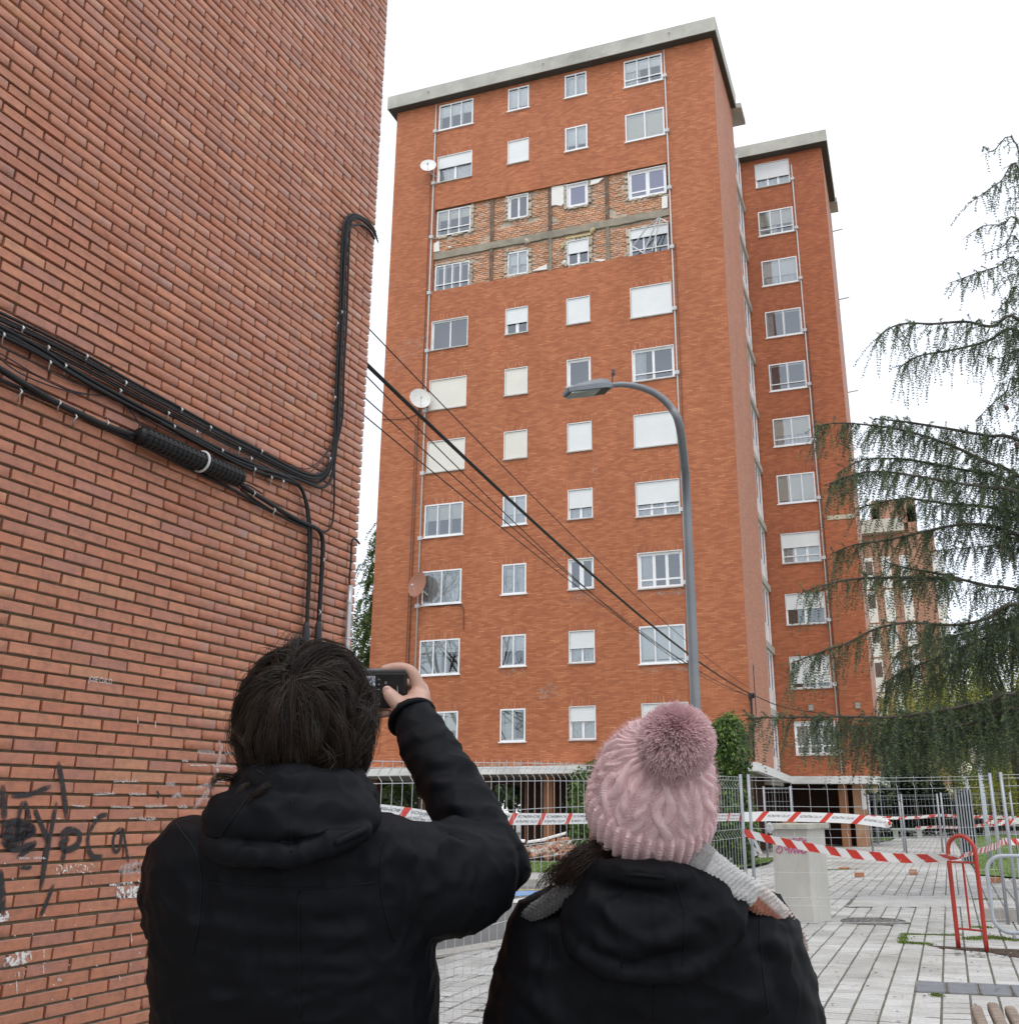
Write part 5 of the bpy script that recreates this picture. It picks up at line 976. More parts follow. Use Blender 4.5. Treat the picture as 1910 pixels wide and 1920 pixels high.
mb = MB(); c = h0+ax*.22*HL-uz*.064; mb.obox(c, ax*.10*HL, sd_*.10, uz*.006); mb.build('gear_tray', M_DARKPL, lamp)
s = MB(); q0 = at_depth(1147, 720, LD); s.tube([q0, q0+np.array((.01, 0, .10)), q0+np.array((.02, 0, .13))], [.012, .012, .018], 8); s.tube([q0+np.array((.02, 0, .13)), q0+np.array((.022, 0, .19))], [.026, .022], 10); s.build('light_sensor', mat('purple_grey_sensor', (.09, .07, .085), .5, .2, 9), lamp)
# ------------------------------------------------------------------ overhead cables
def overhead(name, label, px0, d0, end, r, sag=.3, m=None, grp=None, mid=None):
    a = at_depth(*px0, d0); b = np.array(end, float); t = np.linspace(0, 1, 28)[:, None]; P = a+(b-a)*t+np.array((0, 0, -1.))*(4*sag*t*(1-t)); s = MB(); s.tube(P, r, 6); o = s.build(name, m or M_CAB); tag(o, label, 'cable', grp)
END = np.array((-4.86, YF-.13, 4.92))
overhead('overhead_cable', 'thickest black overhead cable crossing in front of the tower', (655, 652), 9.0, END, .021, .35)
G = 'thin overhead wires crossing the tower'
for px, dz, sg, lab in (((672, 596), .16, .32, 'uppermost thin overhead wire, above the thick black cable'), ((672, 690), -.02, .62, 'thin overhead wire just under the thick cable, sagging more'), ((672, 735), -.05, .42, 'third thin overhead wire down from the thick cable'), ((672, 770), -.08, .34, 'lowest thin overhead wire crossing the tower')):
    overhead('overhead_wire', lab, px, 9.0, END+np.array((0, 0, dz)), .0062, sg, M_CAB, G)
def run(name, label, P, r, cat='cable', m=None, grp=None): s = MB(); s.tube(catmull(np.array(P, float), 8), r, 6); return tag(s.build(name, m or M_CAB), label, cat, grp)
run('wing_cable', 'black cables sagging from the tower corner to the rear wing', [END, (-4.2, 36, 4.75), (-3.0, 39.5, 4.75), (-1.8, YR-.05, 4.62)], .016)
# ------------------------------------------------------------------ temporary mesh fence
M_WIRE = mat('galvanised_wire', (.50, .52, .54), .45, .12, 20, metal=.3); M_POST = mat('galvanised_post', (.36, .38, .41), .45, .12, 6, metal=.35, dirt=(.30, .31, .33))
wire_mesh = {}
def vwire(H, key):
    if key in wire_mesh: return wire_mesh[key]
    s = MB(); z = [0]; pts = [(0, 0)]
    for f in (H*.985, H*.66, H*.10): pass
    pts = [(0, .06)]
    for zc in (.30, H*.62, H-.09): pts += [(0, zc-.045), (.035, zc), (0, zc+.045)]
    pts.append((0, H)); s.tube([(0, y, z) for y, z in pts], .0024, 5); me = s.build('wire', M_WIRE); d = me.data; bpy.data.objects.remove(me); wire_mesh[key] = d; return d
def fence(label, a, b, H, n, z0=0., posts=(1, 1), sag=0., flip=1, pr=.021):
    a = np.array(a, float); b = np.array(b, float); u = (b-a)/np.linalg.norm(b-a); L = np.linalg.norm(b-a); nn = np.array((-u[1], u[0]))*flip; ang = math.atan2(nn[1], nn[0])-math.pi/2
    t = thing('mesh_fence', label, 'fence', (*((a+b)/2), z0), 'temporary mesh fence panels')
    for k in range(n):
        p = a+u*L*(k+.5)/n; o = bpy.data.objects.new('wire', vwire(H, H)); COL.objects.link(o); child(o, t); o.matrix_basis = Matrix.Translation((p[0], p[1], z0+gz(p[1]))) @ Matrix.Rotation(ang, 4, 'Z')
    rows = [.06, .255, .345, H*.36, H*.62-.05, H*.62+.05, H*.8, H-.14, H-.045, H-.004]
    for z in rows:
        s = MB(); m = 9; s.tube([(*(a+u*L*k/(m-1)), z0+z+gz((a+u*L*k/(m-1))[1])-sag*math.sin(math.pi*k/(m-1))) for k in range(m)], .0026, 5); s.build('cross_wire', M_WIRE, t)
    for e, p in ((0, a), (1, b)):
        if posts[e]: s = MB(); q = p+u*(.02 if e == 0 else -.02); s.tube([(q[0], q[1], z0+gz(q[1])), (q[0], q[1], z0+H*.5), (q[0], q[1], z0+H+.03)], pr, 10); s.build('post', M_POST, t, True)
    return t
FH = 1.76
PA = at_depth(1394, 1517, 12.6)[:2]; PL0 = at_depth(660, 1517, 6.05)[:2]; PB = at_depth(1866, 1517, 12.75)[:2]; PC = at_depth(1876, 1517, 12.7)[:2]
PM = PL0+(PA-PL0)*.49
fence('near mesh fence panel between the man and his raised arm', PL0, PM, FH, 34, posts=(1, 0), sag=.02); fence('mesh fence panel running from the raised arm past the pink hat to a post', PM, PA-kd*.03, FH, 36, posts=(0, 1), sag=.015)
fence('mesh fence panel across the path in front of the concrete cabinet', PA+np.array((.06, 0)), PB, FH, 14, posts=(1, 1), sag=.02)
fence('mesh fence panel at the right edge of the picture', PC+np.array((.03, .02)), PC+np.array((3.1, .1)), FH+.01, 14, posts=(1, 1))
s = MB(); c = at_depth(1880, 1728, 12.7); M_BLOCK = mat('concrete_block', (.40, .37, .33), .9, .15, 5, bump=.3)
t = thing('fence_foot', 'pale concrete block foot holding the fence posts at the right', 'concrete block', (c[0], c[1], 0)); s.box(c[0]-.22, c[0]+.52, c[1]-.12, c[1]+.12, 0.004, .15); s.build('block', M_BLOCK, t)
for dx in (-.0, .12): s = MB(); s.tube([(c[0]+dx, c[1], .1501), (c[0]+dx, c[1], .156)], .035, 10); s.build('socket', M_POST, t)
# fences and posts farther down the path
def far_fence(label, px0, d0, px1, d1, n=10, H=1.8): fence(label, at_depth(px0, 1517, d0)[:2], at_depth(px1, 1517, d1)[:2], H, n, pr=.03)
far_fence('far mesh fence panel in front of the dark portico of the rear wing', 1432, 30, 1485, 30, 8, 2.0); far_fence('distant mesh fence across the path, middle panel', 1690, 33, 1760, 33, 10); far_fence('distant mesh fence right of the path', 1765, 31, 1795, 31, 6); far_fence('distant mesh fence at the far right on the grass', 1800, 30, 1898, 30, 14); far_fence('distant mesh fence beside the corner pier', 1628, 34, 1688, 34, 9)
p = at_depth(1806, 1517, 27); t = thing('stacked_fence_panels', 'stack of grey fence panels leaning upright beside the path', 'fence panels', (p[0], p[1], 0))
for k in range(6): s = MB(); x = p[0]-.18+.07*k; s.box(x, x+.035, p[1]-.6, p[1]+.6, .02, 1.85); s.build('panel', M_POST, t)
# ------------------------------------------------------------------ barrier tape
M_TW = mat('white_tape', (.80, .80, .79), .35, .04, 6); M_TR = mat('red_tape', (.62, .045, .03), .35, .06, 6); M_TK = mat('black_print', (.02, .02, .025), .5, .1, 6)
def tape(name, label, path, w, period, red, slant=.5, tilt=None, text=None, phase=0., grp='red and white barrier tapes', k=14, flutter=.004):
    """ribbon along a 3-D path; slanted red bands are their own thin faces just proud of the white"""
    P = catmull(np.array(path, float), k); seg = np.linalg.norm(np.diff(P, axis=0), axis=1); cum = np.concatenate([[0], np.cumsum(seg)]); L = cum[-1]
    def at(s_, h, off=0.):
        s_ = min(max(s_, 0), L-1e-5); i = min(len(P)-2, np.searchsorted(cum, s_, 'right')-1); f = (s_-cum[i])/max(seg[i], 1e-9); c = P[i]+(P[i+1]-P[i])*f; d = (P[i+1]-P[i])/max(seg[i], 1e-9)
        tw = (tilt(s_/L) if tilt else 0.); side = np.cross(d, (0, 0, 1.)); side /= np.linalg.norm(side)+1e-9; up = np.cross(side, d); b = up*math.cos(tw)+side*math.sin(tw); nrm = np.cross(b, d)
        if nrm@(c-O3) > 0: nrm = -nrm
        return c+b*h*w/2+nrm*(off+flutter*math.sin(s_*9)+.4*flutter*math.sin(s_*23+h*2))
    t = thing(name, label, 'barrier tape', P[len(P)//2], grp); n = max(20, int(L/.03)); mb = MB()
    mb.add([at(L*i/n, h) for i in range(n+1) for h in (-1, 0, 1)], [(3*i+j, 3*(i+1)+j, 3*(i+1)+j+1, 3*i+j+1) for i in range(n) for j in (0, 1)]); mb.build('ribbon', M_TW, t, True)
    s0 = phase
    while s0 < L-.01:
        mb = MB(); m = 5; vs = [at(min(L, max(0, s0+red*q/m+slant*w*h*.5)), h, .0012) for q in range(m+1) for h in (-1, 0, 1)]; mb.add(vs, [(3*i+j, 3*(i+1)+j, 3*(i+1)+j+1, 3*i+j+1) for i in range(m) for j in (0, 1)]); mb.build('red_band', M_TR, t, True)
        if text and s0+period < L:
            for ln, (txt, hc, hh) in enumerate(text):
                me = text_mesh(txt, 1.0); xs = [v.co.x for v in me.vertices]; x0, x1 = min(xs), max(xs); room = period-red-.05; 
                for v in me.vertices:       # upside down, as the tape hangs: runs right to left and head over heels
                    sx = s0+red+.025+slant*w*.0+room*(1-(v.co.x-x0)/(x1-x0)); hy = hc-(v.co.y/.7-.5)*hh; v.co = Vector(at(sx+slant*w*hy*.5, hy, .0016).tolist())
                me.materials.append(M_TK); link('lettering', me, t)
        s0 += period
    return t
TXT = [('AYTO. PALENCIA', -.42, .42), ('BOMBEROS', .42, .42)]
def lerp_f(t_, z): p = PL0+(PA-PL0)*t_; return np.array((p[0]-.03, p[1]-.03, z))
def on_fence_px(x, y):                                       # point of the left fence line seen at photo column x, row y
    r = ray(x, y); n2 = np.array((-(PA-PL0)[1], (PA-PL0)[0])); k_ = ((PL0-np.array((.03, .03)))@n2)/(r[:2]@n2); return O3+r*k_
tape('barrier_tape', 'printed red and white tape along the mesh fence behind both people', [on_fence_px(x, y) for x, y in ((640, 1518), (690, 1520), (760, 1527), (840, 1538), (930, 1536), (1020, 1536), (1100, 1535), (1250, 1534), (1345, 1533), (1392, 1532))], .088, .47, .075, 1.0, text=TXT, phase=.12)
FY = lambda x, y, dd=0.: at_depth(x, y, 12.55+dd)
tape('barrier_tape', 'printed tape across the middle fence panel ending in a knot above the cabinet', [FY(1394, 1532), (FY(1450, 1531)), FY(1530, 1533), FY(1600, 1536), FY(1664, 1544)], .115, .40, .075, 1.0, text=[('AYTO. PALENCIA', .1, .5)], phase=.19)
s = MB(); c = FY(1665, 1545); s.ball(c, .04, .03, .045, 10, 7); o = s.build('tape_knot', M_TW, None, True); s = MB(); s.ball(c+np.array((.015, -.02, .01)), .022, .02, .03, 8, 6); s.build('red_fold', M_TR, o, True); tag(o, 'crumpled red and white knot where the printed tape is tied to the fence', 'tape knot')
for v in o.data.vertices: v.co += Vector(v.normal)*mnoise.noise(v.co*40)*.02
hp = at_depth(1800, 1604, 10.3)
tape('barrier_tape', 'broad striped tape sagging from the fence post to the red hoop', [at_depth(x, y, d) for x, y, d in ((1391, 1560, 12.5), (1418, 1568, 12.3), (1470, 1580, 12.0), (1530, 1591, 11.7), (1600, 1602, 11.3), (1680, 1609, 10.9), (1740, 1610, 10.6), (1775, 1608, 10.4), (1799, 1605, 10.25))], .092, .30, .15, -1.1, tilt=lambda u: .95*max(0, (u-.72)/.28)**1.4*1.25, phase=.04)
tape('barrier_tape', 'short striped tape from the red hoop up to the right hand fence', [at_depth(x, y, d) for x, y, d in ((1800, 1605, 10.2), (1835, 1596, 10.6), (1870, 1585, 11.6), (1882, 1578, 12.5), (1900, 1579, 12.6), (1935, 1580, 12.7))], .08, .20, .09, -1.0, tilt=lambda u: .9*(1-u)**2)
for pts, lab in (([(1627, 1531, 33), (1670, 1534, 33), (1720, 1533, 33), (1760, 1529, 33), (1800, 1531, 32), (1860, 1532, 31), (1920, 1535, 30)], 'upper far tape across the end of the path'), ([(1716, 1553, 34), (1760, 1551, 33), (1800, 1552, 31), (1850, 1547, 29), (1920, 1542, 28)], 'lower far tape across the end of the path'), ([(1848, 1541, 24), (1880, 1541, 24.5), (1930, 1534, 25)], 'far tape tied to the second lamp post at the right')):
    tape('barrier_tape', 'thin distant red and white '+lab, [at_depth(*q) for q in pts], .09, .5, .24, 1.0, flutter=.01)
s = MB()
for (x0, y0), (x1, y1) in (((1403, 1566), (1417, 1605)), ((1410, 1567), (1427, 1602)), ((1396, 1555), (1401, 1568)), ((1412, 1590), (1425, 1598))):
    a, b = FY(x0, y0), FY(x1, y1); w_ = np.array((.018, 0, .006)); s.add([a-w_, a+w_, b+w_, b-w_], [(0, 1, 2, 3)])
o = s.build('tape_ends', M_TW); tag(o, 'loose white tape ends dangling from the fence post by the bush', 'tape', kind='stuff')
s = MB(); c = FY(1442, 1553, .1); s.ball(c, .05, .03, .06, 12, 9); o = s.build('plastic_bag', mat('grey_white_plastic', (.62, .62, .64), .3, .1, 30), None, True); tag(o, 'scrap of crumpled white plastic snagged on the fence beside the cabinet', 'plastic scrap')
for v in o.data.vertices: v.co += Vector(v.normal)*mnoise.noise(v.co*22)*.06
# ------------------------------------------------------------------ concrete cabinet with a loose brick on it
b0, b1, b2 = (at_z(*q) for q in ((1456, 1727), (1525, 1733), (1543, 1716))); fx = (b1-b0); W_ = np.linalg.norm(fx); fx /= W_; fy = np.array((-fx[1], fx[0], 0)); Dp = .40
hh = 1.12; cc = b0+fx*W_/2+fy*Dp/2
M_CAB_ = NT('cabinet_concrete'); t = M_CAB_; c1 = t.ramp(t.noise(1.4, 6, .6), [(.3, (.47, .455, .41)), (.7, (.58, .565, .52))]); c1 = t.mix(t.ramp(t.noise(2.4, 6, .75, stretch=(1, 1, .22)), [(.52, (0, 0, 0)), (.75, (.75, .75, .75))]), c1, (.27, .26, .225)); t.base(c1); t.set(Roughness=.85); t.bump(t.noise(40, 4), .25, .006); M_CABM = t.m
cabn = thing('concrete_cabinet', 'pale concrete utility cabinet with pink graffiti standing on the paving', 'utility cabinet', (cc[0], cc[1], 0))
mb = MB(); mb.obox(cc+np.array((0, 0, hh/2)), fx*W_/2, fy*Dp/2, np.array((0, 0, hh/2))); o = mb.build('body', M_CABM, cabn); bv = o.modifiers.new('bevel', 'BEVEL'); bv.width = .012; bv.segments = 2
mb = MB(); mb.obox(cc+np.array((0, 0, hh+.036)), fx*(W_/2+.045), fy*(Dp/2+.05), np.array((0, 0, .034))); o = mb.build('lid', mat('mossy_concrete', (.50, .48, .42), .9, .18, 5, bump=.4, dirt=(.25, .25, .19)), cabn); bv = o.modifiers.new('bevel', 'BEVEL'); bv.width = .012; bv.segments = 2
M_PINK = spray('pink_spray_paint', (.50, .13, .25), .25, .45, 50)
def cstroke(pts, w):
    P = []
    for x, y in pts: r = ray(x, y); k_ = ((b0-O3-fy*.004)@fy)/(r@fy); P.append(O3+r*k_)
    P = catmull(np.array(P), 6); T = np.gradient(P, axis=0); T /= np.linalg.norm(T, axis=1, keepdims=True)+1e-9; B = np.cross(T, fy); mb = MB(); n = len(P); mb.add([P[k]+B[k]*w/2*sg for k in range(n) for sg in (-1, 1)], [(2*k, 2*k+2, 2*k+3, 2*k+1) for k in range(n-1)]); mb.build('graffiti_stroke', M_PINK, cabn)
for pts in ([(1462, 1585), (1455, 1595), (1460, 1600), (1466, 1594), (1463, 1585), (1459, 1582)], [(1470, 1588), (1474, 1594), (1480, 1587), (1478, 1600)], [(1482, 1600), (1486, 1590), (1490, 1600), (1493, 1590), (1496, 1600), (1500, 1591), (1503, 1600)], [(1506, 1592), (1502, 1597), (1507, 1600), (1511, 1595), (1506, 1591)], [(1484, 1577), (1490, 1572), (1495, 1578), (1501, 1571), (1506, 1578), (1511, 1575)], [(1459, 1586), (1458, 1592), (1461, 1590)]): cstroke(pts, .022)
M_LOOSE = mat('loose_brick', (.45, .20, .10), .9, .2, 20, bump=.4, dirt=(.42, .34, .25))
def loose_brick(px, label, z=0., ang=.3, sz=(.12, .055, .03), flat=False):
    p = at_z(*px, z); s = MB(); u = np.array((math.cos(ang), math.sin(ang), 0)); v = np.array((-math.sin(ang), math.cos(ang), 0)); s.obox(p+np.array((0, 0, sz[2]+.004)), u*sz[0], v*sz[1], np.array((0, 0, sz[2]))); o = s.build('loose_brick', M_LOOSE); bv = o.modifiers.new('bevel', 'BEVEL'); bv.width = .006; bv.segments = 1; tag(o, label, 'brick', 'loose bricks lying about')
pc = cc+fx*(-.12)+np.array((0, 0, hh+.072)); s = MB(); s.obox(pc+np.array((0, 0, .036)), fx*.075, fy*.055, np.array((0, 0, .033))); o = s.build('loose_brick', M_LOOSE); tag(o, 'orange brick lying on top of the concrete cabinet', 'brick', 'loose bricks lying about')
loose_brick((1611, 1645), 'brown brick on the path nearest the concrete cabinet', ang=.5, sz=(.085, .06, .05)); loose_brick((1712, 1641), 'brown brick standing alone in the middle of the path', ang=-.2, sz=(.075, .06, .055)); loose_brick((1867, 1656), 'red brick at the edge of the right hand lawn', ang=.8, sz=(.08, .06, .05)); loose_brick((1582, 1630), 'flat broken brick on the path behind the cabinet', ang=1.2, sz=(.16, .07, .02))
# ------------------------------------------------------------------ red hoop and grey barrier hoop
M_RED = mat('red_gloss_paint', (.40, .035, .022), .35, .12, 6, dirt=(.28, .05, .03)); M_GREYB = mat('grey_blue_paint', (.40, .43, .48), .4, .08, 6, dirt=(.3, .31, .34))
h0, h1 = at_z(1797, 1779), at_z(1850, 1785); hc = (h0+h1)/2; hu = (h1-h0); hw = np.linalg.norm(hu)/2; hu /= hw*2; zu = np.array((0, 0, 1.))
hoop = thing('red_hoop', 'red painted arched steel hoop with an inner bar', 'hoop', (hc[0], hc[1], 0)); HH = 1.09
arc = [hc-hu*hw+zu*z for z in np.linspace(-.02, HH-hw, 8)]+[hc+zu*(HH-hw)+hu*(-math.cos(a)*hw)+zu*math.sin(a)*hw for a in np.linspace(0, math.pi, 17)[1:-1]]+[hc+hu*hw+zu*z for z in np.linspace(HH-hw, -.02, 8)]
s = MB(); s.tube(arc, .023, 12); s.build('frame', M_RED, hoop, True); s = MB(); s.tube([hc-hu*(hw-.02)+zu*(HH-.26), hc+hu*(hw-.02)+zu*(HH-.26)], .011, 8); s.build('crossbar', M_RED, hoop); s = MB(); s.tube([hc-hu*(hw-.02)+zu*.19, hc+hu*(hw-.02)+zu*.19], .011, 8); s.build('crossbar', M_RED, hoop); s = MB(); s.tube([hc+zu*.20, hc+zu*(HH-.27)], .011, 8); s.build('bar', M_RED, hoop)
g0 = at_depth(1858, 1700, 11.0); gu = np.array((.97, .12, 0)); gu /= np.linalg.norm(gu); zb_ = at_depth(1900, 1747, 11.0)[2]; zt2 = at_depth(1900, 1606, 11.0)[2]; gw = .95; R_ = .17
bar_ = thing('grey_barrier', 'grey tubular crowd barrier with rounded corners at the right edge', 'barrier', (g0[0], g0[1], 0)); gp = lambda x, z: np.array((g0[0], g0[1], 0))+gu*x+zu*z
loop = [gp(R_*(1-math.sin(a)), zt2-R_*(1-math.cos(a))) for a in np.linspace(0, math.pi/2, 7)]+[gp(R_*(1-math.cos(a)), zb_+R_*(1-math.sin(a))) for a in np.linspace(0, math.pi/2, 7)]
loop += [gp(gw-R_*(1-math.sin(a)), zb_+R_*(1-math.cos(a))) for a in np.linspace(0, math.pi/2, 7)]+[gp(gw-R_*(1-math.cos(a)), zt2-R_*(1-math.sin(a))) for a in np.linspace(0, math.pi/2, 7)]; loop.append(loop[0])
s = MB(); s.tube(loop, .021, 10, caps=False); s.build('frame', M_GREYB, bar_, True); s = MB(); s.tube([gp(.33, zb_+.01), gp(.33, zt2-.01)], .012, 8); s.build('bar', M_GREYB, bar_)
for x in (.2, .75): s = MB(); s.tube([gp(x, 0), gp(x, zb_)], .018, 8); s.build('foot', M_GREYB, bar_)
# ------------------------------------------------------------------ globe lamps along the path
M_GLOBE = NT('opal_globe'); t = M_GLOBE; t.base(t.ramp(t.noise(5, 4), [(.35, (.66, .58, .38)), (.7, (.84, .80, .66))])); t.set(Roughness=.12); t.b.inputs['Coat Weight'].default_value = .6; M_GLOBE = t.m; M_PALEP = mat('pale_lamp_post', (.42, .46, .48), .5, .1, 4)
for px, d, r, lab in (((1810, 1441), 38.7, .235, 'nearest clear pale globe lamp on a thin post beside the path'), ((1833, 1417), 25.0, .23, 'large globe lamp half hidden in the cedar boughs at the right'), ((1637, 1478), 42.0, .21, 'globe lamp tucked under the corner of the rear canopy'), ((1780, 1485), 66.0, .23, 'faint farthest globe lamp in front of the willow')):
    c = at_depth(*px, d); t = thing('globe_lamp', lab, 'globe lamp', (c[0], c[1], 0), 'globe lamps along the path'); s = MB(); pr_ = .055 if d < 30 else .045; s.tube([(c[0], c[1], 0), (c[0], c[1], 1.0), (c[0], c[1], c[2]-r*.9)], [pr_*1.25, pr_, pr_*.9], 12); s.build('post', M_PALEP, t, True)
    s = MB(); s.ball(c, r, nu=20, nv=14); s.build('globe', M_GLOBE, t, True); s = MB(); s.tube([(c[0], c[1], c[2]-r*1.05), (c[0], c[1], c[2]-r*.86)], r*.42, 12); s.build('collar', M_PALEP, t)
# ------------------------------------------------------------------ benches
c = at_z(1702, 1572); t = thing('stone_bench', 'pale green stone bench on the left of the path far away', 'bench', (c[0], c[1], 0)); M_BENCH = mat('pale_green_stone', (.42, .46, .40), .8, .12, 3)
s = MB(); s.box(c[0]-.75, c[0]+.75, c[1]-.3, c[1]+.3, .36, .46); s.build('seat', M_BENCH, t)
for x in (-.55, .55): s = MB(); s.box(c[0]+x-.12, c[0]+x+.12, c[1]-.25, c[1]+.25, 0, .359); s.build('leg', M_BENCH, t)
M_SLAT = NT('weathered_slat'); t = M_SLAT; t.base(t.ramp(t.noise(9, 5, .6, stretch=(1, 8, 8)), [(.3, (.16, .12, .09)), (.55, (.30, .24, .19)), (.75, (.42, .36, .31))])); t.set(Roughness=.85); t.bump(t.noise(14, 4, .6, stretch=(1, 8, 8)), .5, .01); M_SLAT = t.m
bp = at_depth(1868, 1893, 3.95); bench = thing('wooden_bench', 'weathered wooden slatted bench cut off by the lower right corner', 'bench', (bp[0], bp[1], gz(bp[1])))
seatz = bp[2]-.008
for k in range(9):
    x = bp[0]-.075+.062*k; dz = (.0, .014, .004, .0, -.012, -.014, -.01, -.015, -.012)[k]; s = MB(); a = np.array((x, bp[1]-.0, seatz+dz)); dy = np.array((.02, -.7, -.02))
    s.obox(a+dy/2, np.array((.021, 0, 0)), dy/2, np.array((0, 0, .02))); o = s.build('slat', M_SLAT, bench); bv = o.modifiers.new('bevel', 'BEVEL'); bv.width = .011; bv.segments = 3
for y in (-.12, -.58): s = MB(); s.box(bp[0]-.1, bp[0]+.46, bp[1]+y-.025, bp[1]+y+.025, seatz-.075, seatz-.036); s.build('crossbar', M_IRON, bench)
for x in (0, .4): s = MB(); s.box(bp[0]+x-.025, bp[0]+x+.025, bp[1]-.6, bp[1]-.1, gz(bp[1]), seatz-.0755); s.build('leg', M_IRON, bench)
# ------------------------------------------------------------------ rubble fallen at the foot of the tower
def rubble(name, n, cols, smin, smax, xr, yr, zf, m=M_TINT):
    V = []; F = []; Cc = []; Q = [(0,3,2,1),(4,5,6,7),(0,1,5,4),(1,2,6,5),(2,3,7,6),(3,0,4,7)]
    for _ in range(n):
        x = random.triangular(*xr); y = random.uniform(*yr); c = np.array((x, y, zf(x, y)*random.random()**.6+.03)); R = np.linalg.qr(RNG.normal(size=(3, 3)))[0]; h = np.array((random.uniform(smin, smax)*1.5, random.uniform(smin, smax)*.8, random.uniform(smin, smax)*.6)); k = len(V)
        V += [c+R@(h*np.array(q)*random.uniform(.85, 1.1)) for q in ((-1,-1,-1),(1,-1,-1),(1,1,-1),(-1,1,-1),(-1,-1,1),(1,-1,1),(1,1,1),(-1,1,1))]; F += [[k+i for i in f] for f in Q]; Cc += [np.array(random.choice(cols))*random.uniform(.75, 1.15)]*8
    o = fast_mesh(name, V, F, m, cols=np.array(Cc)); return o
pile = lambda x, y: .10+.42*math.exp(-((y-31.3)/1.4)**2)*(.55+.45*math.sin(x*1.7))
o = rubble('rubble', 2200, [(.47, .21, .12), (.42, .18, .10), (.50, .27, .17), (.40, .30, .22), (.55, .52, .47)], .03, .11, (-17.5, -6.5, -12), (29.6, 33.1), pile); tag(o, 'heap of fallen orange brick rubble at the foot of the tower', 'rubble', kind='stuff')
for k in range(8):
    x = (-14.6, -13.4, -12.9, -12.2, -11.6, -11.0, -10.3, -9.4)[k]; a = random.uniform(-.5, .5); s = MB(); L = random.uniform(.18, .42); s.obox((x, 31.0+random.uniform(-.8, .6), .5+random.uniform(-.1, .18)), np.array((math.cos(a), .2, math.sin(a)*.5))*L, np.array((0, .05, .02)), np.array((0, 0, .025)))
    o = s.build('broken_board', M_FOAM if k % 3 else M_ALU); tag(o, ('leftmost','second from left','third from left','fourth from left','fifth from left','sixth from left','seventh from left','rightmost')[k]+' pale splintered strip lying on the brick rubble under the tower', 'debris', 'broken pale strips on the rubble')
# ------------------------------------------------------------------ the two people, seen from behind
HF = np.array((math.sin(CAM_YAW), math.cos(CAM_YAW), 0)); HR = np.array((math.cos(CAM_YAW), -math.sin(CAM_YAW), 0)); HZ = np.array((0, 0, 1.)); HB = np.stack([HR, HF, HZ], 1)
Q = at_depth
def fuse(mb, name, mats, parent, voxel, it=6, disp=None, fac=.5):
    """overlapping closed shapes melted into ONE continuous smooth surface"""
    o = mb.build(name, mats); r = o.modifiers.new('r', 'REMESH'); r.mode = 'VOXEL'; r.voxel_size = voxel; s = o.modifiers.new('s', 'SMOOTH'); s.factor = fac; s.iterations = it
    dg = bpy.context.evaluated_depsgraph_get(); me = bpy.data.meshes.new_from_object(o.evaluated_get(dg)); me.name = name; bpy.data.objects.remove(o)
    n = len(me.vertices); co = np.empty(n*3, np.float32); me.vertices.foreach_get('co', co); co = co.reshape(-1, 3).astype(float)
    if disp is not None:
        no = np.empty(n*3, np.float32); me.vertices.foreach_get('normal', no); no = no.reshape(-1, 3); co = co+no*disp(co, no)[:, None]; me.vertices.foreach_set('co', co.astype(np.float32).ravel())
    me.polygons.foreach_set('use_smooth', np.ones(len(me.polygons), bool)); me.materials.clear()
    for m in (mats if isinstance(mats, (list, tuple)) else [mats]): me.materials.append(m)
    me.update(); return link(name, me, parent)
def nz_arr(P, sc, seed=0.): return np.array([mnoise.noise(Vector((p[0]*sc+seed, p[1]*sc, p[2]*sc))) for p in P])
def limb(mb, pts, n=20): P = [Q(*p[:3]) for p in pts]; r = [p[3] for p in pts]; mb.tube(catmull(np.array(P), 6), np.interp(np.linspace(0, len(r)-1, (len(r)-1)*6+1), range(len(r)), r), n); mb.ball(P[0], r[0]*.98, nu=16, nv=10); mb.ball(P[-1], r[-1]*.98, nu=16, nv=10)
def loft(mb, secs, n=40):
    """horizontal super-ellipse sections (px centre x, px y, depth, half width, half thickness)"""
    vs = []
    for x, y, d, w, t_ in secs:
        c = Q(x, y, d)
        for k in range(n): a = 2*math.pi*k/n; ca, sa = math.cos(a), math.sin(a); vs.append(c+HR*w*math.copysign(abs(ca)**.8, ca)+HF*t_*math.copysign(abs(sa)**.8, sa))
    m = len(secs); mb.add(vs, [(i*n+k, (i+1)*n+k, (i+1)*n+(k+1) % n, i*n+(k+1) % n) for i in range(m-1) for k in range(n)]+[tuple(range(n)), tuple((m-1)*n+k for k in range(n))[::-1]])
def hball(mb, px, rx, ry, rz, rot=None, nu=22, nv=14): R = HB if rot is None else HB@rot; mb.ball(Q(*px), rx, ry, rz, nu, nv, rot=R)
def rotx(a): c, s = math.cos(a), math.sin(a); return np.array([(1, 0, 0), (0, c, -s), (0, s, c)])
def fabric(name, c, rough=.62, fine=900., bump=.25, sheen=.0, spec=.12):
    t = NT(name); n1 = t.noise(5, 5, .6); col = t.ramp(n1, [(.3, tuple(np.array(c)*.8)), (.7, tuple(np.array(c)*1.25))]); t.base(col); t.set(Roughness=rough); t.b.inputs['Specular IOR Level'].default_value = spec; t.b.inputs['Sheen Weight'].default_value = sheen; t.b.inputs['Sheen Roughness'].default_value = .5
    t.bump(t.noise(fine, 2, .5), bump, .0012); return t.m
M_JACK = fabric('black_shell_fabric', (.0048, .0054, .0074), .6); M_COAT = fabric('black_coat_fabric', (.0046, .0052, .0070), .62); M_JEANS = fabric('dark_trousers', (.02, .024, .035), .85); M_SHOE = fabric('dark_shoes', (.03, .025, .022), .6)
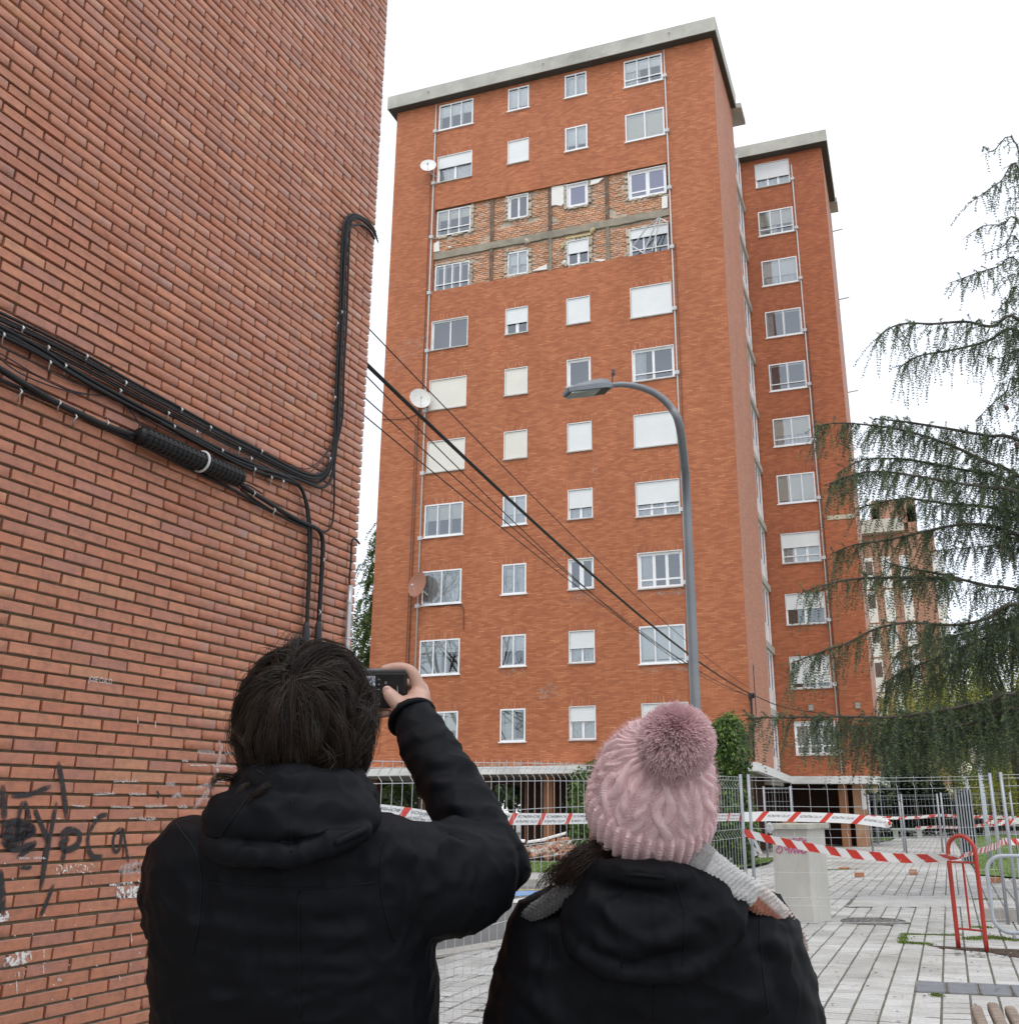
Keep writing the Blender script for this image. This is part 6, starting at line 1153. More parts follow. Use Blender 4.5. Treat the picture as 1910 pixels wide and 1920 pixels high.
t = NT('skin'); c = t.ramp(t.noise(22, 5, .6), [(.3, (.44, .25, .19)), (.55, (.52, .32, .25)), (.75, (.56, .35, .28))]); c = t.mix(t.ramp(t.noise(60, 4, .7), [(.62, (0, 0, 0)), (.72, (.5, .5, .5))]), c, (.42, .20, .16)); t.base(c); t.set(Roughness=.5); t.b.inputs['Subsurface Weight'].default_value = .12; t.b.inputs['Subsurface Radius'].default_value = (.01, .004, .002); t.bump(t.noise(380, 3), .12, .001); M_SKIN = t.m
t = NT('finger_nail'); t.base((.56, .36, .31)); t.set(Roughness=.3); M_NAIL = t.m
def hair_mat(name, rough=.36, spec=.5):
    t = NT(name); a = t.n('ShaderNodeAttribute'); a.attribute_name = 'tint'; t.base(a.outputs['Color']); t.set(Roughness=rough); t.b.inputs['Specular IOR Level'].default_value = spec; return t.m
HCOL = [(.018, .0115, .0085)]*5+[(.026, .016, .011)]*3+[(.032, .020, .013)]*2+[(.05, .042, .036)]
M_HAIR = hair_mat('dark_hair', .42, .32); M_FUR = hair_mat('pompom_fur', .75, .2)
def strands(name, P, r0, r1, cols, m, parent, sides=3):
    """P (n, k, 3): tapered tubes"""
    n, k, _ = P.shape; T = np.gradient(P, axis=1); T /= np.linalg.norm(T, axis=2, keepdims=True)+1e-9; ref = RNG.normal(size=(n, 1, 3)); A = np.cross(T, ref); A /= np.linalg.norm(A, axis=2, keepdims=True)+1e-9; B = np.cross(T, A); r = np.linspace(r0, r1, k)[None, :, None]
    V = np.stack([P+r*(math.cos(a)*A+math.sin(a)*B) for a in np.arange(sides)*2*math.pi/sides], 2).reshape(-1, 3); i = np.arange(n)[:, None, None]*k*sides; j = np.arange(k-1)[None, :, None]*sides; q = np.arange(sides)[None, None, :]; q2 = (q+1) % sides
    F = np.stack(np.broadcast_arrays(i+j+q, i+j+q2, i+j+sides+q2, i+j+sides+q), -1).reshape(-1, 4); c = np.repeat(cols.reshape(n, -1, 3) if cols.ndim == 3 else np.repeat(cols[:, None], k, 1), sides, axis=1).reshape(-1, 3); return fast_mesh(name, V, F, m, parent, smooth=True, cols=c)
def wrinkle(lines, base=.0035, sc=9., seed=0., fine=.0012):
    """cloth relief: slow noise plus sharp folds along given point pairs (px, px, depth, width, height)"""
    L = [(Q(*a), Q(*b), w, h) for a, b, w, h in lines]
    def f(co, no):
        n1 = nz_arr(co*np.array((1, 1, 1.6)), sc, seed); n2 = nz_arr(co*np.array((1, 1, 1.9)), sc*3.1, seed+5); n3 = nz_arr(co*np.array((1, 1, 2.)), 8.5, seed+17); n4 = nz_arr(co*np.array((1.4, 1.4, 1.2)), 19., seed+27); d = base*n1+fine*n2+.0042*np.clip(1-2.6*np.abs(n3), 0, 1)**2+.0028*np.clip(1-2.6*np.abs(n4), 0, 1)**2; wob = .012*nz_arr(co, 14., seed+9)
        for a, b, w, h in L:
            ab = b-a; t_ = np.clip(((co-a)@ab)/(ab@ab), 0, 1); dist = np.linalg.norm(co-(a+t_[:, None]*ab), axis=1)+wob*.6; d += 1.5*h*np.exp(-(dist/w)**2)*np.sin(np.pi*np.clip(t_*.9+.05, 0, 1))**.5
        return d
    return f
# ---------------- man
gm = Q(560, 1600, 1.53); gm[2] = gz(gm[1])
man = thing('person', 'man with tousled dark hair in a black jacket photographing the tower with a compact camera', 'person', gm)
HC = (574, 1354, 1.525)
body = MB(); rt_ = rotx(.42)
hball(body, HC, .076, .095, .101, rt_); hball(body, (580, 1385, 1.585), .058, .055, .075, rt_); hball(body, (580, 1330, 1.625), .012, .02, .022, rt_); hball(body, (580, 1312, 1.60), .05, .03, .02, rt_); hball(body, (580, 1362, 1.618), .026, .012, .010, rt_)
for sg in (-1, 1): hball(body, (580+sg*97, 1392, 1.535), .011, .022, .032, rt_)
limb(body, [(572, 1400, 1.53, .056), (566, 1470, 1.52, .056), (560, 1560, 1.52, .07)])
loft(body, [(552, 1560, 1.52, .08, .06), (552, 1600, 1.52, .16, .085), (552, 1700, 1.52, .165, .10), (555, 1850, 1.52, .15, .10), (556, 2000, 1.52, .15, .10), (556, 2120, 1.52, .155, .11)])
W_ = (771, 1345, 1.845)
limb(body, [(735, 1612, 1.51, .05), (850, 1632, 1.56, .045), (925, 1620, 1.62, .040), (880, 1545, 1.68, .040), (815, 1425, 1.77, .033), (771, 1345, 1.845, .025)])
limb(body, [(350, 1612, 1.52, .05), (370, 1700, 1.60, .045), (415, 1760, 1.72, .04), (520, 1630, 1.84, .036), (620, 1470, 1.94, .028), (668, 1372, 1.945, .024)])
def finger(pts): P = [Q(*p[:3]) for p in pts]; r = [p[3] for p in pts]; body.tube(catmull(np.array(P), 5), np.interp(np.linspace(0, len(r)-1, (len(r)-1)*5+1), range(len(r)), r), 14); [body.ball(p, q, nu=12, nv=8) for p, q in zip(P, r)]
for x, y, d, r in ((772, 1338, 1.855, .026), (778, 1326, 1.873, .0265), (783, 1314, 1.893, .0235), (768, 1326, 1.868, .0235), (760, 1330, 1.862, .020), (787, 1305, 1.906, .0185), (790, 1318, 1.905, .019), (779, 1306, 1.897, .016)): hball(body, (x, y, d), r, r, r)
finger([(765, 1338, 1.858, .019), (752, 1326, 1.860, .0165), (741, 1314, 1.864, .0145), (731, 1303, 1.868, .0128), (725.5, 1295, 1.872, .0098)])       # thumb on the back of the camera
finger([(789, 1303, 1.903, .0155), (783, 1283, 1.907, .0132), (772, 1261, 1.910, .0112), (757, 1252.5, 1.912, .0100), (738, 1252, 1.914, .0096), (720, 1254.5, 1.915, .0080)])   # index over the shutter
finger([(794, 1304, 1.918, .0135), (789, 1286, 1.945, .0105), (770, 1282, 1.960, .0095), (748, 1284, 1.962, .0085), (734, 1287, 1.956, .0075)]); finger([(795, 1313, 1.922, .0125), (790, 1302, 1.948, .0100), (770, 1300, 1.961, .0090), (748, 1302, 1.963, .0082), (737, 1304, 1.958, .0072)]); finger([(793, 1322, 1.920, .0115), (788, 1317, 1.944, .0090), (770, 1317, 1.957, .0080), (752, 1318, 1.959, .0068)])
for x, y, d, r in ((670, 1365, 1.945, .026), (676, 1350, 1.945, .026), (683, 1342, 1.940, .020)): hball(body, (x, y, d), r, r, r)
finger([(690, 1344, 1.935, .012), (703, 1340, 1.922, .0098), (717, 1338, 1.908, .0088), (729, 1337, 1.900, .0076)]); finger([(686, 1340, 1.950, .012), (694, 1332, 1.963, .0095), (706, 1322, 1.966, .0085), (716, 1316, 1.962, .0072)]); finger([(681, 1336, 1.955, .012), (685, 1322, 1.968, .0095), (694, 1308, 1.970, .0085), (702, 1300, 1.966, .007)]); finger([(675, 1338, 1.958, .011), (676, 1322, 1.968, .0085), (682, 1308, 1.970, .0075), (688, 1300, 1.966, .0065)]); finger([(668, 1352, 1.925, .014), (665, 1335, 1.898, .0115), (668, 1318, 1.885, .0105), (672, 1305, 1.884, .0088)])
for sg in (-1, 1): limb(body, [(556+sg*75, 2100, 1.52, .08), (556+sg*80, 2420, 1.52, .06), (556+sg*82, 2500, 1.52, .055)])
fuse(body, 'body', M_SKIN, man, .0030, 3)
mb = MB(); u_ = Q(723, 1289, 1.862)-Q(729, 1299, 1.862); u_ /= np.linalg.norm(u_); v_ = np.cross(u_, FW); mb.ball(Q(725.2, 1294.5, 1.8645), .0068, .0022, .0085, 12, 8, rot=np.stack([v_, FW, u_], 1)); mb.build('thumb_nail', M_NAIL, man, True)
# legs
tr_ = MB()
for sg in (-1, 1):
    hp_ = Q(556+sg*75, 2100, 1.52); ft = np.array((hp_[0], hp_[1], gz(hp_[1])+.06)); tr_.tube([hp_+HZ*.02, hp_*.5+ft*.5, ft], [.10, .075, .065], 18)
    s = MB(); s.ball(ft+HF*.06-HZ*.012, .048, .13, .05, 16, 10, rot=HB); s.build('shoe', M_SHOE, man, True)
fuse(tr_, 'trousers', M_JEANS, man, .012, 4)
jk = MB()
loft(jk, [(548, 1526, 1.51, .105, .060), (546, 1538, 1.51, .165, .085), (546, 1558, 1.515, .188, .108), (550, 1600, 1.52, .203, .130), (551, 1660, 1.52, .209, .142), (553, 1730, 1.52, .207, .146), (554, 1800, 1.52, .206, .146), (556, 1880, 1.52, .208, .144), (558, 1960, 1.52, .207, .142), (560, 2150, 1.52, .205, .140)])
limb(jk, [(735, 1632, 1.505, .070), (800, 1652, 1.535, .083), (868, 1645, 1.575, .080), (922, 1628, 1.615, .063), (948, 1624, 1.63, .040)], 24)
limb(jk, [(918, 1604, 1.635, .054), (882, 1542, 1.675, .053), (840, 1470, 1.73, .049), (804, 1402, 1.785, .046), (779, 1356, 1.835, .041), (772, 1346, 1.845, .038)], 24)
limb(jk, [(348, 1622, 1.515, .058), (342, 1690, 1.535, .057), (372, 1765, 1.64, .056), (420, 1775, 1.74, .056), (520, 1640, 1.85, .052), (615, 1480, 1.94, .044), (650, 1415, 1.95, .040)], 24)
FOLD = []
for a, b, w, h in (((770, 1420, 1.70), (890, 1440, 1.72), .012, .007), ((778, 1462, 1.68), (902, 1486, 1.68), .011, .008), ((800, 1500, 1.64), (918, 1530, 1.64), .010, .008), ((815, 1540, 1.60), (935, 1570, 1.61), .010, .009), ((830, 1566, 1.56), (945, 1600, 1.58), .010, .008), ((745, 1390, 1.77), (860, 1395, 1.77), .010, .005)): FOLD.append((a, b, w, h))
for a, b, w, h in (((850, 1572, 1.52), (905, 1700, 1.56), .010, .008), ((825, 1572, 1.50), (868, 1715, 1.52), .010, .008), ((798, 1568, 1.47), (830, 1730, 1.49), .010, .006), ((885, 1590, 1.55), (930, 1680, 1.58), .009, .007), ((760, 1575, 1.44), (790, 1660, 1.45), .012, .006), ((715, 1565, 1.42), (740, 1625, 1.42), .010, .006), ((690, 1580, 1.41), (700, 1640, 1.41), .012, .004)): FOLD.append((a, b, w, h))
for y in (1690, 1745, 1795, 1830, 1868, 1900): FOLD.append(((360+(y % 37)*2, y-8, 1.39), (700+(y % 23)*4, y+14, 1.39), .013, .0045))
FOLD += [((868, 1590, 1.54), (838, 1560, 1.53), .010, -.012), ((300, 1600, 1.47), (330, 1700, 1.46), .012, .005), ((385, 1640, 1.40), (400, 1800, 1.40), .014, -.004), ((700, 1700, 1.40), (800, 1790, 1.43), .014, .005)]
JKO = fuse(jk, 'jacket', M_JACK, man, .0055, 7, wrinkle(FOLD, .0035, 8., 1.))
s = MB(); c0 = Q(771.5, 1345, 1.845); axw = Q(800, 1400, 1.785)-c0; axw /= np.linalg.norm(axw); e1 = np.cross(axw, HF); e1 /= np.linalg.norm(e1); e2 = np.cross(axw, e1)
s.tube([c0+axw*.002+(e1*math.cos(a)+e2*math.sin(a))*.0405 for a in np.linspace(0, 2*math.pi, 29)], .0055, 8, caps=False); s.build('cuff', M_JACK, man, True)
hd = MB()
hball(hd, (543, 1535, 1.415), .118, .060, .056); hball(hd, (548, 1505, 1.435), .092, .062, .050); hball(hd, (470, 1545, 1.43), .062, .05, .045); hball(hd, (628, 1530, 1.43), .060, .05, .042); hball(hd, (655, 1500, 1.47), .030, .05, .05)
ring = [(463, 1482, 1.50), (480, 1468, 1.435), (530, 1470, 1.405), (590, 1477, 1.405), (640, 1486, 1.435), (672, 1496, 1.50), (672, 1508, 1.56), (640, 1520, 1.60), (560, 1525, 1.62), (490, 1510, 1.59)]
hd.tube(catmull(np.array([Q(*p) for p in ring+ring[:1]]), 5), .026, 14, caps=False)
hd.tube(catmull(np.array([Q(*p) for p in ((398, 1545, 1.43), (404, 1585, 1.39), (455, 1603, 1.362), (545, 1606, 1.352), (620, 1586, 1.362), (684, 1557, 1.40))]), 6), .014, 12)
HDO = fuse(hd, 'hood', M_JACK, man, .0045, 5, wrinkle([((420, 1530, 1.39), (640, 1575, 1.36), .014, .006), ((430, 1560, 1.38), (600, 1590, 1.36), .010, -.006), ((470, 1480, 1.38), (650, 1520, 1.38), .016, .005), ((400, 1500, 1.41), (450, 1590, 1.38), .012, .005), ((640, 1480, 1.42), (690, 1550, 1.42), .012, .006)], .0035, 11., 4.))
s = MB(); s.tube(catmull(np.array([Q(*p) for p in ((628, 1582, 1.352), (660, 1566, 1.362), (690, 1553, 1.39))]), 5), .006, 8); s.build('hood_drawcord', M_JACK, man, True)
# hair: locks combed from the whorl, each lock a bundle of fine strands
def locks(center, R, radii, whorl, face, nlock, per, L, k, off, grav, seed, polar, cols, wid=.010, dirj=.5, keep=None):
    rng = np.random.default_rng(seed); C = Q(*center); M_ = HB@R; rad_ = np.array(radii); w = np.array(whorl, float); w /= np.linalg.norm(w); a = np.cross(w, (0, 1., .2)); a /= np.linalg.norm(a); b = np.cross(w, a)
    ph = np.arccos(1-rng.random(nlock*2)*(1-math.cos(polar))); th = rng.uniform(0, 2*np.pi, nlock*2); D = np.cos(ph)[:, None]*w+np.sin(ph)[:, None]*(np.cos(th)[:, None]*a+np.sin(th)[:, None]*b)
    ok = (D@np.array(face)/np.linalg.norm(face)) < .6; D = D[ok][:nlock]; n = len(D); P = D*rad_*1.0
    d = D-w*(D@w)[:, None]; d = d-D*((d*D).sum(1, keepdims=True)); d /= np.linalg.norm(d, axis=1, keepdims=True)+1e-6; sw = np.cross(D, d); d = d+sw*rng.normal(.25, dirj, (n, 1))+D*rng.uniform(.25, .7, (n, 1)); d /= np.linalg.norm(d, axis=1, keepdims=True)
    lens = L*rng.uniform(.65, 1.2, n); st = lens/(k-1); gl = np.linalg.inv(M_)@np.array((0, 0, -1.)); of = rng.uniform(*off, n); wa = rng.uniform(.0, .16, (n, 1)); wf = rng.uniform(.35, .8, (n, 1)); wp_ = rng.uniform(0, 6.28, (n, 1)); out_ = [P]
    for i in range(k-1):
        e = np.sqrt(((P/rad_)**2).sum(1)); nrm = P/rad_**2; nrm /= np.linalg.norm(nrm, axis=1, keepdims=True); zc = (P@M_.T)[:, 2]; lat = np.cross(nrm, d)
        tgt = 1+of*min(1, (i+1)/(k*.45)); pull = np.where(zc > -.07, np.clip((e-tgt)*9, -1.2, 1.2), np.clip((e-tgt)*9, -1.2, 0))[:, None]
        d = d-nrm*((d*nrm).sum(1, keepdims=True)*.35+pull*.55)+gl*grav*(.4+i/k)+lat*wa*np.cos(wf*i+wp_)*.6; d /= np.linalg.norm(d, axis=1, keepdims=True); P = P+d*st[:, None]; out_.append(P)
    G = np.stack(out_, 1); u = np.linspace(0, 1, k); prof_ = np.interp(u, (0, .25, .7, 1), (1., .95, .6, .12))[None, None, :, None]
    o_ = rng.normal(size=(n, per, 1, 3))*wid*.5; S = G[:, None]+o_*prof_*rng.uniform(.5, 1.5, (n, 1, 1, 1))+(rng.normal(size=(n, per, 1, 3))*.0022*u[None, None, :, None]); l2 = rng.uniform(.72, 1., (n, per, 1)); x = u[None, None]*l2*(k-1); i0 = np.clip(x.astype(int), 0, k-2); f_ = (x-i0)[..., None]; S = np.take_along_axis(S, i0[..., None], 2)*(1-f_)+np.take_along_axis(S, i0[..., None]+1, 2)*f_
    lc = np.array(cols)[rng.integers(0, len(cols), n)][:, None]*rng.uniform(.75, 1.25, (n, per, 1)); S = S.reshape(-1, k, 3)@M_.T+C; lc = lc.reshape(-1, 3)
    e = np.sqrt((((S[:, :, :]-C)@np.linalg.inv(M_).T/rad_)**2).sum(2)); ok = e[:, 2:].min(1) > .99
    return S[ok], lc[ok]
HRAD = (.0785, .098, .104)
S, cc = locks(HC, rt_, HRAD, (-.03, -.62, .80), (0, .95, -.15), 420, 90, .125, 20, (.04, .28), .22, 5, 2.1, HCOL)
S2, c2 = locks(HC, rt_, HRAD, (-.03, -.62, .80), (0, .95, -.15), 90, 5, .125, 20, (.22, .42), .14, 15, 1.9, HCOL, wid=.014, dirj=.8)
yy_ = CY-FPX*((S2[:, -1]-O3)@UP)/((S2[:, -1]-O3)@FW); S2, c2 = S2[yy_ < 1455], c2[yy_ < 1455]; S = np.concatenate([S, S2]); cc = np.concatenate([cc, c2])
strands('hair', S, .00050, .00017, cc, M_HAIR, man)
mb = MB(); mb.ball(Q(HC[0], HC[1], HC[2]), .0775, .0965, .1025, 26, 18, rot=HB@rt_); mb.build('hair_underlayer', mat('dark_hair_base', (.010, .007, .006), .9, .3, 60, spec=.05), man, True)
# ---------------- camera in his hand
cam_t = thing('compact_camera', 'black compact camera held up in the right hand of the man', 'camera', Q(708, 1328, 1.905))
M_CAMB = mat('black_camera_body', (.012, .012, .013), .42, .15, 60); M_CAMG = mat('grey_camera_top', (.10, .105, .115), .35, .1, 40, metal=.4); M_ICON = mat('white_icon', (.6, .6, .6), .5, .05, 9)
cc_ = Q(707, 1293, 1.905); mb = MB(); mb.obox(cc_, HR*.056, UP*.0345, FW*.014); o = mb.build('body', M_CAMB, cam_t); bv = o.modifiers.new('bevel', 'BEVEL'); bv.width = .004; bv.segments = 3
mb = MB(); mb.obox(cc_+UP*.0362-FW*.001, HR*.0545, UP*.0022, FW*.0125); mb.build('top_plate', M_CAMG, cam_t)
bk = lambda x, y, e=.0: cc_-FW*(.0142+e)+HR*((x-707)*.001006)-UP*((y-1293)*.001006)
def cq(x0, x1, y0, y1, nm, m, e=.0006): mb = MB(); mb.add([bk(x0, y1, e), bk(x1, y1, e), bk(x1, y0, e), bk(x0, y0, e)], [(0, 1, 2, 3)]); return mb.build(nm, m, cam_t)
t = NT('camera_screen_bright'); t.base((.05, .05, .05)); t.b.inputs['Emission Color'].default_value = (.55, .60, .70, 1); t.b.inputs['Emission Strength'].default_value = .75; M_SC1 = t.m
t = NT('camera_screen_dark'); t.base((.02, .02, .025)); t.b.inputs['Emission Color'].default_value = (.05, .055, .08, 1); t.b.inputs['Emission Strength'].default_value = .6; t.set(Roughness=.2); M_SC2 = t.m
cq(656, 707, 1264, 1318, 'screen', M_SC2); cq(657, 706, 1265, 1283, 'screen_sky', M_SC1, .0012); cq(657, 694, 1272, 1283.5, 'screen_building', mat('screen_brown', (.10, .055, .045), .4), .0018)
for y in (1271.5, 1281, 1290, 1299.5, 1309, 1317.5): cq(711.5, 714.5, y-.6, y+.6, 'button_mark', M_ICON)
s = MB(); s.tube([bk(726+1.9*math.cos(a), 1278+1.9*math.sin(a), .0006) for a in np.linspace(0, 2*math.pi, 15)], .00028, 5, caps=False); s.build('ring_mark', M_ICON, cam_t)
s = MB(); s.tube([bk(747.4, 1284, .0008), bk(748, 1295, .0008), bk(748.6, 1305, .0008)], [.0003, .0006, .0005], 5); s.build('grip_line', M_ICON, cam_t)  # thin pale line on the grip, in the icon colour
s = MB(); e_ = cc_+FW*.0145-HR*.008; s.tube([e_, e_+FW*.022], .022, 24); s.build('lens', M_CAMB, cam_t)
from mathutils.bvhtree import BVHTree
def seam(ob_, par, px, r=.0013, nm='seam'):
    bv = BVHTree.FromPolygons([v.co for v in ob_.data.vertices], [tuple(p.vertices) for p in ob_.data.polygons]); P = []
    for x, y in catmull(np.array(px, float), 10):
        d = ray(x, y); h = bv.ray_cast(Vector(O3.tolist()), Vector((d/np.linalg.norm(d)).tolist()), 3.0)
        if h[0] is not None: P.append(np.array(h[0])+np.array(h[1])*r*.35)
    if len(P) > 3: s = MB(); s.tube(P, r, 6); s.build(nm, M_SEAM, par, True)
M_SEAM = fabric('seam_thread', (.009, .0095, .012), .5)
for px in ([(742, 1542), (716, 1600), (716, 1680), (738, 1765)], [(330, 1545), (372, 1610), (376, 1700), (362, 1790)], [(392, 1655), (470, 1664), (550, 1667), (630, 1664), (708, 1654)], [(560, 1672), (560, 1760), (562, 1910)]): seam(JKO, man, px)
seam(HDO, man, [(548, 1500), (546, 1545), (546, 1598)]); seam(HDO, man, [(470, 1490), (440, 1530), (412, 1570)])
# ---------------- woman
gw_ = Q(1222, 1650, 1.64); gw_[2] = gz(gw_[1])
wom = thing('person', 'woman in a pink bobble hat, pale scarf and black hooded coat looking up', 'person', gw_)
TL = .63; aT = np.array((.15, -math.sin(TL), math.cos(TL))); aT /= np.linalg.norm(aT); hx_ = np.array((1., 0, 0)); hx_ = hx_-aT*(hx_@aT); hx_ /= np.linalg.norm(hx_); hy_ = np.cross(aT, hx_); HM = HB@np.stack([hx_, hy_, aT], 1)    # hat frame
H0 = Q(1214, 1541, 1.635)
body = MB(); hc_ = H0-HM[:, 2]*.01
body.ball(hc_+HM[:, 2]*.03, .077, .097, .115, 24, 16, rot=HM); body.ball(hc_+HM[:, 1]*.055-HM[:, 2]*.045, .056, .05, .072, 18, 12, rot=HM); body.ball(hc_+HM[:, 1]*.104-HM[:, 2]*.02, .011, .018, .02, 10, 8, rot=HM); body.ball(hc_+HM[:, 1]*.094-HM[:, 2]*.062, .024, .012, .009, 10, 8, rot=HM)
for sg in (-1, 1): body.ball(hc_+HM[:, 0]*.080*sg+HM[:, 1]*.008-HM[:, 2]*.028, .010, .02, .03, 10, 8, rot=HM)
limb(body, [(1219, 1570, 1.64, .050), (1217, 1650, 1.635, .055), (1216, 1710, 1.635, .07)])
loft(body, [(1216, 1700, 1.635, .10, .06), (1218, 1740, 1.635, .15, .08), (1222, 1850, 1.635, .15, .10), (1224, 2000, 1.635, .13, .09), (1226, 2150, 1.635, .155, .11)])
for sg in (-1, 1):
    limb(body, [(1222+sg*190, 1760, 1.635, .045), (1224+sg*225, 1960, 1.65, .035), (1226+sg*200, 2150, 1.72, .026), (1226+sg*185, 2220, 1.77, .022)])
    w0 = Q(1226+sg*182, 2232, 1.785); body.ball(w0, .030, .035, .018, 12, 8, rot=HB)
    for k in range(5):
        o_ = HR*(-.024+.012*k)*sg; P = [w0+o_+HF*.02, w0+o_*1.2+HF*.05-HZ*.008, w0+o_*1.2+HF*(.068 if k else .05)-HZ*.028, w0+o_*1.15+HF*(.062 if k else .055)-HZ*.045]; body.tube(catmull(np.array(P), 4), np.interp(np.linspace(0, 3, 13), range(4), (.0095, .0088, .0078, .0065)), 10)
    limb(body, [(1226+sg*68, 2130, 1.635, .085), (1226+sg*70, 2400, 1.635, .06), (1226+sg*72, 2520, 1.635, .05)])
fuse(body, 'body', M_SKIN, wom, .0045, 3)
tr_ = MB()
for sg in (-1, 1):
    hp_ = Q(1226+sg*68, 2130, 1.635); ft = np.array((hp_[0], hp_[1], gz(hp_[1])+.06)); tr_.tube([hp_, hp_*.5+ft*.5, ft], [.10, .07, .058], 18); s = MB(); s.ball(ft+HF*.05-HZ*.014, .042, .115, .046, 16, 10, rot=HB); s.build('shoe', M_SHOE, wom, True)
fuse(tr_, 'trousers', M_JEANS, wom, .012, 4)
ct = MB(); px2m = 1.635/FPX
secs = [(1206, 1640, 1.63, 78*px2m, .055), (1215, 1662, 1.63, 140*px2m, .085), (1220, 1690, 1.635, 188*px2m, .105), (1226, 1716, 1.635, 226*px2m, .120), (1226, 1750, 1.635, 250*px2m, .130), (1226, 1790, 1.635, 266*px2m, .136), (1225, 1845, 1.635, 286*px2m, .140), (1225, 1920, 1.635, 304*px2m, .142), (1225, 2000, 1.635, 310*px2m, .142), (1225, 2250, 1.635, 300*px2m, .145), (1225, 2330, 1.635, 300*px2m, .145)]
loft(ct, secs, 48)
for sg in (-1, 1): limb(ct, [(1224+sg*190, 1750, 1.635, .072), (1224+sg*224, 1860, 1.64, .072), (1224+sg*240, 1960, 1.65, .068), (1226+sg*210, 2130, 1.70, .058), (1226+sg*190, 2205, 1.76, .045)], 24)
FW2 = [((1040, 1700, 1.53), (990, 1860, 1.54), .014, -.005), ((1400, 1700, 1.53), (1462, 1880, 1.54), .014, -.006), ((1000, 1860, 1.54), (1050, 1920, 1.52), .016, .006), ((1440, 1840, 1.53), (1380, 1910, 1.50), .016, .006), ((1100, 1870, 1.50), (1330, 1900, 1.50), .018, .004), ((1420, 1760, 1.53), (1500, 1800, 1.56), .014, .005), ((960, 1800, 1.55), (1020, 1830, 1.53), .014, .005)]
CTO = fuse(ct, 'coat', M_COAT, wom, .0065, 8, wrinkle(FW2, .0035, 7., 21.))
hd = MB()
hball(hd, (1222, 1722, 1.515), .128, .052, .082); hball(hd, (1222, 1690, 1.53), .098, .050, .048); hball(hd, (1150, 1706, 1.53), .066, .045, .06); hball(hd, (1300, 1706, 1.53), .064, .045, .06); hball(hd, (1210, 1668, 1.535), .075, .04, .026)
hd.tube(catmull(np.array([Q(*p) for p in ((1082, 1690, 1.60), (1098, 1662, 1.57), (1132, 1644, 1.53), (1175, 1640, 1.50), (1220, 1642, 1.495), (1264, 1647, 1.505), (1312, 1664, 1.54), (1348, 1688, 1.60))]), 6), .021, 14)
hd.tube(catmull(np.array([Q(*p) for p in ((1078, 1665, 1.57), (1072, 1720, 1.53), (1090, 1775, 1.50), (1150, 1815, 1.475), (1225, 1828, 1.47), (1300, 1812, 1.475), (1355, 1768, 1.50), (1380, 1715, 1.53), (1378, 1680, 1.57))]), 6), .017, 12)
HWO = fuse(hd, 'hood', M_COAT, wom, .0052, 5, wrinkle([((1110, 1668, 1.49), (1330, 1690, 1.49), .014, -.009), ((1110, 1760, 1.47), (1210, 1800, 1.46), .013, .007), ((1345, 1720, 1.49), (1200, 1775, 1.455), .013, .008), ((1160, 1800, 1.46), (1290, 1795, 1.46), .012, -.006), ((1130, 1700, 1.48), (1180, 1760, 1.46), .014, .006), ((1250, 1690, 1.475), (1330, 1745, 1.48), .012, -.006)], .004, 10., 31.))
s = MB(); s.tube(catmull(np.array([Q(*p) for p in ((1112, 1664, 1.555), (1140, 1646, 1.505), (1180, 1641, 1.478), (1220, 1643, 1.472), (1258, 1649, 1.482), (1300, 1666, 1.515))]), 6), .0035, 8); s.build('hood_seam', M_COAT, wom, True)
for px in ([(1176, 1655), (1160, 1720), (1166, 1815)], [(1268, 1660), (1284, 1725), (1280, 1812)]): seam(HWO, wom, px, .0011)
for px in ([(1028, 1722), (1032, 1790), (1020, 1900)], [(1424, 1708), (1426, 1780), (1440, 1900)], [(1226, 1850), (1226, 1915)]): seam(CTO, wom, px, .0012)
# hat: ribbed cuff and cable knit crown as real relief
def knit_mat(name, c):
    t = NT(name); n1 = t.noise(14, 5, .6); col = t.ramp(n1, [(.3, tuple(np.array(c)*.88)), (.7, tuple(np.array(c)*1.1))]); t.base(col); t.set(Roughness=.9); t.b.inputs['Specular IOR Level'].default_value = .15; t.b.inputs['Sheen Weight'].default_value = .3; t.b.inputs['Sheen Roughness'].default_value = .6; t.bump(t.noise(700, 4, .7), .5, .0015); return t.m
M_KNIT = knit_mat('pink_knit', (.77, .545, .555))
NU = 560; th = np.arange(NU)/NU*2*np.pi; RX, RY = .0905, .104
def ring_pts(r, h, lx=0.): return None
def surf(name, hs, prof, dispf, parent):
    hs = np.asarray(hs); Hh, TH = np.meshgrid(hs, th, indexing='ij'); r = np.interp(Hh, prof[0], prof[1]); arc = (TH+math.pi/2)*.115; arc = (arc+.3613) % .7226-.3613
    d = dispf(arc, Hh, r); rr = np.maximum(r+d/.115, 0); sl = np.interp(Hh, prof[0], np.gradient(prof[1], prof[0]))*.115; nl = np.sqrt(1+sl**2)
    X = (r*RX+d/nl)*np.cos(TH); Y = (r*RY+d/nl)*np.sin(TH); Zz = Hh+d*(-sl)/nl; V = np.stack([X, Y, Zz], -1).reshape(-1, 3)@HM.T+H0; n = len(hs); i = np.arange(n-1)[:, None]*NU; j = np.arange(NU)[None]; j2 = (j+1) % NU; F = np.stack(np.broadcast_arrays(i+j, i+j2, i+NU+j2, i+NU+j), -1).reshape(-1, 4); return fast_mesh(name, V, F, M_KNIT, parent, smooth=True)
def bump_(x, w): return np.sqrt(np.clip(1-(x/w)**2, 0, 1))
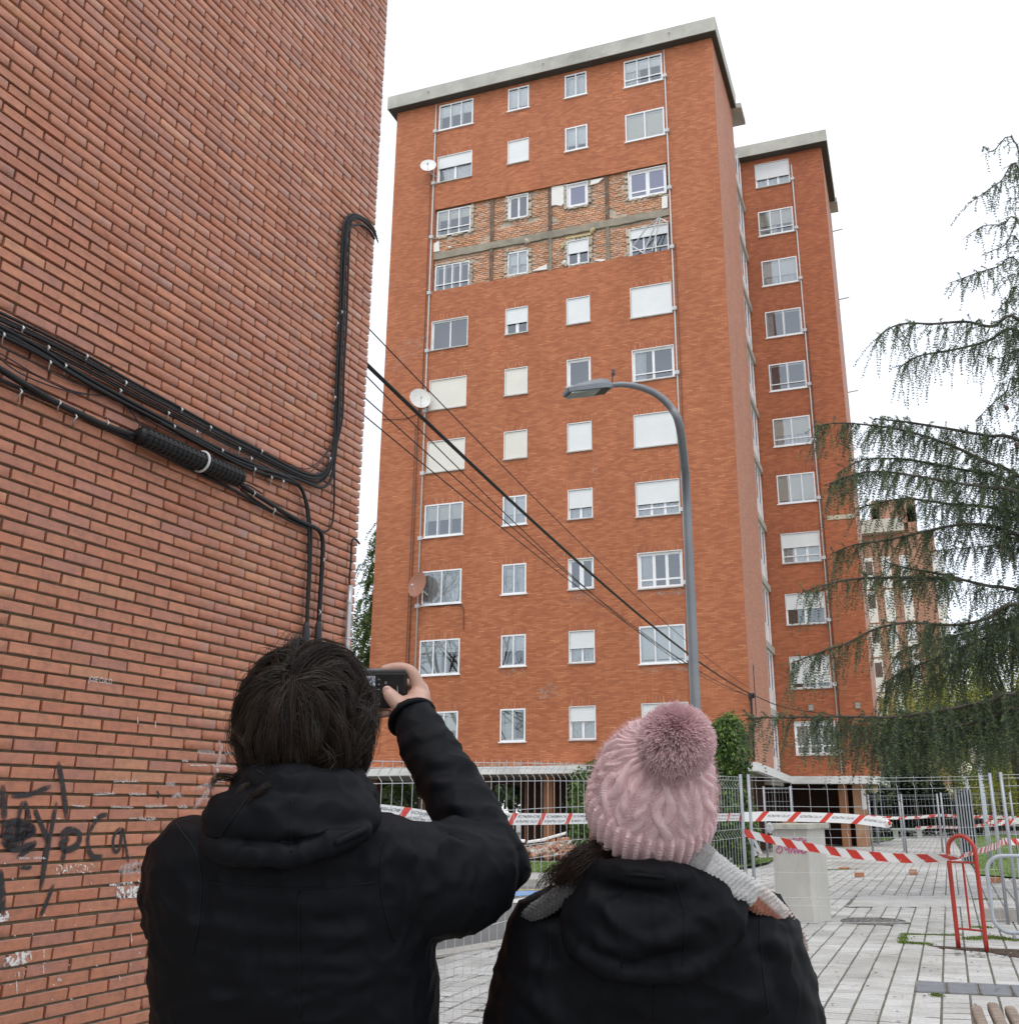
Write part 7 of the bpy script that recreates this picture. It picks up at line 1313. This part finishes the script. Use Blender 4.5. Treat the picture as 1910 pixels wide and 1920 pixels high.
def cable(arc, h, r):
    per = .7226/6; x = (arc/np.maximum(r, .35)*1.0+per/2) % per-per/2; fade = np.clip((r-.12)/.25, 0, 1); P_ = .098; ph = 2*np.pi*h/P_
    s1 = .0150*np.cos(ph); st = .5+.5*np.sin(ph); w = .0115; a = bump_(x-s1, w)*(.0058+.0026*np.sin(ph)); b = bump_(x+s1, w)*(.0058-.0026*np.sin(ph)); d = np.maximum(a, b); stitch = np.abs(np.sin(np.pi*(h/.0052+np.abs(x)/.006)))
    for c0 in (-.043, .043):
        y = x-c0; rope = bump_(y, .0115)*(.0042+.0022*np.sin(2*np.pi*(h/.026+np.sign(c0)*y/.026))); d = np.maximum(d, rope)
    bg = (d < .0006); d = d+np.where(bg, .0016*np.sin(2*np.pi*h/.0056)*np.cos(2*np.pi*x/.0062), .0015*stitch); return d*(.35+.65*fade)
# crown slouches a little
prof = (np.array([0, .018, .042, .076, .108, .137, .158, .171, .178]), np.array([.96, 1.0, 1.03, 1.02, .93, .74, .50, .26, .05]))
surf('hat', np.linspace(.016, .1775, 170), prof, cable, wom)
def rib(arc, h, r):
    p = .0195; s_ = np.sin(2*np.pi*arc/p); e = np.clip(np.minimum(h+.004, .054-h)/.010, 0, 1)**.5; return .0095*e+.0050*np.sign(s_)*np.abs(s_)**.6*e+.0007*np.sin(2*np.pi*h/.0048+np.abs((arc/p*4) % 2-1)*3)*e
surf('hat_cuff', np.linspace(-.004, .054, 60), (np.array([-.004, .0, .03, .054]), np.array([.955, .985, 1.02, 1.0])), rib, wom)
nf = 15000; fz = RNG.uniform(0, 2*np.pi, nf); fh = RNG.uniform(-.002, .172, nf); fr = np.interp(fh, prof[0], prof[1])*np.where(fh < .054, 1.07, 1.035); B0 = np.stack([fr*RX*np.cos(fz), fr*RY*np.sin(fz), fh], 1); N0 = np.stack([np.cos(fz), np.sin(fz), .15+3.2*np.clip(fh-.105, 0, 1)*5], 1); N0 /= np.linalg.norm(N0, axis=1, keepdims=True); N1 = N0+RNG.normal(size=N0.shape)*.6; N2 = N1+RNG.normal(size=N0.shape)*.7
P = np.stack([B0, B0+N1*.0032, B0+N1*.0032+N2*.0028], 1)@HM.T+H0; strands('hat_fuzz', P, .00016, .00008, np.tile(np.array([(.78, .54, .56)]), (nf, 1)), M_FUR, wom)
pc_ = H0+HM@np.array((.012, -.010, .232)); pc_ = Q(1266, 1380, 1.505); np_ = 22000; D = RNG.normal(size=(np_, 3)); D /= np.linalg.norm(D, axis=1, keepdims=True); Lp = RNG.uniform(.041, .0535, (np_, 1)); kk = 5; u = np.linspace(0, 1, kk)
cl = RNG.normal(size=(1500, 3)); cl /= np.linalg.norm(cl, axis=1, keepdims=True); ix = np.concatenate([np.argmax(D[i:i+1000]@cl.T, 1) for i in range(0, np_, 1000)]); D2 = D*.68+cl[ix]*.32+RNG.normal(size=(1500, 3))[ix]*.09+RNG.normal(size=D.shape)*.06; D2 /= np.linalg.norm(D2, axis=1, keepdims=True)
P = pc_+np.stack([(D*(1-q)+D2*q)*(.008+Lp*q)+np.array((0, 0, -.010))*q*q+RNG.normal(size=D.shape)*.0012*q for q in u], 1); base_c = np.array([(.66, .33, .36), (.72, .39, .42), (.76, .45, .47)])[RNG.integers(0, 3, np_)]; tip = base_c*.45+np.array((.94, .78, .79))*.55; cols = base_c[:, None]*(1-u[None, :, None])+tip[:, None]*u[None, :, None]
strands('pompom', P, .00062, .0003, cols, M_FUR, wom)
mb = MB(); mb.ball(pc_, .036, nu=20, nv=14); mb.build('pompom_core', mat('pompom_base', (.60, .29, .32), .95, .15, 60), wom, True)
# scarf
def scarf(px, hw, th_, colf, name):
    P = catmull(np.array([Q(*p) for p in px]), 24); n = len(P); T = np.gradient(P, axis=0); T /= np.linalg.norm(T, axis=1, keepdims=True); V = []; C = []; m = 44
    for i in range(n):
        c = P[i]; vdir = O3-c; vdir -= T[i]*(vdir@T[i]); vdir /= np.linalg.norm(vdir); b = np.cross(T[i], vdir); w = np.interp(i/(n-1), np.linspace(0, 1, len(hw)), hw)
        for k in range(m):
            a = 2*math.pi*k/m; ca, sa = math.cos(a), math.sin(a); q = .0022*math.sin(i*1.35)*math.cos(k*math.pi/2)+.002*mnoise.noise(Vector((i*.12, k*.3, n*.7))); V.append(c+b*(w+q)*math.copysign(abs(ca)**.7, ca)+vdir*(th_+q)*math.copysign(abs(sa)**.7, sa)); C.append(colf(i/(n-1), ca))
    F = [(i*m+k, i*m+(k+1) % m, (i+1)*m+(k+1) % m, (i+1)*m+k) for i in range(n-1) for k in range(m)]; return fast_mesh(name, V, F, M_SCARF, wom, smooth=True, cols=np.array(C))
t = NT('scarf_knit'); a = t.n('ShaderNodeAttribute'); a.attribute_name = 'tint'; t.base(t.mix(.5, a.outputs['Color'], t.ramp(t.noise(60, 5, .7), [(.3, (.8, .8, .8)), (.7, (1.1, 1.1, 1.1))]), 'MULTIPLY')); t.set(Roughness=.95); t.b.inputs['Sheen Weight'].default_value = .4; t.bump(t.noise(320, 3, .7), .9, .003); M_SCARF = t.m
def rc(u, ca):
    if u < .30: return (.36, .35, .34)
    if u < .56: return (.58, .57, .56) if ca < .75 else (.52, .48, .46)
    if u < .74: return (.36, .105, .045) if ca > -.1 else (.60, .53, .50)
    return (.60, .46, .42)
scarf([(1255, 1585, 1.60), (1285, 1592, 1.585), (1305, 1612, 1.555), (1335, 1632, 1.545), (1370, 1655, 1.545), (1408, 1676, 1.555), (1440, 1702, 1.585), (1462, 1722, 1.615), (1484, 1746, 1.66), (1500, 1775, 1.74)], (.030, .032, .026, .022, .020, .018, .012), .014, rc, 'scarf')
scarf([(1180, 1600, 1.62), (1140, 1622, 1.585), (1100, 1646, 1.56), (1065, 1670, 1.555), (1030, 1694, 1.57), (998, 1716, 1.60), (975, 1740, 1.65), (965, 1775, 1.72)], [.020, .018, .016, .015, .014, .013, .012, .012], .013, lambda u, ca: (.050, .045, .046) if u > .2 else (.08, .07, .07), 'scarf_end')
scarf([(1300, 1600, 1.62), (1290, 1620, 1.70), (1220, 1640, 1.74), (1150, 1625, 1.71), (1135, 1605, 1.63)], (.03, .034, .036, .034, .03), .016, lambda u, ca: (.42, .41, .40), 'scarf_wrap')
# hair blown out on the left below the hat
n = 2600; k = 12; u = np.linspace(0, 1, k); P = np.empty((n, k, 3)); A_ = np.array([Q(*p) for p in ((1150, 1592, 1.60), (1108, 1592, 1.575), (1076, 1612, 1.565), (1055, 1650, 1.57), (1045, 1690, 1.585))]); B_ = np.array([Q(*p) for p in ((1160, 1612, 1.59), (1126, 1618, 1.57), (1100, 1640, 1.56), (1082, 1664, 1.565), (1072, 1700, 1.585))]); Cw = np.array([Q(*p) for p in ((1130, 1600, 1.59), (1085, 1610, 1.57), (1055, 1634, 1.57), (1022, 1650, 1.575), (1015, 1668, 1.58))])
ca_, cb2, cc2 = (np.stack([np.interp(u*4, range(5), X_[:, j]) for j in range(3)], 1) for X_ in (catmull(A_, 1), catmull(B_, 1), catmull(Cw, 1)))
ca_, cb2, cc2 = (catmull(X_, 3)[np.linspace(0, 12, k).astype(int)] for X_ in (A_, B_, Cw))
f = RNG.random((n, 1, 1)); wis = (RNG.random((n, 1, 1)) < .07); P = ca_[None]*(1-f)+cb2[None]*f; P = np.where(wis, cc2[None]*(1-.3*f)+ca_[None]*.3*f, P); nl_ = RNG.normal(size=(60, 1, 3))*.008; P = P+nl_[RNG.integers(0, 60, n)]*u[None, :, None]+RNG.normal(size=(n, 1, 3))*.004+HF[None, None]*RNG.uniform(-.018, .018, (n, 1, 1))
ln_ = RNG.uniform(.72, 1.0, (n, 1)); P = np.stack([np.stack([np.interp(u*l[0], u, p[:, j]) for j in range(3)], 1) for l, p in zip(ln_, P)]); P += .0035*np.sin(u[None, :, None]*9+RNG.uniform(0, 6, (n, 1, 1)))*RNG.normal(size=(n, 1, 3))
strands('hair', P, .0006, .00022, np.array([(.020, .010, .007), (.026, .013, .009), (.016, .009, .007)])[RNG.integers(0, 3, n)], M_HAIR, wom)
mb = MB(); mb.ball(hc_+HM[:, 2]*.012-HM[:, 1]*.006, .083, .100, .105, 22, 14, rot=HM); mb.build('hair_underlayer', MATS['dark_hair_base'], wom, True)
